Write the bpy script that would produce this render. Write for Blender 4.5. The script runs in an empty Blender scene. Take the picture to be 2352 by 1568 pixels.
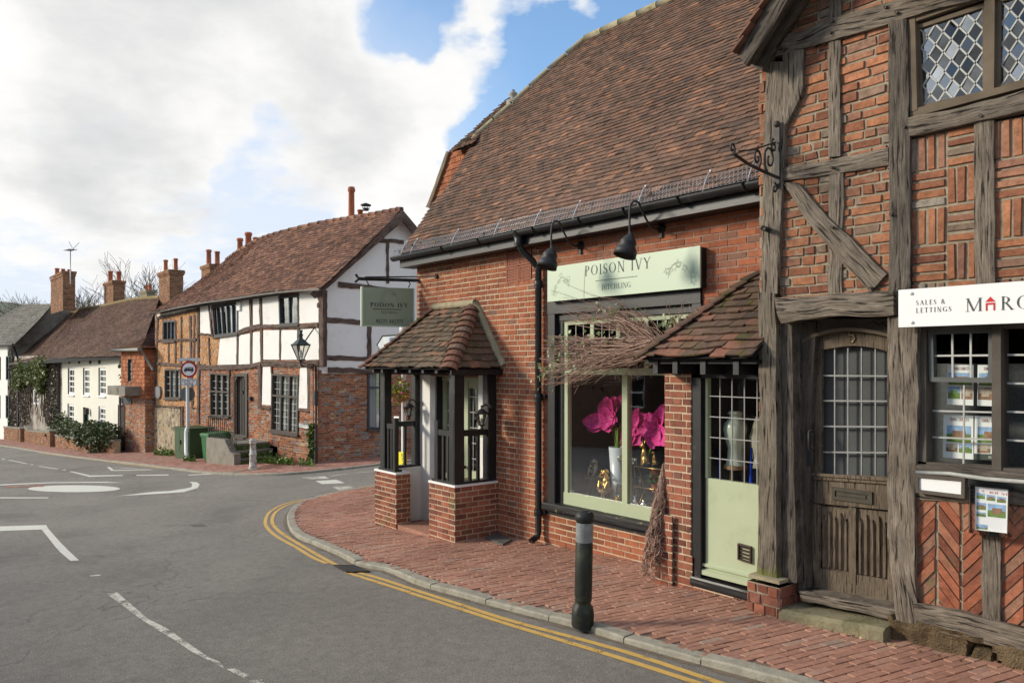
import bpy, math, random
from mathutils import Vector, Matrix
random.seed(7)
R=random.random
def U(a,b): return a+(b-a)*random.random()
V=Vector
C=bpy.context.scene.collection
CAMZ=2.3
FX,FY,RX,RY=-.779,.627,.627,.779
FOC=1790.
def ray(u,v):
    a=(u-1176)/FOC; b=(835-v)/FOC
    return FX+a*RX, FY+a*RY, b
# ground: pavement level plane, gently falling along the street
def gz(x,y):
    xx=max(-95,min(12,x)); yy=max(-25,min(45,y))
    return .18+.052*xx+.02*yy
def onG(u,v,off=0.):
    x,y,z=ray(u,v)
    t=(.18+off-CAMZ)/(z-.052*x-.02*y)
    return V((x*t,y*t,.18+.052*x*t+.02*y*t+off))
# conversions from measured plan tables to photo coordinates
z1=lambda x,y:(.35*x,548.8+.35*y)
z2=lambda x,y:(313.6+.45*x,392+.45*y)
z3=lambda x,y:(744.8+.5*x,548.8+.5*y)
z4=lambda x,y:(1176+.55*x,470.4+.55*y)
z5=lambda x,y:(1685.6+.5*x,.5*y)
z6=lambda x,y:(1685.6+.55*x,705.6+.55*y)
zp=lambda x,y:(823.2+.4*x,705.6+.4*y)
zr=lambda x,y:(862.4+.45*x,.45*y)
zn=lambda x,y:(352.8+.275*x,666.4+.275*y)
zz=lambda x,y:(1285.8+.24*x,846.7+.24*y)
zg=lambda x,y:(.4*x,980+.4*y)
zw=lambda x,y:(2038.4+.325*x,588+.325*y)
class Fr:
    "vertical wall frame: a along, d outwards, z up"
    def __init__(s,p0,p1,flip=1):
        s.o=V((p0[0],p0[1])); e=V((p1[0]-p0[0],p1[1]-p0[1])); s.L=e.length; s.e=e.normalized()
        s.n=V((s.e.y,-s.e.x))*flip
    def P(s,a,d,z):
        q=s.o+s.e*a+s.n*d
        return V((q.x,q.y,z))
    def h(s,uv,d=0.):
        x,y,b=ray(*uv)
        o=s.o+s.n*d
        den=x*s.n.x+y*s.n.y
        t=(o.x*s.n.x+o.y*s.n.y)/den
        px=V((x*t,y*t))
        return ((px-s.o).dot(s.e), CAMZ+b*t)
    def H(s,pts,zf=None,d=0.):
        return [s.h(zf(*p) if zf else p,d) for p in pts]
    def g(s,a,d=0.):
        q=s.P(a,d,0); return gz(q.x,q.y)
class MB:
    def __init__(s): s.v=[];s.f=[];s.m=[];s.uv=[];s.sm=[]
    def add(s,vs,fs,m=0,uvs=None,smooth=False):
        b=len(s.v); s.v+= [tuple(p) for p in vs]
        for i,f in enumerate(fs):
            s.f.append([b+k for k in f]); s.m.append(m); s.sm.append(smooth)
            s.uv.append([uvs[k] for k in f] if uvs else None)
    def hexa(s,p,m=0):  # p: 4 back, 4 front same order
        s.add(p,[(0,1,2,3),(7,6,5,4),(0,4,5,1),(1,5,6,2),(2,6,7,3),(3,7,4,0)],m)
    def box(s,c,x,y,z,m=0):
        c=V(c);x=V(x);y=V(y);z=V(z)
        s.hexa([c-x-y-z,c+x-y-z,c+x+y-z,c-x+y-z,c-x-y+z,c+x-y+z,c+x+y+z,c-x+y+z],m)
    def abox(s,x0,x1,y0,y1,z0,z1,m=0):
        s.box(((x0+x1)/2,(y0+y1)/2,(z0+z1)/2),((x1-x0)/2,0,0),(0,(y1-y0)/2,0),(0,0,(z1-z0)/2),m)
    def fbox(s,F,a0,a1,d0,d1,z0,z1,m=0):
        s.hexa([F.P(a0,d0,z0),F.P(a1,d0,z0),F.P(a1,d0,z1),F.P(a0,d0,z1),F.P(a0,d1,z0),F.P(a1,d1,z0),F.P(a1,d1,z1),F.P(a0,d1,z1)],m)
    def prism(s,F,poly,d0,d1,m=0,bev=0.):
        n=len(poly)
        if bev:
            cx=sum(p[0] for p in poly)/n; cy=sum(p[1] for p in poly)/n
            inn=[]
            for x,y in poly:
                dx,dy=cx-x,cy-y
                inn.append((x+max(-bev,min(bev,dx)),y+max(-bev,min(bev,dy))))
        else: inn=poly
        vs=[F.P(a,d0,z) for a,z in poly]+[F.P(a,d1,z) for a,z in inn]
        fs=[tuple(range(n,2*n))]+[(i,(i+1)%n,n+(i+1)%n,n+i) for i in range(n)]
        s.add(vs,fs,m)
    def extr(s,pts,vec,m=0):
        n=len(pts); vec=V(vec)
        vs=[V(p) for p in pts]+[V(p)+vec for p in pts]
        s.add(vs,[tuple(range(n)),tuple(range(2*n-1,n-1,-1))]+[(i,(i+1)%n,n+(i+1)%n,n+i) for i in range(n)],m)
    def tube(s,pts,r,n=6,m=0,cap=True,smooth=True):
        pts=[V(p) for p in pts]; k=len(pts)
        if not isinstance(r,(list,tuple)): r=[r]*k
        vs=[];up=None
        for i,p in enumerate(pts):
            t=(pts[min(i+1,k-1)]-pts[max(i-1,0)]).normalized()
            if up is None:
                up=V((0,0,1)) if abs(t.z)<.9 else V((1,0,0))
            x=t.cross(up).normalized(); y=x.cross(t).normalized(); up=y
            for j in range(n):
                a=2*math.pi*j/n
                vs.append(p+(x*math.cos(a)+y*math.sin(a))*r[i])
        fs=[(i*n+j,i*n+(j+1)%n,(i+1)*n+(j+1)%n,(i+1)*n+j) for i in range(k-1) for j in range(n)]
        if cap: fs+=[tuple(range(n)),tuple(range(k*n-1,(k-1)*n-1,-1))]
        s.add(vs,fs,m,smooth=smooth)
    def lathe(s,c,prof,n=16,m=0,axis=None,smooth=True,sq=0):
        c=V(c)
        A=V(axis).normalized() if axis else V((0,0,1))
        x=A.orthogonal().normalized(); y=A.cross(x)
        vs=[]
        for r,h in prof:
            for j in range(n):
                a=2*math.pi*(j+sq)/n
                vs.append(c+A*h+(x*math.cos(a)+y*math.sin(a))*r)
        k=len(prof)
        fs=[(i*n+j,i*n+(j+1)%n,(i+1)*n+(j+1)%n,(i+1)*n+j) for i in range(k-1) for j in range(n)]
        fs+=[tuple(range(n)),tuple(range(k*n-1,(k-1)*n-1,-1))]
        s.add(vs,fs,m,smooth=smooth)
    def ball(s,c,r,m=0,n=10,k=7,rot=None):
        c=V(c); r=V(r) if hasattr(r,'__len__') else V((r,r,r)); vs=[];fs=[]
        for i in range(k+1):
            th=math.pi*i/k
            for j in range(n):
                a=2*math.pi*j/n
                q=V((math.sin(th)*math.cos(a)*r.x,math.sin(th)*math.sin(a)*r.y,math.cos(th)*r.z))
                if rot: q=rot@q
                vs.append(c+q)
        for i in range(k):
            for j in range(n): fs.append((i*n+j,i*n+(j+1)%n,(i+1)*n+(j+1)%n,(i+1)*n+j))
        s.add(vs,fs,m,smooth=True)
    def build(s,name,mats,parent=None,org=None,label=None,cat=None,group=None,kind=None):
        me=bpy.data.meshes.new(name)
        if not s.v: s.v=[(0,0,0)]
        if parent is not None: org=W[parent.name]
        elif org is None:
            xs=[p[0] for p in s.v];ys=[p[1] for p in s.v];zs=[p[2] for p in s.v]
            org=V(((min(xs)+max(xs))/2,(min(ys)+max(ys))/2,min(zs)))
        org=V(org)
        me.from_pydata([(p[0]-org.x,p[1]-org.y,p[2]-org.z) for p in s.v],[],s.f)
        if not isinstance(mats,(list,tuple)): mats=[mats]
        for m in mats: me.materials.append(m)
        me.polygons.foreach_set('material_index',s.m)
        me.polygons.foreach_set('use_smooth',s.sm)
        if any(s.uv):
            L=me.uv_layers.new(name='UVMap'); fl=[]
            for f,u in zip(s.f,s.uv):
                for k in range(len(f)): fl+= list(u[k]) if u else [0,0]
            L.data.foreach_set('uv',fl)
        me.update()
        o=bpy.data.objects.new(name,me); C.objects.link(o)
        W[o.name]=org
        if parent is not None: o.parent=parent
        else: o.location=org
        tag(o,label,cat,group,kind)
        return o
W={}
def tag(o,label=None,cat=None,group=None,kind=None):
    if label: o['label']=label
    if cat: o['category']=cat
    if group: o['group']=group
    if kind: o['kind']=kind
def thing(name,label,cat,loc,group=None):
    o=bpy.data.objects.new(name,None); C.objects.link(o); o.location=V(loc); W[o.name]=V(loc)
    o.empty_display_size=.2
    tag(o,label,cat,group); return o
def dup(o,off,label=None,parent=None):
    c=o.copy(); C.objects.link(c); W[c.name]=W[o.name]+V(off) if parent is None else W[parent.name]
    if parent is None: c.location=o.location+V(off)
    else: c.parent=parent
    if label: c['label']=label
    for ch in list(o.children): dup(ch,off,None,c)
    return c
# ---------------- materials
def nt(name):
    m=bpy.data.materials.new(name); m.use_nodes=True
    t=m.node_tree; t.nodes.clear()
    return m,t,t.nodes,t.links
def N(t,typ,**kw):
    n=t.nodes.new(typ)
    for k,v in kw.items():
        if k.startswith('i_'): n.inputs[k[2:].replace('_',' ')].default_value=v
        else: setattr(n,k,v)
    return n
def c4(c): return (c[0],c[1],c[2],1)
def ramp(t,fac,stops,interp='LINEAR'):
    r=t.nodes.new('ShaderNodeValToRGB'); r.color_ramp.interpolation=interp
    e=r.color_ramp.elements
    while len(e)<len(stops): e.new(.5)
    for i,(p,c) in enumerate(stops):
        e[i].position=p; e[i].color=c4(c) if hasattr(c,'__len__') else (c,c,c,1)
    t.links.new(fac,r.inputs[0]); return r.outputs[0]
def mix(t,f,a,b,mode='MIX'):
    n=t.nodes.new('ShaderNodeMix'); n.data_type='RGBA'; n.blend_type=mode; n.clamp_factor=True
    for s,x in ((0,f),(6,a),(7,b)):
        if isinstance(x,bpy.types.NodeSocket): t.links.new(x,n.inputs[s])
        elif s==0: n.inputs[s].default_value=x
        else: n.inputs[s].default_value=c4(x)
    return n.outputs[2]
def noise(t,vec,scale,detail=4,rough=.6):
    n=N(t,'ShaderNodeTexNoise'); n.inputs['Scale'].default_value=scale; n.inputs['Detail'].default_value=detail; n.inputs['Roughness'].default_value=rough
    if vec is not None: t.links.new(vec,n.inputs['Vector'])
    return n.outputs['Fac']
def pos(t): return N(t,'ShaderNodeNewGeometry').outputs['Position']
def finish(t,col,rough=.85,bump=None,bs=.3,bd=.01,metal=0,spec=.3):
    b=N(t,'ShaderNodeBsdfPrincipled'); o=N(t,'ShaderNodeOutputMaterial')
    if isinstance(col,bpy.types.NodeSocket): t.links.new(col,b.inputs['Base Color'])
    else: b.inputs['Base Color'].default_value=c4(col)
    if isinstance(rough,bpy.types.NodeSocket): t.links.new(rough,b.inputs['Roughness'])
    else: b.inputs['Roughness'].default_value=rough
    b.inputs['Metallic'].default_value=metal; b.inputs['Specular IOR Level'].default_value=spec
    if bump is not None:
        n=N(t,'ShaderNodeBump'); n.inputs['Strength'].default_value=bs; n.inputs['Distance'].default_value=bd
        t.links.new(bump,n.inputs['Height']); t.links.new(n.outputs[0],b.inputs['Normal'])
    t.links.new(b.outputs[0],o.inputs[0]); return b
def rnd(t): return N(t,'ShaderNodeNewGeometry').outputs['Random Per Island']
def mult(t,col,fac,lo,hi):
    return mix(t,1.,col,ramp(t,fac,[(.25,lo),(.75,hi)]),'MULTIPLY')
def M_plain(name,col,rough=.7,var=.25,scale=6,bump=.2,bd=.004,metal=0,spec=.3,dirt=None,dscale=1.5,dth=(.55,.7)):
    m,t,_,_=nt(name); p=pos(t)
    n1=noise(t,p,scale,6); c=mult(t,mix(t,0,col,col),n1,1-var,1+var*.6)
    if dirt: c=mix(t,ramp(t,noise(t,p,dscale,8,.65),[(dth[0],0.),(dth[1],1.)]),c,dirt)
    finish(t,c,rough,noise(t,p,scale*9,5),bump,bd,metal,spec); return m
def M_brick(name,stops,var=.3,lich=None,lth=.62,bd=.006,fine=60,stain=.25):
    "colour of each brick from its island; streaks and grain on top"
    m,t,_,_=nt(name); p=pos(t)
    c=ramp(t,rnd(t),stops,'LINEAR')
    c=mult(t,c,noise(t,p,14,6,.7),1-var,1+var)
    c=mult(t,c,noise(t,p,.9,4,.6),1-stain,1+stain*.7)
    c=mix(t,ramp(t,noise(t,p,fine*.9,3,.8),[(.66,0.),(.8,.5)]),c,(.06,.045,.04))
    if lich: c=mix(t,ramp(t,noise(t,p,3.,9,.75),[(lth,0.),(lth+.08,.85)]),c,lich)
    finish(t,c,.9,noise(t,p,fine,6,.7),.6,bd,0,.15); return m
def M_wood(name,a,b,crack=(.02,.016,.013),gs=1.,rough=.85,bd=.012,green=None):
    "weathered grain along U"
    m,t,_,_=nt(name)
    uv=N(t,'ShaderNodeTexCoord').outputs['UV']
    mp=N(t,'ShaderNodeMapping'); mp.inputs['Scale'].default_value=(3.2*gs,75*gs,1); t.links.new(uv,mp.inputs[0])
    g=noise(t,mp.outputs[0],1.6,8,.75)
    mp2=N(t,'ShaderNodeMapping'); mp2.inputs['Scale'].default_value=(1.6*gs,30*gs,1); t.links.new(uv,mp2.inputs[0])
    g2=noise(t,mp2.outputs[0],2.,5,.6)
    c=mix(t,ramp(t,g,[(.36,0.),(.64,1.)]),a,b)
    p=pos(t)
    c=mult(t,c,noise(t,p,3.5,5),.65,1.35)
    ck=ramp(t,g2,[(.37,0.),(.44,1.)])
    c=mix(t,ck,crack,c)
    if green:
        s=N(t,'ShaderNodeSeparateXYZ'); t.links.new(p,s.inputs[0])
        hh=N(t,'ShaderNodeMath',operation='MULTIPLY_ADD'); t.links.new(noise(t,p,9,5),hh.inputs[0]); hh.inputs[1].default_value=-.34; t.links.new(s.outputs[2],hh.inputs[2])
        c=mix(t,ramp(t,hh.outputs[0],[(green[0],1.),(green[1],0.)]),c,(.2,.22,.012))
    hb=mix(t,.5,g,ck)
    finish(t,c,rough,hb,.85,bd,0,.2); return m
def M_glass(name,tint=(.95,.97,.96),refl=.32):
    m,t,_,_=nt(name)
    tr=N(t,'ShaderNodeBsdfTransparent'); tr.inputs[0].default_value=c4(tint)
    gl=N(t,'ShaderNodeBsdfGlossy'); gl.inputs['Roughness'].default_value=.02
    fr=N(t,'ShaderNodeFresnel'); fr.inputs[0].default_value=1.5
    bp=N(t,'ShaderNodeBump'); bp.inputs['Strength'].default_value=.02; bp.inputs['Distance'].default_value=.02
    t.links.new(noise(t,pos(t),3.,2),bp.inputs['Height']); t.links.new(bp.outputs[0],gl.inputs['Normal'])
    mu=N(t,'ShaderNodeMath',operation='MULTIPLY'); t.links.new(fr.outputs[0],mu.inputs[0]); mu.inputs[1].default_value=refl
    mx=N(t,'ShaderNodeMixShader'); t.links.new(mu.outputs[0],mx.inputs[0]); t.links.new(tr.outputs[0],mx.inputs[1]); t.links.new(gl.outputs[0],mx.inputs[2])
    o=N(t,'ShaderNodeOutputMaterial'); t.links.new(mx.outputs[0],o.inputs[0]); return m
def M_tile(name,stops,moss=.0,mosscol=(.09,.085,.02),lich=True):
    m,t,_,_=nt(name); p=pos(t)
    c=ramp(t,rnd(t),stops)
    c=mult(t,c,noise(t,p,11,6,.7),.68,1.3)
    c=mult(t,c,noise(t,p,.55,4,.6),.72,1.2)
    if lich: c=mix(t,ramp(t,noise(t,p,5.,7,.8),[(.63,0.),(.69,.6)]),c,(.36,.33,.26))
    if moss: c=mix(t,ramp(t,noise(t,p,4.2,8,.75),[(.64-moss,0.),(.72-moss,.9)]),c,mosscol)
    finish(t,c,.9,noise(t,p,45,6,.7),.7,.008,0,.15); return m
brick_new=M_brick('brick_warm_red',[(0,(.235,.082,.045)),(.3,(.32,.108,.055)),(.7,(.37,.13,.066)),(.9,(.31,.12,.07)),(1,(.20,.115,.085))],var=.24,stain=.32)
brick_pier=M_brick('brick_pier',[(0,(.15,.06,.045)),(.35,(.25,.088,.055)),(.75,(.335,.125,.075)),(1,(.2,.09,.07))],lich=(.15,.13,.055),lth=.57)
brick_old=M_brick('brick_old_orange',[(0,(.18,.075,.05)),(.25,(.29,.12,.065)),(.5,(.38,.165,.085)),(.66,(.32,.155,.095)),(.8,(.25,.125,.085)),(.93,(.22,.17,.125)),(1,(.36,.32,.27))],var=.5,lich=(.27,.23,.18),lth=.62,bd=.016,fine=45,stain=.4)
brick_herr=M_brick('brick_herringbone',[(0,(.16,.06,.04)),(.5,(.32,.11,.06)),(.85,(.33,.155,.095)),(1,(.2,.12,.085))],var=.45,lich=(.13,.12,.06),lth=.58,bd=.014,fine=45)
brick_far=M_brick('brick_mottled',[(0,(.19,.08,.055)),(.4,(.33,.125,.07)),(.70,(.42,.17,.085)),(.8,(.30,.15,.11)),(.88,(.21,.18,.17)),(1,(.29,.26,.25))],var=.3,fine=30)
brick_orange=M_brick('brick_bleached_orange',[(0,(.42,.19,.085)),(.5,(.58,.29,.12)),(.8,(.52,.28,.14)),(1,(.46,.33,.22))],var=.3,fine=30)
brick_brown=M_brick('brick_brown',[(0,(.11,.055,.035)),(.5,(.24,.1,.05)),(1,(.3,.14,.08))],var=.3,fine=30,lich=(.2,.17,.1))
mortar=M_plain('mortar_cream',(.54,.43,.295),.95,.2,20)
mortar_grey=M_plain('mortar_red_grey',(.33,.22,.165),.95,.3,18,bump=.5,bd=.01)
mortar_old=M_plain('mortar_lime',(.34,.29,.21),.95,.4,18,bump=.6,bd=.015)
mortar_far=M_plain('mortar_ochre',(.42,.34,.22),.95,.3,12)
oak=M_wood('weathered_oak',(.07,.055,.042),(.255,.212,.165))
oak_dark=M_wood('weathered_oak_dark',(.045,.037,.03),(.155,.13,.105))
oak_door=M_wood('oak_door',(.07,.052,.035),(.20,.155,.11),gs=1.3,bd=.004)
oak_moss=M_wood('weathered_oak_mossy',(.08,.065,.048),(.22,.185,.14),green=(.12,.34))
timber_far=M_wood('timber_brown_far',(.06,.04,.032),(.18,.125,.1),gs=.6)
white_plaster=M_plain('white_plaster',(.80,.785,.74),.9,.05,1.2,bump=.25,bd=.03,dirt=(.62,.57,.48),dscale=1.6,dth=(.56,.82))
cream_paint=M_plain('cream_paint',(.73,.70,.60),.85,.06,1.,bump=.3,bd=.02)
white_paint=M_plain('white_paint',(.80,.79,.76),.6,.08,3)
black_paint=M_plain('black_paint',(.016,.016,.017),.42,.4,8,bump=.3,bd=.004,spec=.45,dirt=(.06,.058,.055),dscale=7,dth=(.6,.75))
sage=M_plain('sage_paint',(.42,.47,.30),.5,.06,3,bump=.08)
sage_door=M_plain('sage_paint_door',(.43,.48,.31),.5,.06,3,bump=.1,dirt=(.36,.4,.26),dscale=2.5)
sign_sage=M_plain('sign_sage',(.52,.61,.455),.4,.04,1.5,bump=0)
sign_olive=M_plain('sign_olive',(.30,.34,.23),.5,.08,2,bump=0)
ink=M_plain('sign_ink',(.07,.08,.07),.6,.1,5,bump=0)
ink_soft=M_plain('sign_ink_soft',(.27,.33,.24),.6,.1,5,bump=0)
white_sign=M_plain('white_sign',(.80,.80,.78),.35,.03,2,bump=0)
red_ink=M_plain('red_ink',(.55,.02,.02),.5,.05,2,bump=0)
iron=M_plain('wrought_iron',(.03,.027,.026),.6,.4,12,bump=.4,bd=.003,spec=.4,dirt=(.1,.06,.04),dscale=12)
matt_black=M_plain('matt_black_metal',(.024,.024,.026),.55,.2,14,bump=.1,spec=.4)
galv=M_plain('galvanised',(.5,.5,.5),.4,.2,10,metal=.8)
lead=M_plain('lead_came',(.42,.42,.40),.55,.25,12,metal=.3)
glass=M_glass('window_glass')
glass_d=M_glass('window_glass_dim',(.6,.63,.63),.7)
lamp_glass=M_glass('lantern_glass',(.85,.85,.8),.8)
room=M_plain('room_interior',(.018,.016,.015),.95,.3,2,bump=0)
room_mid=M_plain('room_interior_grey',(.07,.062,.055),.95,.3,1,bump=0)
curtain=M_plain('curtain_pale',(.5,.53,.52),.9,.12,2,bump=0)
tile_main=M_tile('roof_tile_brown',[(0,(.10,.072,.058)),(.12,(.13,.086,.065)),(.4,(.165,.103,.075)),(.75,(.19,.113,.08)),(.93,(.225,.126,.084)),(1,(.31,.16,.095))],moss=.02,mosscol=(.10,.085,.045))
tile_moss=M_tile('roof_tile_mossy',[(0,(.09,.068,.052)),(.4,(.135,.088,.064)),(.85,(.18,.105,.075)),(1,(.27,.12,.08))],moss=.10)
tile_porch=M_tile('roof_tile_porch',[(0,(.085,.07,.052)),(.5,(.135,.10,.07)),(.88,(.17,.11,.075)),(1,(.24,.12,.075))],moss=.05,mosscol=(.10,.085,.03))
tile_hip=M_tile('roof_tile_hip',[(0,(.13,.075,.055)),(.5,(.21,.10,.068)),(1,(.16,.12,.09))],moss=.07)
tile_far=M_tile('roof_tile_far',[(0,(.12,.07,.055)),(.4,(.18,.095,.068)),(.8,(.24,.125,.085)),(1,(.31,.17,.11))],moss=.0)
tile_far2=M_tile('roof_tile_cottage',[(0,(.11,.075,.06)),(.5,(.165,.10,.075)),(1,(.22,.13,.095))],moss=.02)
tile_bright=M_tile('hung_tile_orange',[(0,(.22,.08,.045)),(.5,(.36,.13,.065)),(1,(.44,.18,.085))],lich=False)
slate=M_tile('roof_slate_grey',[(0,(.12,.115,.1)),(.5,(.17,.16,.135)),(1,(.22,.2,.17))],moss=.05,mosscol=(.2,.19,.15))
cement=M_plain('cement_fillet',(.36,.31,.2),.9,.25,6,bump=.5,bd=.02,dirt=(.14,.13,.06),dscale=5)
concrete=M_plain('render_grey',(.25,.23,.19),.92,.3,3,bump=.5,bd=.03,dirt=(.1,.09,.07),dscale=2)
stone=M_plain('step_stone',(.23,.20,.12),.9,.3,4,bump=.6,bd=.02,dirt=(.10,.10,.04),dscale=3)
sandstone=M_plain('rough_sandstone',(.22,.155,.085),.95,.5,7,bump=1.,bd=.06,dirt=(.06,.05,.03),dscale=6)
kerbstone=M_plain('kerb_granite',(.34,.315,.25),.9,.3,8,bump=.5,bd=.02,dirt=(.2,.18,.12),dscale=6)
terracotta=M_plain('terracotta_pot',(.42,.13,.065),.85,.25,3,bump=.2,dirt=(.2,.11,.08),dscale=2)
gold=M_plain('gold_finish',(.75,.46,.13),.3,.2,20,metal=1,bump=.1)
ceramic=M_plain('white_ceramic',(.72,.75,.76),.25,.04,3,bump=0,spec=.5)
celadon=M_plain('celadon_glaze',(.55,.6,.48),.3,.2,5,bump=0,spec=.5)
basket_wood=M_plain('stool_wood',(.34,.2,.1),.7,.25,9)
blue_paint=M_plain('blue_object',(.01,.05,.45),.5,.1,3,bump=0)
magenta,_t,_,_=nt('magenta_petal'); 
_p=pos(_t); finish(_t,mix(_t,ramp(_t,noise(_t,_p,26,5,.7),[(.35,0.),(.7,1.)]),(.5,.005,.13),(.85,.09,.42)),.6,noise(_t,_p,40,3),.3,.004)
def M_leaf(name,a,b):
    m,t,_,_=nt(name)
    c=mix(t,rnd(t),a,b); bb=finish(t,c,.55,None); return m
leaf_ivy=M_leaf('ivy_leaf',(.035,.06,.012),(.13,.16,.04))
leaf_dark=M_leaf('shrub_leaf',(.03,.05,.02),(.16,.19,.10))
leaf_fresh=M_leaf('fresh_leaf',(.06,.14,.015),(.18,.27,.04))
leaf_dry=M_leaf('dry_leaf',(.2,.12,.05),(.42,.32,.16))
leaf_climb=M_leaf('climber_leaf',(.10,.12,.03),(.28,.30,.13))
twig_m=M_leaf('twig_bark',(.09,.045,.035),(.42,.27,.20))
glass_up=M_glass('old_leaded_glass',(.8,.83,.82),3.2)
_t=glass_up.node_tree
_m=[n for n in _t.nodes if n.type=='MATH'][0]; _l=ramp(_t,rnd(_t),[(.0,.12),(.5,.34),(1.,.62)]); _k=N(_t,'ShaderNodeMath',operation='MULTIPLY'); _t.links.new(_l,_k.inputs[0]); _k.inputs[1].default_value=7.; _t.links.new(_k.outputs[0],_m.inputs[1])
bark=M_plain('bare_branch',(.16,.13,.10),.95,.3,3)
green_bin=M_plain('green_plastic',(.02,.13,.035),.45,.1,3,bump=0)
blue_bin=M_plain('blue_plastic',(.02,.06,.3),.45,.1,3,bump=0)
cab_green=M_plain('cabinet_green',(.045,.085,.035),.5,.2,3,bump=.1)
grey_post=M_plain('grey_painted_steel',(.62,.62,.6),.45,.1,5,bump=.1)
yellow=M_plain('yellow_print',(.75,.68,.02),.5,.05,3,bump=0)
print_blue=M_plain('print_blue',(.08,.2,.45),.6,.1,3,bump=0)
from mathutils import noise as mn
def nz(x,y=0,z=0): return mn.noise(V((x,y,z)))
# ---------------- generators
def scan(poly,z):
    xs=[]
    n=len(poly)
    for i in range(n):
        a,b=poly[i],poly[(i+1)%n]
        if (a[1]<=z)!=(b[1]<=z): xs.append(a[0]+(z-a[1])*(b[0]-a[0])/(b[1]-a[1]))
    xs.sort(); return [(xs[i],xs[i+1]) for i in range(0,len(xs)-1,2)]
def spans(poly,holes,z):
    iv=scan(poly,z)
    for h in holes:
        for c0,c1 in scan(h,z):
            o=[]
            for a0,a1 in iv:
                if c1<=a0 or c0>=a1: o.append((a0,a1)); continue
                if c0>a0: o.append((a0,c0))
                if c1<a1: o.append((c1,a1))
            iv=o
    return iv
def rect(a0,a1,z0,z1): return [(a0,z0),(a1,z0),(a1,z1),(a0,z1)]
def bricks(mb,F,poly,holes=(),d=0.,c=.075,L=.225,pat='english',mi=0,mo=1,gap=.0105,jit=.0025,pro=.006,wave=0.):
    zs=[p[1] for p in poly]; k0=int(math.floor(min(zs)/c)); k1=int(math.ceil(max(zs)/c))
    for k in range(k0,k1):
        zc=(k+.5)*c
        for a0,a1 in spans(poly,holes,zc):
            if a1-a0<.02: continue
            mb.add([F.P(a0,d,k*c),F.P(a1,d,k*c),F.P(a1,d,(k+1)*c),F.P(a0,d,(k+1)*c)],[(0,1,2,3)],mo)
            st=L if (pat!='english' or k%2==0) else L/2
            off={'english':(k%2)*L*.25,'stretcher':(k%2)*L/2,'flemish':(k%2)*L*.75,'mixed':(k*7.31)%1*L}[pat]
            x=math.floor((a0-off)/(L*1.5 if pat=='flemish' else st))*(L*1.5 if pat=='flemish' else st)+off
            q=0
            while x<a1:
                w=st
                if pat=='flemish': w=L if q%2==0 else L/2
                if pat=='mixed': w=L*(1. if R()<.55 else .5)
                q+=1
                b0=max(x+gap/2,a0+.001); b1=min(x+w-gap/2,a1-.001); x+=w
                if b1-b0<.02: continue
                j=lambda s=jit:U(-s,s)
                e=min(.0035,(b1-b0)/5)
                t=d+pro+j()
                wv=wave*nz((b0)*1.3,k*.35) if wave else 0
                zb=k*c+gap/2+j()+wv; zt=(k+1)*c-gap/2+j()+wv
                b0+=j();b1+=j(); tl=j()*.8
                vs=[F.P(b0,d-.004,zb),F.P(b1,d-.004,zb),F.P(b1,d-.004,zt),F.P(b0,d-.004,zt),
                    F.P(b0+e,t+j(),zb+e),F.P(b1-e,t+j(),zb+e+tl),F.P(b1-e,t+j(),zt-e+tl),F.P(b0+e,t+j(),zt-e)]
                mb.add(vs,[(4,5,6,7),(0,1,5,4),(1,2,6,5),(2,3,7,6),(3,0,4,7)],mi)
def clip(poly,cl):
    "clip poly by convex ccw polygon"
    ar=sum(cl[i][0]*cl[(i+1)%len(cl)][1]-cl[(i+1)%len(cl)][0]*cl[i][1] for i in range(len(cl)))
    if ar<0: cl=cl[::-1]
    for i in range(len(cl)):
        p,q=cl[i],cl[(i+1)%len(cl)]
        out=[]
        f=lambda r:(q[0]-p[0])*(r[1]-p[1])-(q[1]-p[1])*(r[0]-p[0])
        for j in range(len(poly)):
            a,b=poly[j],poly[(j+1)%len(poly)]; fa,fb=f(a),f(b)
            if fa>=0: out.append(a)
            if (fa>=0)!=(fb>=0):
                t=fa/(fa-fb); out.append((a[0]+(b[0]-a[0])*t,a[1]+(b[1]-a[1])*t))
        poly=out
        if len(poly)<3: return []
    return poly
def bpanel(mb,F,cl,rects,d,mi,mo):
    mb.prism(F,cl,d-.03,d,mo)
    for r in rects:
        r=[(x+U(-.004,.004),z+U(-.004,.004)) for x,z in r]
        p=clip(r,cl)
        if len(p)<3: continue
        ar=abs(sum(p[i][0]*p[(i+1)%len(p)][1]-p[(i+1)%len(p)][0]*p[i][1] for i in range(len(p))))/2
        if ar<.0008: continue
        mb.prism(F,p,d-.005,d+U(.008,.02),mi,bev=.006)
def basket(x0,z0,x1,z1,cell=.225,n=3,gap=.014):
    out=[];i=0
    nx=int((x1-x0)/cell)+2; nz_=int((z1-z0)/cell)+2
    for i in range(nx):
        for j in range(nz_):
            X=x0+i*cell; Z=z1-(j+1)*cell; w=cell/n
            for k in range(n):
                if (i+j)%2: out.append([(X+gap/2,Z+k*w+gap/2),(X+cell-gap/2,Z+k*w+gap/2),(X+cell-gap/2,Z+(k+1)*w-gap/2),(X+gap/2,Z+(k+1)*w-gap/2)])
                else: out.append([(X+k*w+gap/2,Z+gap/2),(X+(k+1)*w-gap/2,Z+gap/2),(X+(k+1)*w-gap/2,Z+cell-gap/2),(X+k*w+gap/2,Z+cell-gap/2)])
    return out
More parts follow.
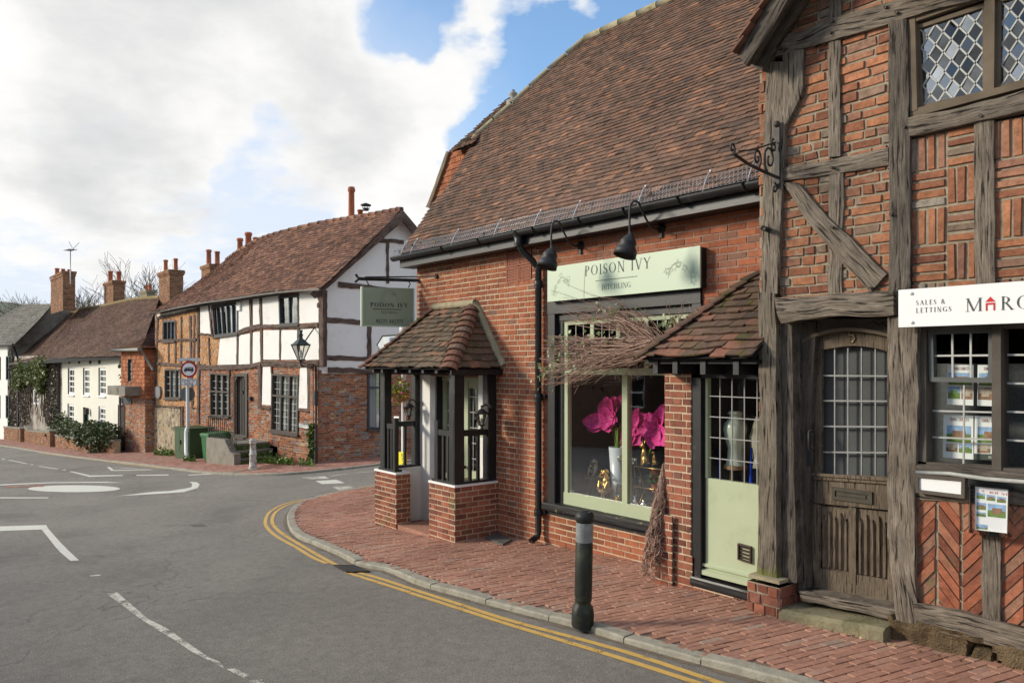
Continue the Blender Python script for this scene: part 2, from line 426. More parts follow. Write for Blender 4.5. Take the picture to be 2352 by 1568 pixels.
def herring(cx,z0,z1,w=.066,L=.22,gap=.014,half=.8,ang=42):
    out=[];t=math.radians(ang); n=int((z1-z0)/(w/math.cos(t)))+14
    # stacked chevrons meeting at cx (and repeating)
    W2=L*math.cos(t)
    for col in range(-3,4):
        for k in range(-6,n):
            up=1 if col%2==0 else -1
            x0=cx+col*W2; zb=z0+k*w/math.cos(t)+(0 if up==1 else 0)
            dz=L*math.sin(t)
            za,zc=(zb+dz,zb) if up==1 else (zb,zb+dz)
            h=w/math.cos(t)-gap
            out.append([(x0+gap/2,za),(x0+W2-gap/2,zc),(x0+W2-gap/2,zc+h),(x0+gap/2,za+h)])
    return out
def oldrows(x0,z0,x1,z1,c=.076,L=.2,gap=.013):
    out=[];k=0;z=z0
    while z<z1:
        h=c*U(.9,1.1); x=x0-U(0,L)
        sl=U(-.01,.01)
        while x<x1:
            w=L*(U(.9,1.15) if R()<.62 else U(.45,.6))
            out.append([(x+gap/2,z+gap/2+sl*.5),(x+w-gap/2,z+gap/2+U(-.004,.004)),(x+w-gap/2,z+h-gap/2),(x+gap/2,z+h-gap/2+U(-.003,.003))]); x+=w
        z+=h
    return out
def tiles(mb,P,poly,w=.165,g=.10,mi=0,th=.013,jit=.004,lift=.022,back=None,droop=.0):
    "P(a,b,h) maps slope coordinates to space"
    bs=[p[1] for p in poly]; k0=int(min(bs)/g); k1=int(math.ceil(max(bs)/g))
    for k in range(k0,k1):
        bc=(k+.5)*g
        for a0,a1 in scan(poly,bc):
            off=(k%2)*w/2
            x=math.floor((a0-off)/w)*w+off
            if back is not None:
                mb.add([P(a0,k*g,-.02),P(a1,k*g,-.02),P(a1,(k+1)*g,-.02),P(a0,(k+1)*g,-.02)],[(0,1,2,3)],back)
            while x<a1:
                b0=max(x+.002,a0);b1=min(x+w-.002,a1); x+=w
                if b1-b0<.03: continue
                j=U(-jit,jit); j2=U(-jit,jit); l=lift+U(0,jit*1.6); l2=lift+U(0,jit*1.6)
                y0=k*g+U(-jit,jit)*1.2; y1=(k+1.55)*g
                vs=[P(b0,y0+j,l-th),P(b1,y0+j2,l2-th),P(b1,y1,.0),P(b0,y1,.0),P(b0,y0+j,l),P(b1,y0+j2,l2),P(b1,y1,.004),P(b0,y1,.004)]
                mb.add(vs,[(4,5,6,7),(0,1,5,4),(1,2,6,5),(3,0,4,7)],mi)
def plane_map(O,ex,eu):
    O=V(O);ex=V(ex).normalized();eu=V(eu).normalized(); n=ex.cross(eu)
    if n.z<0: n=-n
    return (lambda a,b,h:O+ex*a+eu*b+n*h)
def timber(mb,F,A,B,d0,d1,m=0,wob=.006,dep=.008,seg=.07,cols=6):
    "beam between edge polylines A and B (a,z) -> box with worn, uneven face"
    n=len(A); A=[V(p) for p in A];B=[V(p) for p in B]
    Ls=[0]
    for i in range(1,n): Ls.append(Ls[-1]+((A[i]+B[i])/2-(A[i-1]+B[i-1])/2).length)
    tot=Ls[-1]; k=max(2,int(tot/seg)); sd=U(0,99); vs=[];uv=[]
    for q in range(k+1):
        s=tot*q/k; i=0
        while i<n-2 and s>Ls[i+1]: i+=1
        f=(s-Ls[i])/max(1e-6,Ls[i+1]-Ls[i])
        a=A[i].lerp(A[i+1],f); b=B[i].lerp(B[i+1],f); dr=(b-a).normalized(); wd=(b-a).length
        a=a+dr*wob*nz(s*5,sd)*2; b=b+dr*wob*nz(s*5,sd+9)*2
        row=[(a,d0)]+[(a.lerp(b,c/(cols-1)),d1-(.006 if c in(0,cols-1) else 0)+dep*nz(s*3.5,c*1.9,sd)) for c in range(cols)]+[(b,d0)]
        for c,(p,dd) in enumerate(row):
            vs.append(F.P(p.x,dd,p.y)); uv.append((s+sd,wd*c/(cols+1)+sd*.37))
    r=cols+2
    fs=[(q*r+c,q*r+c+1,(q+1)*r+c+1,(q+1)*r+c) for q in range(k) for c in range(r-1)]
    fs+=[tuple(range(r)),tuple(range(k*r+r-1,k*r-1,-1))]
    mb.add(vs,fs,m,uv)
def tb(name,F,zf,A,B,d0,d1,mat,parent,dd=0.,**kw):
    mb=MB(); timber(mb,F,F.H(A,zf,dd),F.H(B,zf,dd),d0,d1,**kw); return mb.build(name,mat,parent)
def bil(q,s,t):
    tl,tr,br,bl=q
    a=(tl[0]+(tr[0]-tl[0])*s,tl[1]+(tr[1]-tl[1])*s); b=(bl[0]+(br[0]-bl[0])*s,bl[1]+(br[1]-bl[1])*s)
    return (a[0]+(b[0]-a[0])*t,a[1]+(b[1]-a[1])*t)
def sub(q,s0,s1,t0,t1): return [bil(q,s0,t0),bil(q,s1,t0),bil(q,s1,t1),bil(q,s0,t1)]
def size(q): return ((V(q[0])-V(q[1])).length,(V(q[0])-V(q[3])).length)
def ring(mb,F,q,w,d0,d1,m=0,wb=None):
    sw,sh=size(q); a=w/sw; b=w/sh; c=(wb or w)/sh
    for r in ((0,1,0,b),(0,1,1-c,1),(0,a,b,1-c),(1-a,1,b,1-c)): mb.prism(F,sub(q,*r),d0,d1,m)
    return sub(q,a,1-a,b,1-c)
def panes(F,q,d,nx,ny,par,bw=.01,bm=None,gm=None,diamond=0,bd=.006,names=('glass','glazing_bars')):
    g=MB()
    if diamond:
        for i in range(0,2*nx+1):
            for j in range(0,2*ny+1):
                if (i+j)%2==0: continue
                cs,ct=i/(2*nx),j/(2*ny); h=.5/nx; k=.5/ny
                pl_=clip([(cs-h,ct),(cs,ct-k),(cs+h,ct),(cs,ct+k)],[(0,0),(1,0),(1,1),(0,1)])
                if len(pl_)<3: continue
                ta,tb_=U(-.05,.05),U(-.05,.05)
                g.add([F.P(*(lambda w:(w[0],d+ta*(x-cs)+tb_*(y-ct),w[1]))(bil(q,x,y))) for x,y in pl_],[tuple(range(len(pl_)))])
    else: g.add([F.P(p[0],d,p[1]) for p in q],[(0,1,2,3)])
    g.build(names[0],gm or glass,par)
    mb=MB(); sw,sh=size(q); 
    if diamond:
        n=nx; m2=ny
        # diagonal cames
        L=[]
        for k in range(-m2,n+m2):
            for sg in (1,-1):
                p0=(k/n,0.) if sg==1 else ((k)/n,1.); p1=((k+m2)/n,1.) if sg==1 else ((k+m2)/n,0.)
                s0,t0=p0;s1,t1=p1
                # clip to 0..1 in s
                def at(s): f=(s-s0)/(s1-s0); return (s,t0+(t1-t0)*f)
                a=p0 if s0>=0 else at(0.); b=p1 if s1<=1 else at(1.)
                if a[0]>=b[0]-1e-6 or a[0]>1 or b[0]<0: continue
                A=V(bil(q,*a));B=V(bil(q,*b)); dr=(B-A).normalized(); nn=V((-dr.y,dr.x))*bw/2
                mb.prism(F,[tuple(A-nn),tuple(B-nn),tuple(B+nn),tuple(A+nn)],d-bd,d+bd)
    else:
        for i in range(1,nx):
            s=i/nx; mb.prism(F,sub(q,s-bw/sw/2,s+bw/sw/2,0,1),d-bd,d+bd)
        for j in range(1,ny):
            t=j/ny; mb.prism(F,sub(q,0,1,t-bw/sh/2,t+bw/sh/2),d-bd*1.3,d+bd*1.3)
    mb.build(names[1],bm or lead,par)
def leaf(mb,p,s,m=0,droop=.0):
    a=V((U(-1,1),U(-1,1),U(-1,.6)-droop)).normalized(); b=a.cross(V((U(-1,1),U(-1,1),U(-1,1)))).normalized()
    p=V(p); w=s*.38
    mb.add([p-a*s*.5,p+b*w,p+a*s*.5,p-b*w],[(0,1,2,3)],m)
def sm(pts,n=5):
    "smooth polyline"
    pts=[V(p) for p in pts]; out=[]
    for i in range(len(pts)-1):
        p0=pts[max(i-1,0)];p1=pts[i];p2=pts[i+1];p3=pts[min(i+2,len(pts)-1)]
        for k in range(n):
            t=k/n; out.append(.5*((2*p1)+(p2-p0)*t+(2*p0-5*p1+4*p2-p3)*t*t+(3*p1-p0-3*p2+p3)*t**3))
    out.append(pts[-1]); return out
def strips(mb,F,poly,holes,d,step=.05,m=0):
    zs=[p[1] for p in poly]; z=min(zs)
    ev=sorted({round(v,4) for h in holes+[poly] for _,v in h})
    for z0,z1_ in zip(ev,ev[1:]):
        if z1_-z0<1e-3: continue
        for a0,a1 in spans(poly,holes,(z0+z1_)/2): mb.add([F.P(a0,d,z0),F.P(a1,d,z0),F.P(a1,d,z1_),F.P(a0,d,z1_)],[(0,1,2,3)],m)
# ---------------- lettering
T_,TN=.11,.035
def _s(x,y): return ('l',x-.11,y,x+.11,y,.03)
def vs_(x,y0=0,y1=1,w=T_): return [('l',x,y0,x,y1,w),_s(x,y0+.015),_s(x,y1-.015)]
GL={
'P':(.62,vs_(.16)+[('a',.24,.74,.30,.245,-90,90,1),('l',.16,.985,.26,.985,TN),('l',.16,.495,.26,.495,TN)]),
'R':(.70,vs_(.16)+[('a',.24,.75,.27,.235,-90,90,1),('l',.16,.985,.26,.985,TN),('l',.16,.515,.26,.515,TN),('l',.32,.52,.66,.0,T_),_s(.66,.015)]),
'O':(.86,[('a',.43,.5,.37,.49,0,360,1)]),
'C':(.76,[('a',.42,.5,.36,.49,50,310,1),('l',.66,.98,.66,.72,.03),('l',.66,.22,.66,.3,.03)]),
'G':(.84,[('a',.42,.5,.36,.49,50,310,1),('l',.66,.98,.66,.74,.03),('l',.68,.06,.68,.42,T_),_s(.68,.42)]),
'I':(.34,vs_(.17)),
'S':(.54,[('a',.27,.745,.19,.235,40,250,.8),('a',.27,.255,.21,.245,-140,80,.8),('l',.12,.62,.42,.38,T_),('l',.44,.96,.44,.76,.03),('l',.08,.04,.08,.26,.03)]),
'N':(.82,vs_(.14,w=TN)+vs_(.68,w=TN)+[('l',.14,1,.68,0,T_)]),
'V':(.78,[('l',.1,1,.39,0,T_),('l',.68,1,.39,0,TN),_s(.1,.985),_s(.68,.985)]),
'Y':(.72,[('l',.08,1,.36,.5,T_),('l',.64,1,.36,.5,TN),('l',.36,.5,.36,0,T_),_s(.08,.985),_s(.64,.985),_s(.36,.015)]),
'D':(.8,vs_(.16)+[('a',.26,.5,.44,.485,-90,90,1),('l',.16,.985,.28,.985,TN),('l',.16,.015,.28,.015,TN)]),
'T':(.66,vs_(.33)+[('l',.04,.98,.62,.98,TN),('l',.05,.98,.05,.8,.03),('l',.61,.98,.61,.8,.03)]),
'H':(.82,vs_(.16)+vs_(.66)+[('l',.16,.52,.66,.52,TN)]),
'L':(.6,vs_(.16)+[('l',.16,.015,.54,.015,TN),('l',.54,0,.54,.2,.03)]),
'E':(.6,vs_(.16)+[('l',.16,.015,.54,.015,TN),('l',.54,0,.54,.2,.03),('l',.16,.985,.52,.985,TN),('l',.52,1,.52,.82,.03),('l',.16,.52,.42,.52,TN),('l',.42,.42,.42,.62,.03)]),
'A':(.78,[('l',.39,1,.1,0,TN),('l',.39,1,.68,0,T_),('l',.2,.36,.58,.36,TN),_s(.1,.015),_s(.68,.015)]),
'M':(.98,vs_(.14,w=TN)+vs_(.84,w=T_)+[('l',.14,1,.48,.03,T_),('l',.84,1,.48,.03,TN)]),
'&':(.8,[('a',.34,.76,.17,.22,0,360,.8),('a',.3,.26,.24,.25,60,330,.9),('l',.24,.62,.72,0,T_),('l',.52,.2,.68,.46,TN),_s(.68,.48)]),
'0':(.52,[('a',.26,.5,.2,.49,0,360,1)]),'1':(.36,vs_(.18)+[('l',.18,1,.06,.88,TN)]),
'2':(.52,[('a',.25,.74,.19,.24,-40,170,.9),('l',.4,.56,.06,.03,.05),('l',.05,.04,.48,.04,T_*.8)]),
'3':(.5,[('a',.23,.75,.17,.23,-90,160,.9),('a',.23,.27,.2,.26,-150,90,.9)]),
'4':(.54,[('l',.36,0,.36,1,T_),('l',.36,1,.04,.3,TN),('l',.04,.28,.5,.28,.05)]),
'7':(.5,[('l',.05,.95,.47,.95,T_*.8),('l',.46,.95,.2,0,T_*.8)]),
'8':(.52,[('a',.26,.75,.17,.23,0,360,.9),('a',.26,.27,.2,.26,0,360,.9)]),
' ':(.4,[])}
def stext(mb,F,txt,a,z,h,d,m=0,sp=.06,width=None,wx=1.,th=.003,bold=1.):
    "serif capitals drawn stroke by stroke on frame F; returns end"
    tot=sum(GL[c][0]*wx+sp for c in txt)-sp
    sx=h if width is None else width/tot
    x=a
    for c in txt:
        w,st=GL[c]
        for s in st:
            if s[0]=='l':
                p=V((s[1],s[2]));q=V((s[3],s[4])); dr=(q-p).normalized(); nn=V((-dr.y,dr.x))*s[5]/2*bold
                pp=[p-nn,q-nn,q+nn,p+nn]
                mb.add([F.P(x+k.x*sx*wx,d,z+k.y*h) for k in pp],[(0,1,2,3)],m)
            else:
                _,cx,cy,rx,ry,a0,a1,wt=s; n=18; pv=[]
                for i in range(n+1):
                    t=math.radians(a0+(a1-a0)*i/n); co,si=math.cos(t),math.sin(t)
                    wd=(TN*.9+(T_*1.15-TN)*abs(co)**1.3)/2*wt*bold
                    pv.append((x+(cx+co*(rx+wd*.3))*sx*wx,z+(cy+si*(ry))*h,x+(cx+co*(rx-wd*1.7))*sx*wx,z+(cy+si*(ry-max(wd*1.1,.028*bold)))*h))
                vs=[F.P(p[0],d,p[1]) for p in pv]+[F.P(p[2],d,p[3]) for p in pv]
                mb.add(vs,[(i,i+1,n+2+i,n+1+i) for i in range(n)],m)
        x+=(w*wx+sp)*sx
    return x
def btext(mb,F,txt,a,z,h,d,m=0,width=None):
    "plain sans lettering from Blender's built-in face"
    cu=bpy.data.curves.new('t','FONT'); cu.body=txt; cu.size=1; cu.resolution_u=3
    o=bpy.data.objects.new('t',cu); C.objects.link(o)
    dg=bpy.context.evaluated_depsgraph_get(); me=bpy.data.meshes.new_from_object(o.evaluated_get(dg))
    xs=[v.co.x for v in me.vertices]; x0,x1=min(xs),max(xs)
    sx=h/.72 if width is None else width/(x1-x0)
    mb.add([F.P(a+(v.co.x-x0)*sx,d,z+v.co.y*h/.72) for v in me.vertices],[tuple(p.vertices) for p in me.polygons],m)
    bpy.data.objects.remove(o); bpy.data.curves.remove(cu); bpy.data.meshes.remove(me)
def ivy_art(mb,F,c,s,d,m=0,seed=1,mir=1):
    "thin line drawing of a trailing ivy sprig"
    rr=random.Random(seed); cx,cz=c
    path=[(-.9,-.9),(-.7,-.3),(-.2,.25),(.3,.35),(.7,0.),(.85,-.5)]
    path=[(x*mir,y) for x,y in path]
    def ln(p,q,w=.018):
        p=V(p);q=V(q); dr=(q-p)
        if dr.length<1e-5: return
        dr.normalize(); nn=V((-dr.y,dr.x))*w
        mb.add([F.P(cx+k.x*s,d,cz+k.y*s) for k in (p-nn,q-nn,q+nn,p+nn)],[(0,1,2,3)],m)
    P2=[V((p[0],p[1],0)) for p in path]; P2=sm(P2,5)
    for i in range(len(P2)-1): ln(P2[i].xy,P2[i+1].xy,.009)
    for k in range(9):
        b=P2[int(k*len(P2)/9)].xy+V((rr.uniform(-.2,.2),rr.uniform(-.2,.3))); an=rr.uniform(0,6.3); L=rr.uniform(.16,.27)
        o=[]
        for i,(rad,th) in enumerate([(.5,180),(.75,130),(.45,100),(1.,60),(.5,35),(1.3,0),(.5,-35),(1.,-60),(.45,-100),(.75,-130),(.5,180)]):
            t=an+math.radians(th); o.append(b+V((math.cos(t),math.sin(t)))*rad*L)
        for i in range(len(o)-1): ln(o[i],o[i+1],.008)
# ---------------- camera, light, sky
cam=bpy.data.cameras.new('camera'); co=bpy.data.objects.new('camera',cam); C.objects.link(co)
co.location=(0,0,CAMZ); co.rotation_euler=(math.pi/2,0,math.atan2(.779,.627))
cam.sensor_width=36; cam.lens=36*FOC/2352; cam.shift_y=51/2352; cam.clip_end=6000; cam.clip_start=.05
sc=bpy.context.scene; sc.camera=co
SUN_EL=math.radians(21); SAZ=V((-.67,-.742))  # towards the sun (ground direction)
s=bpy.data.lights.new('sun','SUN'); so=bpy.data.objects.new('sun',s); C.objects.link(so)
s.energy=2.6; s.angle=math.radians(11); s.color=(1,.91,.76)
sd=V((SAZ.x*math.cos(SUN_EL),SAZ.y*math.cos(SUN_EL),math.sin(SUN_EL)))
so.rotation_euler=sd.to_track_quat('Z','Y').to_euler(); so.location=(0,-10,20)
w=bpy.data.worlds.new('World'); sc.world=w; w.use_nodes=True; t=w.node_tree; t.nodes.clear()
sky=N(t,'ShaderNodeTexSky'); sky.sky_type='NISHITA'; sky.sun_disc=False; sky.sun_elevation=SUN_EL
sky.sun_rotation=math.atan2(SAZ.x,SAZ.y); sky.air_density=1.; sky.dust_density=.6; sky.ozone_density=1.5
tc=N(t,'ShaderNodeTexCoord').outputs['Generated']
sx=N(t,'ShaderNodeSeparateXYZ'); t.links.new(tc,sx.inputs[0])
def mth(op,a,b=None,c=None):
    n=N(t,'ShaderNodeMath',operation=op)
    for i,x in enumerate((a,b,c)):
        if x is None: continue
        if isinstance(x,bpy.types.NodeSocket): t.links.new(x,n.inputs[i])
        else: n.inputs[i].default_value=x
    return n.outputs[0]
# cloud coordinates: flat layer overhead, gently compressed towards the horizon
den=mth('ADD',mth('MAXIMUM',sx.outputs[2],0.),.22)
cb=N(t,'ShaderNodeCombineXYZ'); t.links.new(mth('DIVIDE',sx.outputs[0],den),cb.inputs[0]); t.links.new(mth('DIVIDE',sx.outputs[1],den),cb.inputs[1]); cb.inputs[2].default_value=3.3
n1=noise(t,cb.outputs[0],1.15,9,.56); n2=noise(t,cb.outputs[0],3.1,8,.6)
def sdir(u,v):
    x,y,z=ray(u,v); return V((x,y,z)).normalized()
tcn=N(t,'ShaderNodeTexNoise'); tcn.inputs['Scale'].default_value=4.5; tcn.inputs['Detail'].default_value=5; t.links.new(tc,tcn.inputs['Vector'])
vm=N(t,'ShaderNodeVectorMath',operation='MULTIPLY_ADD'); t.links.new(tcn.outputs['Color'],vm.inputs[0]); vm.inputs[1].default_value=(.34,.34,.34); 
vm2=N(t,'ShaderNodeVectorMath',operation='ADD'); t.links.new(tc,vm2.inputs[0]); vm2.inputs[1].default_value=(-.17,-.17,-.17); t.links.new(vm2.outputs[0],vm.inputs[2])
vn=N(t,'ShaderNodeVectorMath',operation='NORMALIZE'); t.links.new(vm.outputs[0],vn.inputs[0]); tcd=vn.outputs[0]
def lobe(u,v,deg,amt):
    "patch of sky around a direction, soft edged"
    dp=N(t,'ShaderNodeVectorMath',operation='DOT_PRODUCT'); t.links.new(tcd,dp.inputs[0]); dp.inputs[1].default_value=sdir(u,v)
    mr=N(t,'ShaderNodeMapRange',interpolation_type='SMOOTHSTEP'); t.links.new(dp.outputs['Value'],mr.inputs[0])
    mr.inputs[1].default_value=math.cos(math.radians(deg)); mr.inputs[2].default_value=1.; mr.inputs[3].default_value=0; mr.inputs[4].default_value=amt
    return mr.outputs[0]
n4=noise(t,cb.outputs[0],9.,6,.6)
cov=mth('ADD',mth('MULTIPLY',mth('SUBTRACT',n1,.5),1.5),mth('ADD',mth('MULTIPLY',mth('SUBTRACT',n2,.5),1.5),mth('ADD',mth('MULTIPLY',mth('SUBTRACT',n4,.5),.8),.56)))
for L in [(350,150,24,.45),(950,150,8,.30),(760,230,13,.35),(1200,60,6,.45),(1120,90,5,.2),(-200,100,30,.35),(560,330,11,.3),
          (880,25,4,-.75),(1000,10,4,-.6),(1180,260,7,-.75),(1290,170,4,-.5),(1430,-100,12,-.8),(1080,130,2.2,-.3),(1110,330,4,-.5),
          (250,470,13,-.5),(560,480,9,-.6),(60,400,9,-.35),(700,480,6,-.3),(860,430,5,.55),(930,560,6,.5),(800,400,4,.4),(400,345,3.2,.5),(1000,370,2.5,.45),(300,370,6,-.25),(150,600,9,.25),(215,230,11,.5),(60,120,10,.3),(620,475,7,-.28),(965,345,4,-.6),(1070,300,4,-.4),(90,420,8,-.3)]:
    cov=mth('ADD',cov,lobe(*L))
mask=ramp(t,cov,[(.36,0.),(.54,.45),(.74,.9),(.95,1.)])
n3=noise(t,cb.outputs[0],2.3,7,.6)
shade=mth('ADD',mth('MULTIPLY',mth('SUBTRACT',n3,.5),.9),mth('ADD',mth('ADD',lobe(400,215,13,.20),lobe(620,130,9,.12)),mth('ADD',lobe(180,190,9,.1),.42)))
ccol=ramp(t,shade,[(.36,(5.75,5.7,5.6)),(.52,(5.35,5.3,5.2)),(.68,(4.4,4.42,4.4)),(.85,(3.7,3.75,3.8))])
hz=ramp(t,sx.outputs[2],[(0.,.85),(.1,.6),(.3,.0)])
skyc=mix(t,1.,sky.outputs[0],(1.15,1.3,1.4),'MULTIPLY')
pale=mix(t,hz,skyc,(4.8,5.0,5.3))
pale=mix(t,lobe(300,520,30,.85),pale,(4.3,4.65,5.25))
bg=N(t,'ShaderNodeBackground'); bg.inputs[1].default_value=.125
t.links.new(mix(t,mask,pale,ccol),bg.inputs[0]); wo=N(t,'ShaderNodeOutputWorld'); t.links.new(bg.outputs[0],wo.inputs[0])
sc.view_settings.view_transform='Standard'; sc.view_settings.look='None'; sc.view_settings.exposure=.55
# ---------------- ground, roads, pavements
m,t,_,_=nt('asphalt'); p=pos(t); asphalt=m
c=mix(t,ramp(t,noise(t,p,150,3,.75),[(.36,0.),(.62,1.)]),(.066,.059,.05),(.36,.328,.285))
c=mult(t,c,noise(t,p,.5,6,.6),.84,1.14); c=mult(t,c,noise(t,p,9,4,.6),.85,1.15)
c=mix(t,ramp(t,noise(t,p,33,2,.5),[(.73,0.),(.76,.7)]),c,(.36,.34,.3))
c=mix(t,ramp(t,noise(t,p,1.7,8,.7),[(.6,0.),(.75,.35)]),c,(.15,.115,.08)); c=mix(t,ramp(t,noise(t,p,.33,5,.7),[(.58,0.),(.68,.4)]),c,(.10,.095,.09))
wv=N(t,'ShaderNodeTexVoronoi',feature='DISTANCE_TO_EDGE'); wv.inputs['Scale'].default_value=.16; vv=N(t,'ShaderNodeVectorMath',operation='MULTIPLY_ADD'); nn_=N(t,'ShaderNodeTexNoise'); nn_.inputs['Scale'].default_value=1.2; nn_.inputs['Detail'].default_value=8; t.links.new(p,nn_.inputs['Vector']); t.links.new(nn_.outputs['Color'],vv.inputs[0]); vv.inputs[1].default_value=(1.6,1.6,1.6); t.links.new(p,vv.inputs[2]); t.links.new(vv.outputs[0],wv.inputs['Vector']); c=mix(t,ramp(t,wv.outputs['Distance'],[(.0,.4),(.0018,0.)]),c,(.03,.028,.026))
finish(t,c,.88,noise(t,p,120,4,.8),1.,.012,0,.3)
soil=M_plain('verge_soil',(.13,.10,.06),.95,.4,6,bump=.8,bd=.02)
grassm=M_plain('far_grass',(.09,.11,.04),.95,.3,.05)
pave=M_brick('paver_red',[(0,(.31,.165,.118)),(.3,(.36,.185,.13)),(.7,(.385,.20,.14)),(.93,(.39,.225,.165)),(1,(.34,.24,.185))],var=.28,lich=(.17,.13,.11),lth=.7,bd=.005,fine=30,stain=.3)
pave_joint=M_plain('paver_joint',(.20,.14,.102),.95,.4,14,bump=.6)
worn=lambda n,c,th:None
def M_mark(name,col,th):
    m,t,_,_=nt(name); p=pos(t)
    b=N(t,'ShaderNodeBsdfPrincipled'); o=N(t,'ShaderNodeOutputMaterial'); b.inputs['Roughness'].default_value=.7
    cc=mult(t,mix(t,0,col,col),noise(t,p,14,5),.85,1.1); t.links.new(cc,b.inputs['Base Color'])
    tr=N(t,'ShaderNodeBsdfTransparent'); mx=N(t,'ShaderNodeMixShader')
    a=mix(t,.5,noise(t,p,60,4,.8),noise(t,p,5.,6,.7))
    t.links.new(ramp(t,a,[(th,0.),(th+.05,1.)]),mx.inputs[0]); t.links.new(tr.outputs[0],mx.inputs[1]); t.links.new(b.outputs[0],mx.inputs[2]); t.links.new(mx.outputs[0],o.inputs[0]); return m
mark_w=M_mark('road_paint_white',(.62,.60,.52),.36); mark_worn=M_mark('road_paint_worn',(.58,.55,.46),.45); mark_y=M_mark('road_paint_yellow',(.58,.36,.09),.39)
def sheet(name,x0,x1,y0,y1,nx,ny,off,mat,f=None,**kw):
    mb=MB(); vs=[];
    for j in range(ny+1):
        for i in range(nx+1):
            x=x0+(x1-x0)*i/nx; y=y0+(y1-y0)*j/ny; vs.append((x,y,(f or gz)(x,y)+off))
    mb.add(vs,[(j*(nx+1)+i,j*(nx+1)+i+1,(j+1)*(nx+1)+i+1,(j+1)*(nx+1)+i) for j in range(ny) for i in range(nx)])
    return mb.build(name,mat,org=(0,0,0),kind='structure',**kw)
sheet('ground',-2600,1400,-1400,2600,800,800,-.45,grassm)
RH=-.055
sheet('road',-120,14,-27,47,134,74,RH,asphalt)
def gpoly(mb,pts,off,m=0):
    P=[V((p[0],p[1],gz(p[0],p[1])+off)) for p in pts]; mb.add(P,[tuple(range(len(P)))],m)
def resamp(pts,step):
    out=[pts[0]];acc=0
    for i in range(1,len(pts)):
        a,b=pts[i-1],pts[i]; L=(b-a).length; k=max(1,int(L/step))
        for j in range(1,k+1): out.append(a.lerp(b,j/k))
    return out
kp=[zg(*q) for q in [(2150,350),(1960,378),(1860,398),(1800,413),(1720,440),(1668,482),(1650,520),(1652,560),(1672,605),(1722,646),(1790,672),(1860,702),(1960,747),(2040,790),(2130,813),(2230,832)]]+[(960,1343),(1060,1371),(1176,1403),(1305,1436),(1420,1471),(1512,1498),(1640,1533),(1750,1563)]
kg=[onG(*q,-.05).xy for q in kp]
d0=(kg[0]-kg[1]).normalized()
kg=[kg[0]+V((d0.x,d0.y))*q for q in (14,10,7,4.5,2.8,1.6,.8)]+kg; dl=(kg[-1]-kg[-4]).normalized(); kg+=[kg[-1]+dl*q for q in (.5,1.1,2.,3.2,5.)]
kerbc=[V((q.x,q.y)) for q in sm([V((q.x,q.y,0)) for q in kg],6)]
def offset(pts,dist):
    out=[]
    for i,p in enumerate(pts):
        a=pts[max(i-1,0)];b=pts[min(i+1,len(pts)-1)]; d=(b-a).normalized(); out.append(p+V((-d.y,d.x))*dist)
    return out
# side facing the buildings: choose sign
inner=offset(kerbc,.135)
if (inner[len(inner)//2]-V((-6,7))).length>(kerbc[len(kerbc)//2]-V((-6,7))).length: inner=offset(kerbc,-.135)
def kerb(name,outer,inn,step=.8,seed=3,**kw):
    mb=MB(); rr=random.Random(seed)
    L=[0]
    for i in range(1,len(outer)): L.append(L[-1]+(outer[i]-outer[i-1]).length)
    def at(P,s):
        i=0
        while i<len(P)-2 and L[i+1]<s: i+=1
        f=(s-L[i])/max(1e-6,L[i+1]-L[i]); return P[i].lerp(P[i+1],min(1,f))
    s=0
    while s<L[-1]-.1:
        l=min(step*rr.uniform(.85,1.2),L[-1]-s); n=max(2,int(l/.12)); h=rr.uniform(-.006,.008); b=len(mb.v); vs=[]
        for k in range(n+1):
            q=s+.006+(l-.012)*k/n; o=at(outer,q);i=at(inn,q); z=gz(o.x,o.y)
            e=.012*mn.noise(V((q*6,1,seed)))
            o2=o.lerp(i,.1+e*2); i2=i.lerp(o,.04)
            dz=.006*mn.noise(V((q*5,7,seed)))
            if k in(0,n): dz-=.008
            vs+=[(o.x,o.y,z-.14),(o.x,o.y,z-.012+dz+h),(o2.x,o2.y,z+.002+dz+h),(i2.x,i2.y,z+.004+dz+h),(i.x,i.y,z-.03)]
        fs=[(k*5+c,k*5+c+1,k*5+c+6,k*5+c+5) for k in range(n) for c in range(4)]+[(0,1,2,3,4),tuple(n*5+4-c for c in range(5))]
        mb.add(vs,fs); s+=l
    return mb.build(name,kerbstone,kind='structure',**kw)
kerb('kerb',kerbc,inner)
pp=inner+[V((9,9)),V((9,24)),V((inner[0].x+6,26))]
def inpoly(x,y,P):
    c=False;n=len(P);j=n-1
    for i in range(n):
        if (P[i].y>y)!=(P[j].y>y) and x<(P[j].x-P[i].x)*(y-P[i].y)/(P[j].y-P[i].y)+P[i].x: c=not c
        j=i
    return c
mb=MB(); gpoly(mb,pp,-.012,0)
e1=V((.237,.9715)); e2=V((.9715,-.237))
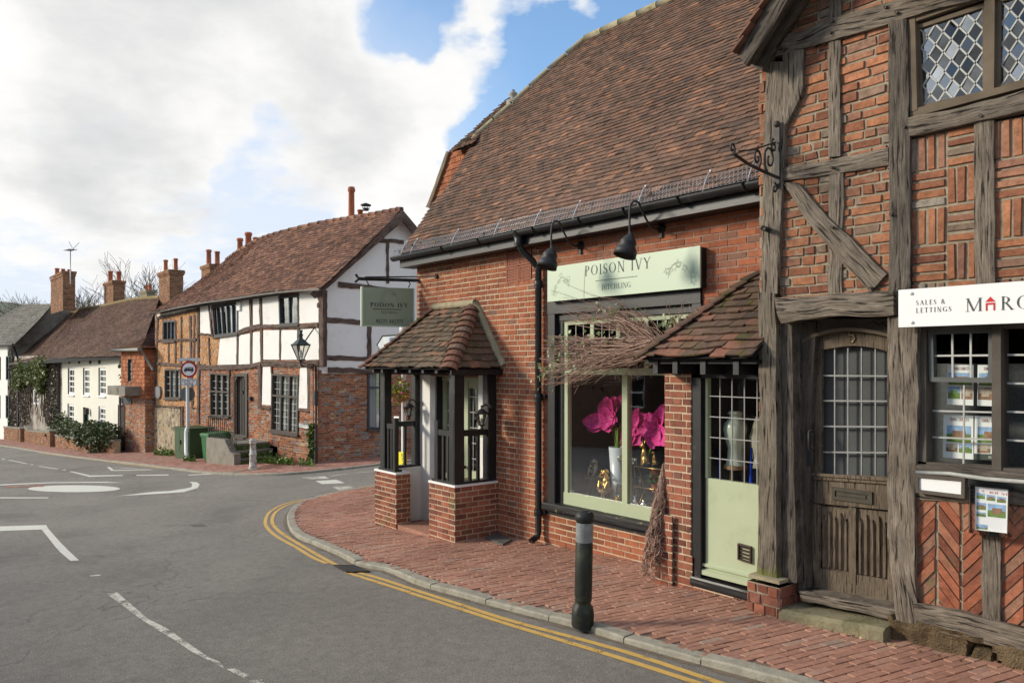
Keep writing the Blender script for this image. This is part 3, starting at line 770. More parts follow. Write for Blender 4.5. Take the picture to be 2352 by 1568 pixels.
for i in range(-295,195):
    for j in range(-45,70):
        c=e1*(j*.212+(i%2)*.106+U(-.004,.004)+(i%7)*.013)+e2*(i*.078)
        if not(-19<c.x<1.6 and 2<c.y<(17 if c.x<-11 else 7.2)): continue
        if not inpoly(c.x,c.y,pp): continue
        hx=e1*.1025; hy=e2*.0362; rot=U(-.02,.02); hx=hx+e2*rot*.1; hy=hy-e1*rot*.05
        h=U(-.003,.004); tz=[U(-.002,.002) for _ in range(4)]
        vs=[]
        for q,(sx_,sy_) in enumerate(((-1,-1),(1,-1),(1,1),(-1,1))):
            p=c+hx*sx_+hy*sy_; vs.append((p.x,p.y,gz(p.x,p.y)-.014))
        for q,(sx_,sy_) in enumerate(((-1,-1),(1,-1),(1,1),(-1,1))):
            p=c+hx*sx_*.965+hy*sy_*.93; vs.append((p.x,p.y,gz(p.x,p.y)+h+tz[q]-.002))
        mb.add(vs,[(4,5,6,7),(0,1,5,4),(1,2,6,5),(2,3,7,6),(3,0,4,7)],1)
mb.build('pavement',[pave_joint,pave],org=(-6,6,0),kind='structure')
# far pavement across the side street
fk=[onG(*zg(*q),-.0).xy for q in [(0,105),(116,122),(290,150),(600,190),(830,215),(1150,255),(1300,266),(1420,270),(1560,269),(1700,262),(1900,243),(2170,212)]]
a=(fk[0]-fk[1]).normalized(); b=(fk[-1]-fk[-2]).normalized()
fk=[fk[0]+a*q for q in (50,28,14,6)]+fk+[fk[-1]+b*q for q in (2,5,9,14)]; fk=[V((q.x,q.y)) for q in sm([V((q.x,q.y,0)) for q in fk],4)]
fin=offset(fk,.13)
if (fin[30]-V((-24,14))).length>(fk[30]-V((-24,14))).length: fin=offset(fk,-.13)
kerb('kerb_far',fk,fin,.9,9)
m,t,_,_=nt('paver_far'); p=pos(t); br=N(t,'ShaderNodeTexBrick'); br.inputs['Scale'].default_value=1; br.inputs['Brick Width'].default_value=.22; br.inputs['Row Height'].default_value=.11; br.inputs['Mortar Size'].default_value=.006
br.inputs['Color1'].default_value=(.30,.12,.085,1); br.inputs['Color2'].default_value=(.46,.25,.19,1); br.inputs['Mortar'].default_value=(.12,.08,.06,1); t.links.new(p,br.inputs['Vector'])
c=mult(t,br.outputs['Color'],noise(t,p,2.5,6,.7),.6,1.25); c=mix(t,ramp(t,noise(t,p,.45,5,.6),[(.55,0.),(.66,.8)]),c,(.26,.2,.15)); finish(t,c,.9,noise(t,p,30,4),.4,.006)
mb=MB()
for i in range(len(fin)-1):
    p0,p1=fin[i],fin[i+1]
    q0=V((p0.x-1.,p0.y+9)) if p0.x<-20 else V((-24,p0.y+1)); q1=V((p1.x-1.,p1.y+9)) if p1.x<-20 else V((-24,p1.y+1))
    if p0.x>=-22.6: q0=V((-24.5,max(p0.y,9.5)+.6)); 
    if p1.x>=-22.6: q1=V((-24.5,max(p1.y,9.5)+.6))
    gpoly(mb,[p0,p1,q1,q0],-.004)
mb.build('pavement_far',m,kind='structure')
# painted markings
mk=MB(); RO=RH+.005
def mpoly(pts,zf=zg,mb=mk): mb.add([onG(*(zf(*q)),RO) for q in pts],[tuple(range(len(pts)))])
def mline(pts,wd,mb,zf=zg,smooth=True):
    P=[onG(*(zf(*q) if zf else q),RO) for q in pts]; P=sm(P,5) if smooth else P
    vs=[]
    for i,p in enumerate(P):
        a=P[max(i-1,0)];b=P[min(i+1,len(P)-1)]; d=(b-a); n=V((-d.y,d.x,0)).normalized()*wd/2
        for q in (p-n,p+n): vs.append((q.x,q.y,gz(q.x,q.y)+RO+.004*0))
    mb.add(vs,[(2*i,2*i+1,2*i+3,2*i+2) for i in range(len(P)-1)])
mpoly([(-60,572),(265,562),(277,582),(240,588),(-60,599)])
mpoly([(240,589),(277,583),(345,660),(400,715),(455,765),(405,768),(350,722),(320,690)])
mpoly([(518,852),(575,846),(577,852),(520,856)])
el=[(425+265*math.cos(a*math.pi/16),354+20*math.sin(a*math.pi/16)) for a in range(32)]
mpoly(el)
mpoly([(1085,315),(1130,316),(1147,330),(1135,350),(1060,372),(1100,345),(1103,325)])
mpoly([(1100,345),(1060,373),(980,379),(900,384),(680,396),(870,373),(980,366),(1060,354)])
mpoly([(0,329),(300,317),(600,314),(712,320),(600,320),(300,322),(0,335)])
mpoly([(0,403),(280,404),(275,409),(0,409)]); mpoly([(397,256),(415,255),(520,278),(705,275),(705,280),(515,286)])
mpoly([(783,275),(965,272),(970,278),(785,280)]); mpoly([(1080,274),(1222,268),(1222,272),(1085,278)])
mpoly([(612,230),(632,230),(660,250),(640,252)]); mpoly([(634,230),(650,231),(878,245),(860,245),(720,238)]); mpoly([(650,252),(645,247),(860,245),(878,247)])
mpoly([(40,189),(60,190),(165,211),(145,211)]); mpoly([(213,225),(235,225),(342,241),(322,242)]); mpoly([(5,182),(22,182),(32,186),(16,186)]); mpoly([(174,215),(190,215),(194,218),(178,218)]); mpoly([(356,245),(372,245),(382,249),(366,249)])
mpoly([(1810,310),(1930,302),(1980,322),(1850,328)])
mk.build('road_marking',mark_w,org=(-10,0,0),kind='structure')
mk2=MB()
mpoly([(1730,290),(1865,282),(1895,296),(1790,300)],mb=mk2); mpoly([(1910,345),(2010,336),(2040,350),(1945,364)],mb=mk2)
for seg in ([(610,955),(672,948),(850,1100),(800,1095),(700,1020)],[(850,1100),(960,1155),(1040,1212),(1140,1280),(1090,1282),(1000,1220),(900,1160),(800,1096)],
            [(1090,1283),(1140,1280),(1200,1322),(1260,1345),(1290,1385),(1200,1338)],[(1300,1388),(1350,1385),(1442,1428),(1405,1442)],[(1430,1456),(1515,1446),(1500,1462),(1560,1480),(1600,1500),(1540,1500)]): mpoly(seg,mb=mk2)
mline([(1900,282),(2000,268),(2300,240)],.1,mk2)
mk2.build('road_marking',mark_worn,org=(-10,0,0),kind='structure')
my=MB(); fB=lambda x,y:(1176+.35*x,1019+.35*y)
W_=.062
mline([(1985,832),(2100,868),(2352,948)],W_,my); mline([(2060,835),(2180,868),(2352,925)],W_,my)
mline([(941,1360),(1060,1398),(1176,1435),(1386,1498),(1596,1565),(1900,1667)],W_,my,None); mline([(941,1350),(1060,1388),(1176,1425),(1421,1491),(1648,1565),(1900,1650)],W_,my,None)
mline([(1880,783),(1800,750),(1700,690),(1590,628),(1536,580),(1524,540),(1547,490),(1620,447),(1720,420),(1785,411)],W_,my)
mline([(1950,800),(1850,748),(1750,690),(1640,624),(1584,580),(1563,540),(1582,490),(1650,448),(1740,422),(1815,409)],W_,my)
mline([(1858,394),(1950,370),(2150,333),(2400,296)],W_,my); mline([(1868,402),(2000,368),(2150,343),(2400,308)],W_,my)
mline([(220,149),(600,197),(900,234),(1340,272)],W_,my)
my.build('road_marking_yellow',mark_y,org=(-8,4,0),kind='structure')
# gutter silt beside the kerb
mb=MB()
o1=offset(kerbc,0); s1=offset(kerbc,-.16 if inner[50]!=offset(kerbc,-.135)[50] else .16)
for i in range(0,len(kerbc)-1):
    p0,p1=kerbc[i],kerbc[i+1]; w0=.35+.3*nz(i*.35,3); w1=.35+.3*nz((i+1)*.35,3)
    q0=p0+(s1[i]-p0)*w0;q1=p1+(s1[i+1]-p1)*w1
    gpoly(mb,[p0,p1,q1,q0],RH+.0025)
mb.build('gutter_silt',M_mark('silt',(.16,.125,.085),.44),kind='structure')
def grate(pts,lbl,n=8):
    q=[onG(*(zg(*p)),RH+.008) for p in pts]; mb=MB(); up=V((0,0,1))
    L=lambda s,t:q[0].lerp(q[1],s).lerp(q[3].lerp(q[2],s),t)
    for k in range(n):
        s=k/n; mb.extr([L(s+.25/n,0),L(s+.8/n,0),L(s+.8/n,1),L(s+.25/n,1)],up*.012)
    for t0 in (0,.93): mb.extr([L(0,t0),L(1,t0),L(1,t0+.07),L(0,t0+.07)],up*.014)
    for s0 in (0,.95): mb.extr([L(s0,0),L(s0+.05,0),L(s0+.05,1),L(s0,1)],up*.014)
    o=mb.build('grating',iron,th:=thing('drain_grate',lbl,'drain',q[0]))
    b=MB(); b.add([L(0,0)-up*.001,L(1,0)-up*.001,L(1,1)-up*.001,L(0,1)-up*.001],[(0,1,2,3)]); b.build('gully_pit',M_plain('gully',(.03,.028,.025)),th)
grate([(1915,795),(2035,797),(2125,832),(1990,836)],'dark iron drain grate in the gutter between the broken double yellow lines')
grate([(1790,403),(1840,398),(1862,402),(1815,409)],'small iron drain grate by the kerb on the corner bend',5)
# inset of worn red setts in the far lane
mb=MB(); q=[onG(*(zg(*p)),RH+.006) for p in [(22,341),(250,330),(256,343),(40,349)]]
L=lambda s,t:q[0].lerp(q[1],s).lerp(q[3].lerp(q[2],s),t)
for k in range(6):
    for j in range(2): mb.extr([L((k+.08)/6,(j+.1)/2),L((k+.92)/6,(j+.1)/2),L((k+.92)/6,(j+.9)/2),L((k+.08)/6,(j+.9)/2)],(0,0,.004))
mb.build('road_setts',pave,kind='structure')
mb=MB(); q=[onG(*(zg(*p)),RH+.003) for p in [(1085,558),(1165,557),(1192,570),(1112,573)]]
L=lambda s,t:q[0].lerp(q[1],s).lerp(q[3].lerp(q[2],s),t)
for k in range(7):
    mb.extr([L((k+.2)/7,.05),L((k+.75)/7,.05),L((k+.75)/7,.95),L((k+.2)/7,.95)],(0,0,.004))
mb.build('manhole_cover',M_plain('worn_iron_cover',(.13,.12,.11),.7,.4,20),cat='manhole cover',label='small worn metal cover set in the tarmac in the middle of the junction')
# ---------------- red brick shop on the corner
FP=Fr((-12,6.85),(0,6.85)); A=12.
SH=thing('shop_building','red brick shop with steep mossy tiled roof and sage green shopfront','building',(-7.5,8.,gz(-7.5,6.85)))
aL=FP.h((958,700))[0]; aR=A-4.0
wL,zT=FP.h(z4(157,407)); wLb,zB=FP.h(z4(150,1243)); wR=FP.h(z4(796,380))[0]
zTop=4.05
door_h=rect(A-10.6,A-9.05,-2,2.12)
win_h=rect(wL,wR,zB,zT)
mb=MB()
bricks(mb,FP,rect(aL,FP.h((1240,700))[0],-.5,zTop),[door_h,rect(*[FP.h(zr(668,1300))[0],FP.h(zr(800,1300))[0]],FP.h(zr(735,1440))[1],FP.h(zr(735,1275))[1])],pat='english')
a1=FP.h((1240,700))[0]
bh=rect(FP.h((1592,900))[0],aR,-1,2.6)
bricks(mb,FP,rect(a1,aR,-.5,zB),[bh],pat='stretcher',mo=1)
bricks(mb,FP,rect(a1,wL,zB,zTop),[],pat='stretcher',mo=2)
bricks(mb,FP,rect(wL,aR,zT,zTop),[],pat='stretcher',mo=2)
bricks(mb,FP,rect(wR,aR,1.0,zT),[bh],pat='stretcher',mo=2)
# side return on the side street and closing walls
FS=Fr((aL-A,16.),(aL-A,6.85))
bricks(mb,Fr((aL-A,6.85),(aL-A,16),-1),rect(0,9.,-.5,zTop),[],c=.075,L=.225,pat='stretcher',mo=1)
mb.build('wall',[brick_new,mortar,mortar_grey],SH)
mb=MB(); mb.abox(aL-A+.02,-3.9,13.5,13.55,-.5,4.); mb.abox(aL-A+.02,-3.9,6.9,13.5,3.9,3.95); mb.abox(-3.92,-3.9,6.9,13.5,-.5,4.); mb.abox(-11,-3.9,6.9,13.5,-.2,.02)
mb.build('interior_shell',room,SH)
# terracotta air brick grilles
g=MB(); q=FP.H([(668,1290),(798,1266),(798,1424),(668,1450)],zr)
for i in range(2):
    for j in range(2):
        s=sub(q,i/2+.01,i/2+.49,j/2+.01,j/2+.49); n=ring(g,FP,s,.022,0,.012)
        for k in range(1,7): g.prism(FP,sub(n,k/7-.035,k/7+.035,0,1),-.01,.006)
        for k in range(1,8): g.prism(FP,sub(n,0,1,k/8-.035,k/8+.035),-.01,.008)
g.build('vent_grille',M_plain('terracotta_grille',(.34,.14,.09),.9,.2,9),SH)
g=MB(); g.prism(FP,q,-.06,-.05); g.build('vent_recess',room,SH)
# main roof
PS=1.158; Yo,Zo=6.50,4.06
def onroof(u,v):
    x,y,b=ray(u,v); T=(Zo-CAMZ-PS*Yo)/(b-PS*y); return V((x*T,y*T,CAMZ+b*T))
cs=1/math.sqrt(1+PS*PS)
def rab(u,v): p=onroof(u,v); return (p.x,(p.y-Yo)/cs)
Pm0=plane_map((0,Yo,Zo),(1,0,0),(0,cs,PS*cs))
def Pm(a,b,h):
    p=Pm0(a,b,h); k=max(0,1-b/1.2); p.y-=0; p.z+=.10*k*k*0
    p.z+=.03*nz(a*.8,b*.8)+.008*nz(a*4,b*6,2)
    return p
E=[rab(u,v) for u,v in [(915,590),(930,567),(959,524),(993,470),(1020,443),(1083,337),(1096,315),(1177,243),(1262,164),(1346,92)]]
bR=rab(1346,92)[1]
ap=E[-1]
poly=[(E[0][0],0)]+E[1:]+[(-3.97,bR),(-3.97,0)]
mb=MB(); tiles(mb,Pm,poly,w=.152,g=.09,jit=.006,back=1)
# darker underside
mb.build('roof',[tile_main,room],SH)
# rear slope so the building is closed
mb=MB(); yr=Yo+bR*cs; zr_=Zo+bR*PS*cs
mb.add([(ap[0],yr,zr_-.02),(-3.97,yr,zr_-.02),(-3.97,yr+4,zr_-4.6),(-11.4,yr+4,zr_-4.6)],[(0,1,2,3)])
pg=[Pm0(a,b,-.03) for a,b in poly[:len(E)]]
mb.add(pg+[(ap[0],yr+1.,zr_-1.2),(-11.3,yr+2.5,zr_-3.),(-11.2,yr+3.2,Zo),(-11.2,Yo+.3,Zo)],[tuple(range(len(pg)+4))])
mb.build('rear_roof',tile_far,SH)
# mortar bedded verge and ridge
mb=MB(); vp=[Pm0(*e,.01) for e in E[5:]]
for i in range(len(vp)-1):
    a,b=vp[i],vp[i+1]; L=(b-a).length; k=max(1,int(L/.33))
    for j in range(k):
        p=a.lerp(b,(j+.04)/k);q=a.lerp(b,(j+.96)/k); mb.tube([p+V((-.02,0,.02)),q+V((-.02,0,.025))],[.062,.056],8)
a=vp[-1]; x=a.x
while x<-4.4:
    mb.tube([(x,yr,zr_+.01),(x+.42,yr,zr_+.02)],[.085,.078],8); x+=.44
mb.build('ridge_tiles',cement,SH)
# tile hung gable strip and small mossy half hip behind
FG=Fr((-16,8.55),(0,8.55))
hp=FG.H([(385,770),(500,738),(520,760),(420,900),(350,1010),(290,1080),(280,1045),(300,1000)],zr)
mb=MB(); tiles(mb,lambda a,b,h:FG.P(a,h,b),hp,w=.16,g=.11,jit=.004); mb.prism(FG,hp,-.2,-.02); mb.build('hung_tiles',tile_bright,SH)
mb=MB(); timber(mb,FG,FG.H([(378,775),(300,990),(272,1060)],zr),FG.H([(392,778),(316,990),(290,1062)],zr),-.1,.08); mb.build('bargeboard',M_plain('verge_board',(.2,.15,.1),.9,.3,9),SH)
mb=MB(); sp=.9; cc=1/math.sqrt(1+sp*sp); z0=FG.h(zr(385,772))[1]
def o2(u,v):
    x,y,b=ray(u,v); T=(z0-CAMZ-sp*8.45)/(b-sp*y); p=V((x*T,y*T,0)); return (p.x,(p.y-8.45)/cc)
hpoly=[o2(*zr(*p)) for p in [(380,778),(410,745),(510,660),(600,575),(690,495),(722,505),(620,600),(530,685),(492,742),(440,758)]]
tiles(mb,plane_map((0,8.45,z0),(1,0,0),(0,cc,sp*cc)),hpoly,w=.15,g=.1,jit=.015,back=1,th=.02); mb.build('half_hip_roof',[tile_moss,room],SH)
mb=MB(); c=FG.P(*[FG.h(zr(703,510))[0],-.6,FG.h(zr(703,510))[1]]); FGb=Fr((-16,9.3),(0,9.3)); hh=FGb.h(zr(703,515)); hb=FGb.h(zr(703,460))
sc_=(hb[1]-hh[1]); c=FGb.P(hh[0],0,hh[1])
mb.lathe(c,[(.13,-.12),(.13,0),(.07,sc_*.1),(.05,sc_*.3),(.085,sc_*.5),(.08,sc_*.7),(.035,sc_*.85),(.03,sc_)],12); mb.build('finial',M_plain('lead_finial',(.3,.28,.25),.7),SH)
# gutter, fascia, brackets, leaf guard
gx0,gx1=-11.22,-4.02
mb=MB(); mb.abox(gx0+.1,gx1,6.585,6.61,3.87,4.03); mb.abox(gx0+.1,gx1,6.61,6.86,3.87,3.885); mb.build('fascia',black_paint,SH)
gt=MB(); n=10; vs=[]
for x in (gx0,gx1):
    for i in range(n+1):
        t=math.pi*i/n; vs.append((x,6.52-.065*math.cos(t),4.045-.07*math.sin(t)))
for x in (gx0,gx1):
    for i in range(n+1):
        t=math.pi*i/n; vs.append((x,6.52-.058*math.cos(t),4.045-.062*math.sin(t)))
k=n+1; fs=[(i,i+1,k+i+1,k+i) for i in range(n)]+[(2*k+i,2*k+i+1,3*k+i+1,3*k+i) for i in range(n)]+[(0,k,3*k,2*k),(n,k+n,3*k+n,2*k+n),tuple(range(k)),tuple(range(k,2*k))]
gt.add(vs,fs,0,smooth=False); go=gt.build('gutter',black_paint,SH)
mb=MB()
for i,u in enumerate((1012,1096,1222,1327,1430,1555,1705)):
    x,y,b=ray(u,500); T=6.45/y; X=x*T
    pts=[(X,6.52-.075*math.cos(math.pi*j/8),4.05-.08*math.sin(math.pi*j/8)) for j in range(9)]+[(X,6.6,4.0)]
    mb.tube(pts,.012,5)
mb.build('gutter_brackets',black_paint,go)
# wire guard
mb=MB(); P0=lambda x:V((x,6.455,4.06)); P1=lambda x:V((x,6.60,4.24)); x=gx0
while x<gx1-.02:
    mb.tube([P0(x),P1(x+.1)],.0022,3,cap=False); mb.tube([P1(x),P0(x+.1)],.0022,3,cap=False); x+=.05
for f in (0,.5,1): mb.tube([P0(gx0).lerp(P1(gx0),f),P0(gx1).lerp(P1(gx1),f)],.0028,3)
mb.build('leaf_guard_mesh',galv,SH)
for u,v in [(925,583),(975,545),(1059,537),(1157,515),(1246,498),(1340,473),(1491,437),(1639,405),(1740,385)]:
    p=onroof(u,v); X=p.x; mb=MB()
    mb.tube([(X,6.46,4.03),(X,6.5,4.13),(X,6.56,4.24),(X,6.6,4.27)],.009,5); mb.ball((X,6.6,4.275),.018,0,6,4); mb.build('guard_clip',galv,SH)
# litter in the guard
mb=MB()
for k in range(170):
    X=U(gx0,gx1); 
    if nz(X*1.4,5)<-.12: continue
    leaf(mb,(X,U(6.5,6.62),4.09+U(0,.1)),U(.03,.07),0 if R()<.65 else 1)
mb.build('leaf_litter',[leaf_dry,leaf_ivy],SH,kind='stuff')
# downpipe
dp=MB(); Xd=FP.h((1247,900))[0]-A; yd=6.77; gzz=gz(Xd,6.8)
dp.tube([(Xd-.11,6.52,3.98),(Xd-.11,6.52,3.9),(Xd-.1,6.56,3.8),(Xd-.03,6.7,3.66),(Xd,yd,3.55),(Xd,yd,gzz+.16),(Xd,yd-.02,gzz+.1),(Xd,yd-.13,gzz+.05)],.043,12)
for z in (3.9,3.36,3.6,gzz+.42,1.86): dp.lathe((Xd if z<3.8 else Xd-.11,yd if z<3.8 else 6.52,z),[(.054,-.05),(.058,-.04),(.058,.03),(.052,.045)],12)
for z in (1.86,gzz+.42): dp.abox(Xd-.1,Xd+.1,yd+.02,6.85,z-.02,z+.03)
dp.lathe((Xd-.11,6.52,3.94),[(.05,-.02),(.07,.03),(.075,.1)],12)
dp.build('downpipe',black_paint,SH)
# ---- shop window
def prismq(mb,F,q,d0,d1,m=0): mb.prism(F,q,d0,d1,m)
# outer black surround
mb=MB(); tl=(wL,zT);wr_=wR
mb.fbox(FP,wL,wL+.13,-.12,.03,zB,zT-.12); mb.fbox(FP,wL+.13,wL+.22,-.16,-.03,zB,zT-.18)
mb.fbox(FP,wL,wR,-.12,.04,zT-.16,zT); mb.fbox(FP,wL+.13,wR-.1,-.16,-.02,zT-.25,zT-.16)
mb.fbox(FP,wR-.12,wR,-.12,.03,1.2,zT-.16)
wf=mb.build('window',black_paint,SH)
mb=MB(); timber(mb,FP,[(wL-.06,zB+.02),(A-5.2,zB+.02)],[(wL-.06,zB-.075),(A-5.2,zB-.075)],-.1,.09,wob=.003,dep=.004); mb.fbox(FP,wL-.02,A-5.2,-.05,.015,zB-.14,zB-.07)
mb.build('sill',M_plain('black_flaking_sill',(.02,.02,.02),.6,.4,8,bump=.6,bd=.01,dirt=(.26,.2,.13),dscale=9,dth=(.62,.68)),wf)
gL=wL+.22; gR=A-4.75; dG=-.07
zs=zB+.02
ztr=FP.h(z4(230,690),dG)[1]; zbb=FP.h(z4(240,1200),dG)[1]
mb=MB()
mb.fbox(FP,gL,gR,dG-.05,dG+.03,zs-.0,zbb); mb.fbox(FP,gL,gL+.075,dG-.05,dG+.02,zbb,zT-.25)
mb.fbox(FP,gL+.075,gR,dG-.05,dG+.04,ztr-.05,ztr+.03)
m0=FP.h(z4(465,900),dG)[0];m1=FP.h(z4(487,900),dG)[0]
mb.fbox(FP,m0,m1,dG-.06,dG+.025,zbb,ztr-.05)
zt2=zT-.25; mb.fbox(FP,gL+.075,gR,dG-.05,dG+.02,zt2-.06,zt2)
tm=[gL+.075+(gR-gL-.075)*k/6 for k in range(1,6)]
for a in tm: mb.fbox(FP,a-.03,a+.03,dG-.05,dG+.02,ztr+.03,zt2-.06)
mb.build('frame',sage,wf)
panes(FP,[(gL+.075,ztr-.05),(gR,ztr-.05),(gR,zbb),(gL+.075,zbb)],dG,1,1,wf)
ed=[gL+.075]+tm+[gR]
gtop=MB(); ltop=MB()
for i in range(6):
    a0,a1_=ed[i]+(.03 if i else 0),ed[i+1]-.03
    gtop.add([FP.P(a0,dG,ztr+.03),FP.P(a1_,dG,ztr+.03),FP.P(a1_,dG,zt2-.06),FP.P(a0,dG,zt2-.06)],[(0,1,2,3)])
    for s in (1/3,2/3): x=a0+(a1_-a0)*s; ltop.fbox(FP,x-.004,x+.004,dG-.005,dG+.005,ztr+.03,zt2-.06)
    for s in (1/3,2/3): z=ztr+.03+(zt2-.06-ztr-.03)*s; ltop.fbox(FP,a0,a1_,dG-.006,dG+.006,z-.004,z+.004)
gtop.build('transom_glass',glass_d,wf); ltop.build('transom_cames',lead,wf)
# dark display back and floor
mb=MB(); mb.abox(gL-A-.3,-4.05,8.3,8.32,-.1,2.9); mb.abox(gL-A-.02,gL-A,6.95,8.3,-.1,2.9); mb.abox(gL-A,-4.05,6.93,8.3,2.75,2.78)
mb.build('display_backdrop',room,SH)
mb=MB(); mb.abox(gL-A,-4.1,6.94,7.75,zbb-.10,zbb-.06); mb.build('display_shelf',room_mid,SH)
ZD=zbb-.06
# ---- bay with pier and sage door panel
FB=Fr((-12,6.29),(0,6.29)); pL=FB.h(z4(638,1000))[0]; pR=FB.h(z4(748,1000))[0]; zE=2.36
mb=MB(); bricks(mb,FB,rect(pL,pR,-.5,zE),[],pat='flemish',L=.215)
bricks(mb,FB,rect(pL-.09,pL+.14,-.5,.72),[],d=.05,pat='stretcher',mo=1,L=.2); bricks(mb,FB,rect(pL+.14,pR+.02,-.5,.35),[],d=.004,pat='stretcher')
bricks(mb,FB,rect(pR,A-3.9,-.5,FB.h(z4(800,1575))[1]),[],pat='stretcher')
FBs=Fr((pL-A,6.85),(pL-A,6.29),-1); bricks(mb,Fr((pL-A,6.29),(pL-A,6.85),-1),rect(0,.56,-.5,zE),[],pat='stretcher')
mb.prism(FB,[(pL-.09,.70),(pL+.0,.70),(pL+.0,.82)],-.1,.05,0)
mb.fbox(FB,pL+.01,pR-.01,-.14,-.02,-.4,zE,1)
mb.build('pier',[brick_pier,mortar],SH)
bx0=pR; bx1=FB.h(z4(785,1000))[0]; zb0=FB.h(z4(785,1555))[1]
mb=MB(); mb.fbox(FB,bx0+.003,bx1,-.16,-.01,zb0-.02,zE); mb.fbox(FB,bx1,bx1+.02,-.16,-.05,zb0,zE); mb.build('door_post',black_paint,SH)
mb=MB(); timber(mb,FB,[(bx0+.01,zb0+.0),(A-3.95,zb0+.0)],[(bx0+.01,zb0-.09),(A-3.95,zb0-.09)],-.1,.03,wob=.002,dep=.003); mb.build('door_sill',black_paint,SH)
dd=-.07; DR=A-3.97
g0=FB.h(z4(818,900),dd)[0]; gzt=FB.h(z4(818,712),dd)[1]; gzb=FB.h(z4(818,1140),dd)[1]
mb=MB(); mb.fbox(FB,bx1+.0,g0,dd-.05,dd+.012,gzb,zE-.02); mb.fbox(FB,g0,DR,dd-.05,dd+.012,gzt,zE-.02); 
mb.fbox(FB,bx1+.0,DR,dd-.05,dd+.005,zb0+.02,gzb)
mb.prism(FB,rect(bx1-.02,DR,zb0+.01,zb0+.09),dd,dd+.05,0,bev=.02); mb.prism(FB,rect(bx1-.02,DR,zb0+.09,zb0+.15),dd,dd+.03,0,bev=.02)
dr=mb.build('door',sage_door,SH)
panes(FB,[(g0,gzt),(DR,gzt),(DR,gzb),(g0,gzb)],dd-.01,6,5,dr,bw=.009,bm=M_plain('lead_grey',(.3,.3,.29),.6,.2,12,metal=.2))
mb=MB(); q=FB.H([(950,1410),(1005,1425),(1005,1495),(950,1478)],z4,dd)
nq=ring(mb,FB,q,.012,dd,dd+.035)
for k in range(4): mb.prism(FB,sub(nq,0,1,k/4+.02,(k+1)/4-.04),dd,dd+.028,0,bev=.012)
mb.build('vent_louvre',M_plain('brown_plastic',(.07,.045,.035),.5,.1,5,bump=0),SH)
# bay roof
bs=(3.2-2.36)/.9; c_=1/math.sqrt(1+bs*bs)
mb=MB(); Bm=plane_map((0,5.95,2.36),(1,0,0),(0,c_,bs*c_)); Bmw=lambda a,b,h:Bm(a,b,h)+V((0,0,.012*nz(a*3,b*3)))
H=.9/c_
tiles(mb,Bmw,[(-5.3,0),(-4.0,0),(-4.0,H),(-4.56,H)],w=.165,g=.1,jit=.012,lift=.03,th=.018,back=1)
# left return slope
ls=plane_map((-5.3,5.95,2.36),(0,1,0),V((.74,0,.84))); 
mb.add([(-5.3,5.95,2.34),(-4.56,6.85,3.18),(-5.3,6.85,2.34)],[(0,1,2)],1)
tiles(mb,ls,[(0,0),(.9,0),(.9,1.12)],w=.165,g=.1,jit=.01,lift=.03,th=.018)
mb.add([(-5.3,5.97,2.33),(-4.0,5.97,2.33),(-4.0,6.85,2.33),(-5.3,6.85,2.33)],[(0,1,2,3)],1)
br_=mb.build('bay_roof',[tile_moss,room],SH)
def bonnets(name,p0,p1,n,wid,mat,par,side=None):
    "overlapping curved hip tiles from p0 (low) to p1 (high)"
    mb=MB(); p0=V(p0);p1=V(p1); D=(p1-p0); L=D.length; D.normalize(); X=D.cross(V((0,0,1))).normalized(); Z=X.cross(D)
    for k in range(n):
        a=p0+D*(L*k/n-.02); b=a+D*(L/n*1.7); vs=[]
        for q,(o,w_,lift,th) in enumerate(((a,wid*U(.95,1.08),.035,0),(b,wid*.6,.0,0),(a,wid*.95,.015,1),(b,wid*.55,-.015,1))):
            for i in range(7):
                t=math.radians(-75+25*i); vs.append(o+X*math.sin(t)*w_+Z*(math.cos(t)*w_*.62-w_*.35+lift))
        mb.add(vs,[(i,i+1,8+i,7+i) for i in range(6)]+[(14+i,15+i,1+i,i) for i in range(6)],0)
    return mb.build(name,mat,par)
bonnets('hip_tiles',(-5.34,5.92,2.36),(-4.56,6.83,3.2),11,.10,tile_moss,br_)
# rafter feet under the bay roof and black soffit board
mb=MB()
for u in (1505,1550,1614,1690):
    F5=Fr((-12,6.0),(0,6.0)); a=F5.h((u,840))[0]; mb.prism(F5,rect(a-.03,a+.03,2.2,2.33),-.4,.0)
mb.abox(-5.28,-4.02,6.02,6.3,2.30,2.34); mb.abox(-5.2,-4.02,6.30,6.33,2.16,2.32)
mb.build('rafter_feet',black_paint,SH)
# ---- porch
ZE=2.235
PO=thing('porch','black timber porch on brick piers with a hipped mossy tile roof','porch',(-9.9,6.4,gz(-9.9,6.4)))
FF=Fr((-12,6.1),(0,6.1)); zc=FF.h(zp(555,1035))[1]; zcl=FF.h(zp(215,940))[1]; zc2=(zc+zcl)/2+.0
pier=MB(); xl0,xl1=-11.07,-10.41; xr0,xr1=-9.48,-8.83
def boxbr(mb,x0,x1,y0,y1,z0,z1,sides='FRLB',pat='flemish'):
    if 'F' in sides: bricks(mb,Fr((x0,y0),(x1,y0)),rect(0,x1-x0,z0,z1),[],pat=pat,L=.215)
    if 'R' in sides: bricks(mb,Fr((x1,y0),(x1,y1)),rect(0,y1-y0,z0,z1),[],pat='stretcher' if pat!='mixed' else pat,L=.2)
    if 'L' in sides: bricks(mb,Fr((x0,y1),(x0,y0)),rect(0,y1-y0,z0,z1),[],pat='stretcher')
    if 'B' in sides: bricks(mb,Fr((x1,y1),(x0,y1)),rect(0,x1-x0,z0,z1),[],pat='stretcher')
boxbr(pier,xl0,xl1,6.1,6.35,-.4,zc2-.03); pl=pier.build('brick_pier',[brick_pier,mortar],PO)
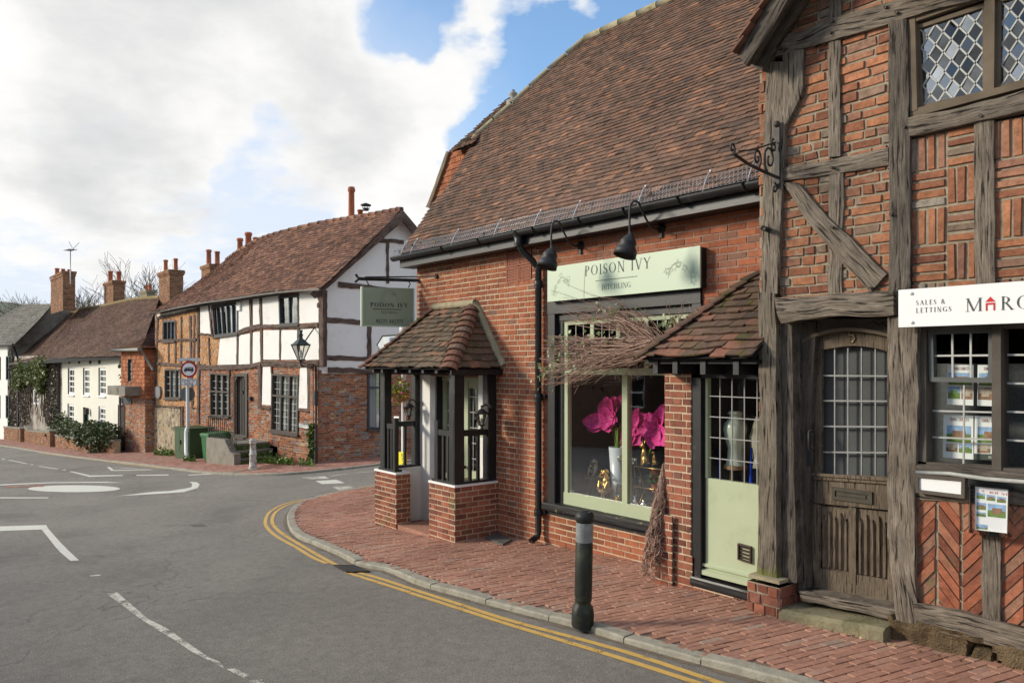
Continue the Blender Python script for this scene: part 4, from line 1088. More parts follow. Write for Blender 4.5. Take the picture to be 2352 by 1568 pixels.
pier=MB(); boxbr(pier,xr0,xr1,6.1,6.84,-.4,zc2-.03,'FRL'); pr=pier.build('brick_pier',[brick_pier,mortar],PO)
mb=MB(); mb.abox(xl0-.01,xl1+.01,6.09,6.36,zc2-.03,zc2); mb.abox(xl0-.01,xl0+.2,6.36,6.86,zc2-.03,zc2+.0)
mb.abox(xr0-.01,xr1+.01,6.09,6.35,zc2-.03,zc2); mb.abox(xr1-.22,xr1+.01,6.35,6.84,zc2-.03,zc2); mb.build('coping',white_paint,PO)
mb=MB(); mb.abox(xl0,xl0+.19,6.352,6.88,-.4,zc2-.032); mb.abox(xr1-.2,xr1-.02,6.352,6.84,-.4,zc2-.031); mb.build('low_wall',white_plaster,PO)
bp='black_porch'
def post(x0,x1,y0,y1,z0,z1,w=.004,name='post'):
    mb=MB(); F=Fr((x0,y0),(x1,y0)); timber(mb,F,[(0,z0),(0,z1)],[(x1-x0,z0),(x1-x0,z1)],-(y1-y0),0,wob=w,dep=.003); return mb.build(name,black_paint,PO)
zh=ZE-.07
post(-10.93,-10.79,6.11,6.24,zc2+.03,zh); post(-9.0,-8.86,6.11,6.28,zc2+.03,zh); post(-8.99,-8.86,6.69,6.84,zc2+.03,zh)
post(-11.02,-10.9,6.74,6.85,zc2+.03,zh)
post(-10.58,-10.5,6.13,6.2,zc2+.03,zc2+.83); post(-9.40,-9.31,6.13,6.2,zc2+.03,zc2+.86)
for x0,x1,y0,y1 in ((-10.98,-10.48,6.11,6.22),(-9.43,-8.86,6.11,6.22)):
    pass
mb=MB(); mb.abox(-10.98,-10.47,6.11,6.24,zc2,zc2+.035); mb.abox(-9.43,-8.85,6.11,6.28,zc2,zc2+.035); mb.abox(-8.99,-8.85,6.28,6.84,zc2,zc2+.035); mb.abox(-11.0,-10.88,6.24,6.85,zc2,zc2+.035); mb.build('sole_plate',black_paint,PO)
rz=zc2+.66
def one(n,*bx): mb=MB(); mb.abox(*bx); mb.build(n,black_paint,PO)
for bx in ((-10.79,-10.58,6.14,6.19,rz,rz+.08),(-9.31,-9.0,6.14,6.19,rz,rz+.08),(-8.95,-8.89,6.28,6.69,rz,rz+.085),(-10.98,-10.92,6.24,6.74,rz,rz+.08)): one('handrail',*bx)
for x,y in ((-10.74,6.165),(-10.64,6.165),(-9.2,6.165),(-9.08,6.165),(-8.92,6.42),(-8.92,6.56),(-10.95,6.42),(-10.95,6.58)): one('baluster',x-.02,x+.02,y-.02,y+.02,zc2+.03,rz)
mb=MB(); mb.abox(-11.1,-8.85,6.1,6.22,zh,zh+.1); mb.abox(-9.0,-8.86,6.22,6.85,zh,zh+.1); mb.abox(-11.02,-10.9,6.22,6.85,zh,zh+.1)
for x in (-10.9,-10.62,-10.2,-9.8,-9.45,-9.1): mb.abox(x-.03,x+.03,5.97,6.1,zh+.0,ZE-.01)
mb.abox(-9.0,-8.71,6.2,6.84,ZE-.05,ZE-.02); mb.abox(-8.74,-8.71,5.96,6.84,ZE-.09,ZE-.015); mb.build('wall_plate',black_paint,PO)
# roof
s1_=(3.17-ZE)/.92; cc=1/math.sqrt(1+s1_*s1_); Hh=.92/cc
ro=MB(); f1=plane_map((0,5.93,ZE),(1,0,0),(0,cc,s1_*cc)); f1w=lambda a,b,h:f1(a,b,h)+V((0,0,.014*nz(a*2.5,b*3)))
tiles(ro,f1w,[(-11.12,0),(-8.72,0),(-9.4,Hh),(-10.46,Hh)],w=.165,g=.104,jit=.012,lift=.03,th=.018,back=1)
s2=(3.17-ZE)/.69; c2=1/math.sqrt(1+s2*s2)
f2=plane_map((-8.71,0,ZE),(0,1,0),(-c2,0,s2*c2)); H2=.69/c2
tiles(ro,f2,[(5.94,0),(6.84,0),(6.84,H2)],w=.165,g=.104*1.14,jit=.01,lift=.03,th=.018,back=1)
ro.add([(-11.12,5.93,ZE-.01),(-10.46,6.85,3.16),(-11.12,6.85,ZE-.01)],[(0,1,2)],1)
ro.add([(-11.1,5.95,ZE-.02),(-8.72,5.95,ZE-.02),(-8.72,6.85,ZE-.02),(-11.1,6.85,ZE-.02)],[(0,1,2,3)],1)
rr_=ro.build('roof',[tile_porch,room],PO)
bonnets('hip_tiles',(-8.70,5.9,ZE-.01),(-9.38,6.8,3.15),11,.15,tile_hip,rr_)
bonnets('hip_tiles',(-11.15,5.9,ZE-.01),(-10.48,6.8,3.15),11,.10,tile_hip,rr_)
mb=MB()
for (a,b) in (((-8.68,6.84,ZE+.03),(-9.36,6.84,3.2)),((-9.36,6.84,3.2),(-10.5,6.84,3.2))):
    P=[V(a).lerp(V(b),k/8) for k in range(9)]; mb.tube([p+V((0,0,.01*nz(i*2.3,4))) for i,p in enumerate(P)],[.062+.012*nz(i*1.7) for i in range(9)],8)
mb.build('cement_fillet',cement,rr_)
# interior of the porch: plaster splay, door, notices
mb=MB(); aS=A-10.9
cl0=FP.h(zp(360,800))[0]; cl1=FP.h(zp(415,800))[0]; cl2=FP.h(zp(467,800))[0]
mb.prism(FP,rect(A-10.93,cl1,-.3,zh),.0,.015); mb.add([FP.P(cl1,.015,-.3),FP.P(cl2,-.25,-.3),FP.P(cl2,-.25,zh),FP.P(cl1,.015,zh)],[(0,1,2,3)])
cr0=FP.h(zp(695,800))[0]; mb.prism(FP,rect(cr0,A-8.98,-.3,zh),.0,.02); mb.build('plaster_wall',white_plaster,PO)
mb=MB(); mb.abox(-11.0,-8.9,6.24,6.84,ZE-.1,ZE-.06); mb.build('ceiling',room_mid,PO)
DD=-.12; q0=FP.h(zp(484,800),DD)[0]; q1=FP.h(zp(696,800),DD)[0]+.02; zdt=FP.h(zp(600,402),DD)[1]; zdb=gz(-9.6,6.9)+.05
dm=FP.h(zp(606,800),DD)[0]-.08
mb=MB(); 
for a0,a1,z0,z1 in ((q0,q0+.09,zdb,zdt),(q0,q1,zdt-.06,zdt),(dm,dm+.07,zdb,zdt),(dm+.08,dm+.2,zdb,zdt-.06),(q1-.03,q1+.3,zdb,zdt),(dm+.2,q1,zdb,zdb+.8),(dm+.2,q1,zdt-.16,zdt-.06),(q0+.09,dm,zdb,zdb+.7)):
    mb.fbox(FP,a0,a1,DD-.04,DD+U(.0,.02),z0,z1)
mb.fbox(FP,q0-.04,q0,DD-.04,.0,zdb,zh,1)
pd=mb.build('door',[sage,black_paint],PO)
panes(FP,[(q0+.09,zdt-.06),(q1,zdt-.06),(q1,zdb+.75),(q0+.09,zdb+.75)],DD-.02,9,6,pd,bw=.01)
mb=MB(); c=FP.P(*(FP.h(zp(625,915),DD)[0],-DD*0-.07,FP.h(zp(625,915),DD)[1])); mb.ball(c,.028); mb.build('door_knob',iron,pd)
mb=MB(); mb.prism(FP,FP.H([(697,658),(741,658),(741,748),(697,745)],zp,.02),.02,.023); tag(mb.build('paper_notice',sage),'pale green paper notice on the white wall inside the porch','notice')
mb=MB(); mb.abox(-10.41,-9.48,6.12,6.95,gz(-9.9,6.1)-.3,gz(-9.9,6.1)+.05); mb.build('doorstep',pave,PO)
# doormat slab beside the porch
mb=MB(); q=[onG(*zp(*p),.0) for p in [(730,1330),(800,1300),(882,1340),(830,1368)]]; mb.extr([p+V((0,0,-.05)) for p in q],(0,0,.075)); mb.build('manhole_slab',M_plain('slate_slab',(.10,.095,.085),.85,.4,14,bump=.6,bd=.01),cat='slab',label='dark slate slab set at the foot of the brick wall beside the porch')
# ---------------- timber framed building at the near end
FR=Fr((-12,6.15),(0,6.15))
OB=thing('timber_framed_building','weathered oak framed building with brick infill panels and an old arched oak door','building',(-2.5,7.,gz(-2.5,6.2)))
def pan(q,kind,zf=z5,c=.082,L=.225,m=0):
    P=FR.H(q,zf); xs=[p[0] for p in P];zs=[p[1] for p in P]; x0,x1,z0,z1=min(xs),max(xs),min(zs),max(zs)
    rr=oldrows(x0-.3,z0-.1,x1,z1,c,L) if kind=='rows' else basket(x0-.02,z0,x1,z1,.28,4) if kind=='bask' else herring(x0+.17,z0-.3,z1+.3,.068,.255,.014,ang=48)
    mb=MB(); bpanel(mb,FR,P,rr,-.012,m,2); mb.build('brick_infill',[brick_old,brick_herr,mortar_old],OB)
pan([(225,230),(450,190),(450,740),(225,800)],'rows'); pan([(485,190),(725,100),(725,700),(485,735)],'rows')
pan([(215,820),(450,790),(450,1375),(212,1395)],'rows'); pan([(490,780),(725,750),(725,1350),(490,1370)],'rows')
pan([(180,200),(300,-160),(455,-160),(455,110)],'rows'); pan([(485,100),(485,-160),(780,-160),(760,0)],'rows')
pan([(810,640),(1125,565),(1125,1330),(810,1350)],'bask'); pan([(1190,560),(1560,490),(1560,1320),(1190,1330)],'bask')
pan([(750,770),(1060,790),(1060,1300),(750,1240)],'herr',z6,m=1); pan([(1105,820),(1460,850),(1460,1400),(1105,1330)],'herr',z6,m=1)
mb=MB(); a0=FR.h((1741,700))[0]; 
bricks(mb,FR,rect(a0,FR.h((1775,700))[0],.55,FR.h((1741,148))[1]),[],d=-.03,c=.093,L=.2,pat='mixed',jit=.008,pro=.012,mo=1); 
bricks(mb,Fr((a0-12,6.18),(a0-12,9),-1),rect(0,2.5,-.4,4.9),[],c=.093,pat='mixed',mo=1)
mb.build('side_brickwork',[brick_old,mortar_old],OB)
mb=MB()
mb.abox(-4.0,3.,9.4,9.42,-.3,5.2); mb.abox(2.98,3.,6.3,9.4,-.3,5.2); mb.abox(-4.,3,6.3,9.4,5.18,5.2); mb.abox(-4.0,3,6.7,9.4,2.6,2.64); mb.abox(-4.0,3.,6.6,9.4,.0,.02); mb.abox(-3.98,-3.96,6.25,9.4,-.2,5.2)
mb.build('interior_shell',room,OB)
def T(A,B,zf=z5,d0=-.05,d1=.03,mat=oak,name='timber',**kw): return tb(name,FR,zf,A,B,d0,d1,mat,OB,**kw)
# studs and rails
T([(440,150),(440,725)],[(493,150),(497,720)],name='stud'); T([(443,780),(437,1370)],[(508,780),(500,1360)],d1=.02,name='stud'); T([(443,100),(441,-150)],[(500,80),(498,-150)],name='stud')
T([(232,775),(480,730),(717,682)],[(232,836),(480,800),(717,758)],name='rail')
T([(118,180),(330,150),(440,98),(700,25),(900,-25),(1400,-165)],[(116,292),(330,232),(500,182),(715,118),(900,62),(1400,-70)],d1=.05,name='tie_beam',dep=.009)
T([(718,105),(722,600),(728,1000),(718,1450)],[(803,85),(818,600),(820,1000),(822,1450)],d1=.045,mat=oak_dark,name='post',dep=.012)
T([(234,842),(340,1010),(480,1180),(635,1345)],[(300,842),(430,985),(560,1110),(710,1262)],d1=.042,name='brace',dep=.009)
T([(1108,560),(1112,1325)],[(1200,545),(1204,1325)],name='stud',mat=oak)
T([(1560,540),(1560,1325)],[(1640,530),(1640,1325)],name='stud')
T([(816,548),(1100,490),(1400,410),(1700,340)],[(820,632),(1100,572),(1400,505),(1700,440)],d1=.06,name='window_beam',dep=.009)
T([(215,1375),(480,1352),(760,1338)],[(240,1482),(440,1458),(760,1450)],d1=.10,name='bressummer',dep=.02,wob=.01)
T([(165,292),(150,700),(140,1350)],[(240,290),(240,700),(215,1350)],d1=.055,name='corner_post',dep=.01,mat=oak)
T([(235,255),(240,400),(238,590),(238,775)],[(332,232),(330,425),(250,585),(244,775)],d1=.05,name='post_head',dep=.009)
T([(113,-60),(120,400),(116,800),(112,1050),(105,1135)],[(185,-60),(190,400),(190,800),(188,1060),(190,1140)],zf=z6,d1=.055,mat=oak_moss,name='corner_post',dep=.01)
T([(655,40),(660,500),(652,800),(660,1050),(690,1312)],[(782,40),(775,500),(765,800),(768,1100),(775,1325)],zf=z6,d1=.05,name='post',dep=.014,wob=.008)
T([(1038,950),(1040,1290)],[(1118,955),(1120,1310)],zf=z6,name='stud')
T([(1450,850),(1450,1390)],[(1530,850),(1530,1400)],zf=z6,name='stud')
T([(765,1228),(1000,1275),(1212,1330),(1500,1400)],[(775,1325),(1000,1380),(1212,1440),(1500,1510)],zf=z6,d1=.06,name='sole_beam',dep=.012)
T([(780,652),(1000,668),(1300,700),(1500,720)],[(775,690),(1000,705),(1300,740),(1500,760)],zf=z6,d1=.07,name='window_sill',dep=.008,mat=oak_dark)
T([(765,735),(1212,775),(1500,800)],[(765,800),(1212,830),(1500,850)],zf=z6,d1=.02,name='rail')
mb=MB(); P=[FR.P(a,.075,z) for a,z in FR.H([(762,689),(900,694),(1050,715),(1212,728),(1500,755)],z6,.075)]; mb.tube(P,.016,6); mb.build('lead_flashing',M_plain('lead_sheet',(.42,.42,.38),.6,.3,9),OB)
# pegs and conduit
for x,y in ((470,108),(462,160),(468,775),(470,1048),(715,45),(765,70),(800,590),(1150,540),(740,990),(160,1050),(645,1325),(250,240)):
    mb=MB(); a,z=FR.h(z5(x,y)); mb.tube([FR.P(a,.03,z),FR.P(a,.075,z)],.012,6); mb.build('peg',oak_dark,OB)
mb=MB(); a,z=FR.h(z5(185,1058)); mb.tube([FR.P(a-.02,.05,z),FR.P(a+.0,.17,z)],.024,8); mb.build('iron_stub',iron,OB)
# upper leaded window (two lights)
W1=MB(); dq=-.03
q=FR.H([(812,108),(1880,-190),(1880,300),(822,530)],z5,dq)
q1=FR.H([(830,120),(1165,10),(1165,435),(850,505)],z5,dq); q2=FR.H([(1205,-5),(1560,-110),(1560,330),(1200,420)],z5,dq)
bk=MB(); 
W1.prism(FR,FR.H([(815,95),(845,88),(855,510),(822,522)],z5,dq),-.09,.02)
W1.prism(FR,FR.H([(820,72),(1560,-165),(1560,-140),(830,112)],z5,dq),-.09,.015)
W1.prism(FR,FR.H([(1160,5),(1208,-8),(1204,430),(1155,442)],z5,dq),-.09,.01)
W1.prism(FR,FR.H([(822,510),(1560,322),(1560,350),(820,548)],z5,dq),-.09,.015)
wo_=W1.build('window',oak_door,OB)
for q in (q1,q2):
    mb=MB(); n=ring(mb,FR,q,.032,dq-.04,dq+.005); mb.build('casement',oak_door,wo_)
    panes(FR,n,dq-.02,4,4,wo_,bw=.012,diamond=1,gm=glass_up,bm=M_plain('lead_diamond',(.34,.34,.32),.55,.2,12,metal=.2))
# lower window with papers behind
W2=MB(); dq=-.06
W2.prism(FR,FR.H([(783,60),(815,60),(818,655),(780,655)],z6,dq),-.14,.0); W2.prism(FR,FR.H([(1093,60),(1130,60),(1132,690),(1093,680)],z6,dq),-.14,.01)
W2.prism(FR,FR.H([(780,640),(1450,690),(1450,720),(780,665)],z6,dq),-.14,.0); W2.prism(FR,FR.H([(1440,60),(1480,60),(1480,700),(1440,700)],z6,dq),-.14,.01)
W2.prism(FR,FR.H([(783,60),(1480,60),(1480,85),(783,95)],z6,dq),-.14,-.01)
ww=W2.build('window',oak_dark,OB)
grey_fr=M_plain('grey_casement',(.10,.105,.10),.6,.15,5)
q=FR.H([(818,95),(1092,85),(1090,315),(822,310)],z6,dq); mb=MB(); n=ring(mb,FR,q,.035,dq-.03,dq+.03); mb.build('casement',grey_fr,ww); panes(FR,n,dq,3,2,ww,bw=.014,gm=glass)
q=FR.H([(828,322),(1094,324),(1094,668),(824,652)],z6,dq); panes(FR,q,dq-.02,2,3,ww,bw=.012,gm=glass)
q=FR.H([(1142,80),(1442,75),(1442,695),(1138,672)],z6,dq); panes(FR,q,dq-.01,2,5,ww,bw=.014,gm=glass)
# curtain/back panel inside
mb=MB(); mb.abox(-2.98,1.,6.62,6.63,1.15,2.3); mb.build('window_backboard',M_plain('grey_mesh_blind',(.10,.105,.105),.9,.3,40,bump=0),OB)
# ---- oak door
dD=-.24
mb=MB(); 
for A_,B_,d1 in ((((190,-20),(200,700),(192,1150)),((240,-20),(248,700),(262,1150)),-.03),(((240,20),(245,700),(262,1190)),((272,60),(278,700),(300,1190)),-.12)):
    timber(mb,FR,FR.H(A_,z6,d1),FR.H(B_,z6,d1),-.3,d1,wob=.003,dep=.005)
timber(mb,FR,FR.H([(268,60),(275,700),(300,1190)],z6,-.17),FR.H([(342,60),(322,400),(318,700),(340,1180)],z6,-.17),-.3,-.17,wob=.002,dep=.003)
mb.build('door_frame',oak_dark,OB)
mb=MB(); top=[(280,140),(330,112),(400,92),(470,84),(540,88),(600,98),(655,112)]
outer=FR.H([(262,48),(660,48)],z6,-.2); arch=FR.H(top,z6,-.2)
mb.prism(FR,[outer[0]]+arch+[outer[1]],-.28,-.2)
rr=random.Random(4)
for k in range(46):
    a,z=FR.h(z6(rr.choice([rr.uniform(285,400),rr.uniform(560,650)]),rr.uniform(66,84)),-.2); mb.ball(FR.P(a,.2*-1,z),(.018,.01,.012),0,6,4)
mb.build('carved_spandrel',oak_dark,OB)
mb=MB(); b2=FR.H([(x,y+14) for x,y in top],z6,-.18)
arc=FR.H(top,z6,-.18)
for i in range(len(arc)-1): mb.prism(FR,[arc[i],arc[i+1],b2[i+1],b2[i]],-.3,-.165)
mb.build('arch_moulding',oak_door,OB)
DR_=MB(); Hd=lambda pts:FR.H(pts,z6,dD)
doorq=Hd([(330,110),(668,110),(668,1225),(345,1185)])
def pl(pts,d0,d1,b=0): DR_.prism(FR,Hd(pts),d0,d1,0,bev=b)
pl([(325,60),(367,60),(365,700),(322,700)],dD-.04,dD); pl([(640,60),(690,60),(690,710),(640,705)],dD-.04,dD)
ga=[(366,178),(400,172),(450,164),(500,160),(550,164),(600,172),(641,184)]
for i in range(len(ga)-1): pl([(ga[i][0],60),(ga[i+1][0],60),ga[i+1],ga[i]],dD-.04,dD+.003)
pl([(322,700),(690,720),(690,850),(322,815)],dD-.04,dD-.002); pl([(330,692),(690,708),(690,722),(325,704)],dD,dD+.035,.008); pl([(330,706),(690,722),(690,738),(330,718)],dD,dD+.02,.005)
pl([(322,815),(362,825),(362,1110),(330,1100)],dD-.04,dD); pl([(478,830),(512,838),(512,1160),(478,1150)],dD-.04,dD+.004,.004); pl([(642,855),(690,858),(690,1165),(642,1150)],dD-.04,dD)
pl([(330,1085),(690,1145),(690,1240),(340,1190)],dD-.04,dD-.004)
pl([(318,800),(692,830),(692,1240),(326,1190)],dD-.07,dD-.046)
for x0,x1,y0,y1,s in ((362,478,830,1095,.20),(512,642,842,1125,.24)):
    pl([(x0,y0),(x1,y0+14),(x1,y1+18),(x0,y1)],dD-.045,dD-.025)
    n=5
    for k in range(n):
        w=(x1-x0)/n; c=x0+w*(k+.5); yt=y0+(34 if k%2==0 else 14); sl=.16
        f=lambda x,y:(x,y+(x-x0)*sl)
        pl([f(c-w*.36,yt+18),f(c,yt),f(c+w*.36,yt+18),f(c+w*.36,y1-8-y0*0),f(c-w*.36,y1-8)],dD-.025,dD-.004,.012)
ringm=[(355,175),(360,170)]
# uv for grain: give every face vertical grain
DR_.uv=[[(DR_.v[i][2]*1.0+.3*(fi%7),DR_.v[i][0]) for i in f] for fi,f in enumerate(DR_.f)]
dq_=DR_.build('door',oak_door,OB)
g=MB(); gp=Hd([(365,176)]+ga[1:-1]+[(641,184),(641,706),(365,690)]); g.add([FR.P(a,dD-.03,z) for a,z in gp],[tuple(range(len(gp)))]); g.build('glass',glass,dq_)
g=MB(); g.prism(FR,Hd([(300,60),(700,60),(700,720),(300,705)]),dD-.1,dD-.09); g.build('curtain_lining',M_plain('door_curtain',(.10,.10,.10),.9,.2,3,bump=0),dq_)
g=MB()
for x in (415,470,527,585): 
    A_=Hd([(x-2.5,170),(x+2.5,170),(x+2.5,702),(x-2.5,700)]); g.prism(FR,A_,dD-.035,dD-.022)
for y in (285,390,497,605): g.prism(FR,Hd([(366,y-3),(641,y-1),(641,y+5),(366,y+3)]),dD-.036,dD-.020)
g.build('leaded_cames',M_plain('lead_dull',(.27,.27,.26),.6,.25,12,metal=.2),dq_)
g=MB(); f=ring(g,FR,Hd([(412,748),(580,770),(580,822),(412,800)]),.028,dD,dD+.014); g.prism(FR,f,dD-.0,dD+.003); f2=sub(f,.08,.92,.2,.8); g.prism(FR,f2,dD,dD+.012,0,bev=.004); g.build('letter_plate',M_plain('aged_bronze',(.075,.065,.05),.55,.3,12,metal=.4),dq_)
g=MB(); g.prism(FR,FR.H([(313,512),(338,512),(338,662),(313,662)],z6,-.2),-.2,-.165,0); a,z=FR.h(z6(326,560),-.17); g.tube([FR.P(a,-.165,z+.1),FR.P(a,-.12,z+.09),FR.P(a,-.12,z-.06),FR.P(a,-.165,z-.08)],.011,6); g.build('door_pull',iron,dq_)
g=MB(); a,z=Hd([(485,148)])[0]
p=[(0,.11),(.0,.06),(.03,.065),(.045,.035),(.03,.005),(0,.012)]; pp_=[FR.P(a+x,dD+.008,z+y) for x,y in [(.05,.11),(0,.11),(0,.065),(.035,.065),(.048,.035),(.03,.003),(-.002,.012)]]; g.tube(pp_,.009,6); g.build('number_five',M_plain('brass_numeral',(.3,.23,.12),.5,.2,20,metal=.6),dq_)
# sill, step, plinths
T([(268,1188),(450,1222),(680,1268)],[(275,1225),(450,1262),(690,1318)],zf=z6,d0=-.3,d1=-.02,name='threshold',mat=oak,dep=.006)
mb=MB(); zt=FR.h(z6(195,1243),.1)[1]
pt=[onG(*z6(*p)) for p in [(188,1303),(640,1392)]]
x0=FR.h(z6(200,1300),.12)[0]-.02; x1=FR.h(z6(655,1390),.12)[0]-.05
for k in range(12):
    a=x0+(x1-x0)*k/12;b=x0+(x1-x0)*(k+1)/12
mb=MB(); n=24; vs=[]
zl,zr2=FR.h(z6(195,1270),.14)[1],FR.h(z6(640,1352),.14)[1]
for k in range(n+1):
    f=k/n; a=x0+(x1-x0)*f; zt=zl+(zr2-zl)*f+.006*nz(f*9); 
    vs+=[FR.P(a,-.28,-.3),FR.P(a,-.28,zt+.03),FR.P(a,.10+.006*nz(f*7,3),zt+.01),FR.P(a,.14+.012*nz(f*11,5),zt-.018),FR.P(a,.14+.008*nz(f*8,9),-.3)]
mb.add(vs,[(k*5+c,k*5+c+1,k*5+c+6,k*5+c+5) for k in range(n) for c in range(4)]+[(0,1,2,3,4),tuple(n*5+4-c for c in range(5))]); mb.build('doorstep',stone,OB)
mb=MB(); P0_=FR.h(z6(58,1115),.12); P1_=FR.h(z6(190,1140),.12); P2_=z6(262,1150)
xa=P0_[0]; xb=P1_[0]; zt=P1_[1]; zt2=P0_[1]
boxbr2=lambda mb,x0,x1,y0,y1,z0,z1:(bricks(mb,Fr((x0,y0),(x1,y0)),rect(0,x1-x0,z0,z1),[],pat='mixed',L=.22,c=.09,jit=.007,pro=.012),bricks(mb,Fr((x1,y0),(x1,y1)),rect(0,y1-y0,z0,z1),[],pat='mixed',c=.09,jit=.007,pro=.012),bricks(mb,Fr((x0,y1),(x0,y0)),rect(0,y1-y0,z0,z1),[],pat='mixed',c=.09))
zz_=(zt+zt2)/2
boxbr2(mb,xa-12,xb-12,6.03,6.45,-.4,zz_-.02); mb.abox(xa-12+.005,xb-12-.005,6.035,6.45,zz_-.03,zz_,2)
mb.build('plinth',[brick_pier,mortar_old,cement],OB)
mb=MB(); n=90;m_=14; vs=[]; xa,xb=FR.h(z6(655,1300))[0],FR.h(z6(1600,1500))[0]
tp=FR.H([(665,1300),(780,1325),(1000,1383),(1212,1445),(1600,1545)],z6)
def topz(a):
    for i in range(len(tp)-1):
        if a<=tp[i+1][0] or i==len(tp)-2: f=(a-tp[i][0])/(tp[i+1][0]-tp[i][0]); return tp[i][1]+(tp[i+1][1]-tp[i][1])*f
for j in range(m_+1):
    for i in range(n+1):
        a=xa+(xb-xa)*i/n; z=-.25+(topz(a)+.05+.25)*j/m_
        jo=min(abs(nz(a*2.7,z*1.5,2)),.12)
        dd_=.07+.09*nz(a*3.1,z*3.,1)+.05*nz(a*9,z*9,4)-(.09 if jo<.03 else 0)
        vs.append(FR.P(a,dd_,z))
mb.add(vs,[(j*(n+1)+i,j*(n+1)+i+1,(j+1)*(n+1)+i+1,(j+1)*(n+1)+i) for j in range(m_) for i in range(n)],0,smooth=False); mb.build('stone_footing',sandstone,OB)
# gable verge of its roof
Fd=Fr((-12,5.78),(0,5.78)); bq=Fd.H([(15,270),(20,298),(50,298),(75,285),(130,190),(190,90),(250,-5),(330,-140),(270,-140),(165,0),(90,130)],z5)
mb=MB()
A_=Fd.H([(22,255),(90,130),(165,5),(260,-150),(400,-400)],z5); B_=Fd.H([(52,300),(140,175),(245,0),(330,-140),(470,-390)],z5)
timber(mb,Fd,A_,B_,-.06,.0,wob=.002,dep=.006); mb.build('bargeboard',oak_dark,OB)
mb=MB()
C_=Fd.H([(75,300),(120,325),(160,240),(285,0),(360,-140),(500,-390)],z5)
l0=[Fd.P(a,-.0,z) for a,z in A_]; 
for i in range(len(A_)-1):
    a0_,z0_=A_[i];a1_,z1_=A_[i+1]; dr=V((a1_-a0_,z1_-z0_)).normalized(); nn=V((-dr.y,dr.x))*.05
    # tiles on verge edge
    L=(V(A_[i+1])-V(A_[i])).length; k=max(1,int(L/.095))
    for j in range(k):
        p=V(A_[i]).lerp(V(A_[i+1]),j/k); q=V(A_[i]).lerp(V(A_[i+1]),(j+1.3)/k)
        w1=nn*(.25); w2=nn*(1.0)
        pts=[p+w1*1.6+nn*.3,q+w1*.2,q+w1*.9+nn*.1,p+w1*1.6+nn*.85]
        mb.prism(Fd,[tuple(x) for x in pts],-.3,.06+U(-.008,.01),0)
mb.build('verge_tiles',tile_far,OB)
mb=MB(); e0=Fd.h(z5(15,275)); 
for i in range(len(A_)-1):
    a0_,z0_=A_[i];a1_,z1_=A_[i+1]
    mb.hexa([Fd.P(a0_,-3.5,z0_-.0),Fd.P(a1_,-3.5,z1_),Fd.P(a1_,-3.5,z1_-.03),Fd.P(a0_,-3.5,z0_-.03),Fd.P(a0_,-.02,z0_),Fd.P(a1_,-.02,z1_),Fd.P(a1_,-.02,z1_-.03),Fd.P(a0_,-.02,z0_-.03)])
mb.build('roof_slope',oak_dark,OB)
mb=MB(); A2=FR.H([(78,300),(165,170),(275,0),(380,-170)],z5,.12); B2=FR.H([(125,325),(215,165),(312,0),(420,-170)],z5,.12); timber(mb,FR,A2,B2,.02,.12,wob=.004,dep=.004); mb.build('inner_rafter',oak_dark,OB)
# ---------------- signs and fittings fixed to these two fronts
F6=FR
sg=MB(); x0,zt=FR.h(z5(756,1332),.16); _,zb_=FR.h(z5(760,1503),.16); sg.fbox(FR,x0,x0+3.2,.13,.16,zb_,zt)
MS=thing('shop_sign','long white board reading SALES & LETTINGS fixed across the timber framed front','sign',FR.P(x0+1.6,.14,zb_))
sg.build('board',white_sign,MS)
t1=MB(); hh=(zt-zb_)
sx0=FR.h(z5(836,1400),.163)[0]; zS=FR.h(z5(836,1402),.163)[1]; zL=FR.h(z5(838,1437),.163)[1]; hl=.036
stext(t1,FR,'SALES &',sx0,zS,hl,.1625,sp=.22,width=FR.h(z5(970,1400),.163)[0]-sx0,bold=1.3); stext(t1,FR,'LETTINGS',sx0,zL,hl,.1625,sp=.22,width=FR.h(z5(999,1430),.163)[0]-sx0,bold=1.3)
mz=FR.h(z5(1075,1431),.163)[1]; mt=FR.h(z5(1075,1371),.163)[1]; mh=mt-mz; mx=FR.h(z5(1062,1431),.163)[0]
xm=stext(t1,FR,'M',mx,mz,mh,.1625,wx=1.25); xh0=FR.h(z5(1155,1425),.163)[0]; xh1=FR.h(z5(1201,1425),.163)[0]; wI=xh1-xh0
xn=stext(t1,FR,'RCH',xh1+.03,mz,mh,.1625,sp=.2,wx=1.2); t1.build('lettering',ink,MS)
def house(mb,x,z,w,h,d):
    mb.prism(FR,[(x,z+h*.66),(x+w,z+h*.66),(x+w/2,z+h*1.05)],d-.002,d); mb.prism(FR,rect(x+w*.03,x+w*.97,z+h*.44,z+h*.58),d-.002,d); mb.prism(FR,rect(x+w*.03,x+w*.2,z,z+h*.44),d-.002,d); mb.prism(FR,rect(x+w*.8,x+w*.97,z,z+h*.44),d-.002,d)
t2=MB(); house(t2,xh0,mz,wI,mh,.163); house(t2,xn+.03,mz,wI,mh,.163); t2.build('house_mark',red_ink,MS)
t1=MB(); stext(t1,FR,'NTS',xn+wI+.06,mz,mh,.1628,sp=.2,wx=1.2); t1.build('lettering',ink,MS)
mb=MB()
for x,y in ((815,1347),(818,1480)): a,z=FR.h(z5(x,y),.163); mb.ball(FR.P(a,.163,z),.014,0,8,5)
mb.build('screw_caps',white_paint,MS)
# blank white name plate in its frame
NP=MB(); q=FR.H([(760,695),(968,710),(966,798),(762,772)],z6,.07); n=ring(NP,FR,q,.024,.03,.085); np_=NP.build('name_plate',oak_dark,label='blank white plate in a dark wood frame just below the papered window',cat='plate'); 
mb=MB(); mb.prism(FR,n,.04,.07); mb.build('plate',white_sign,np_)
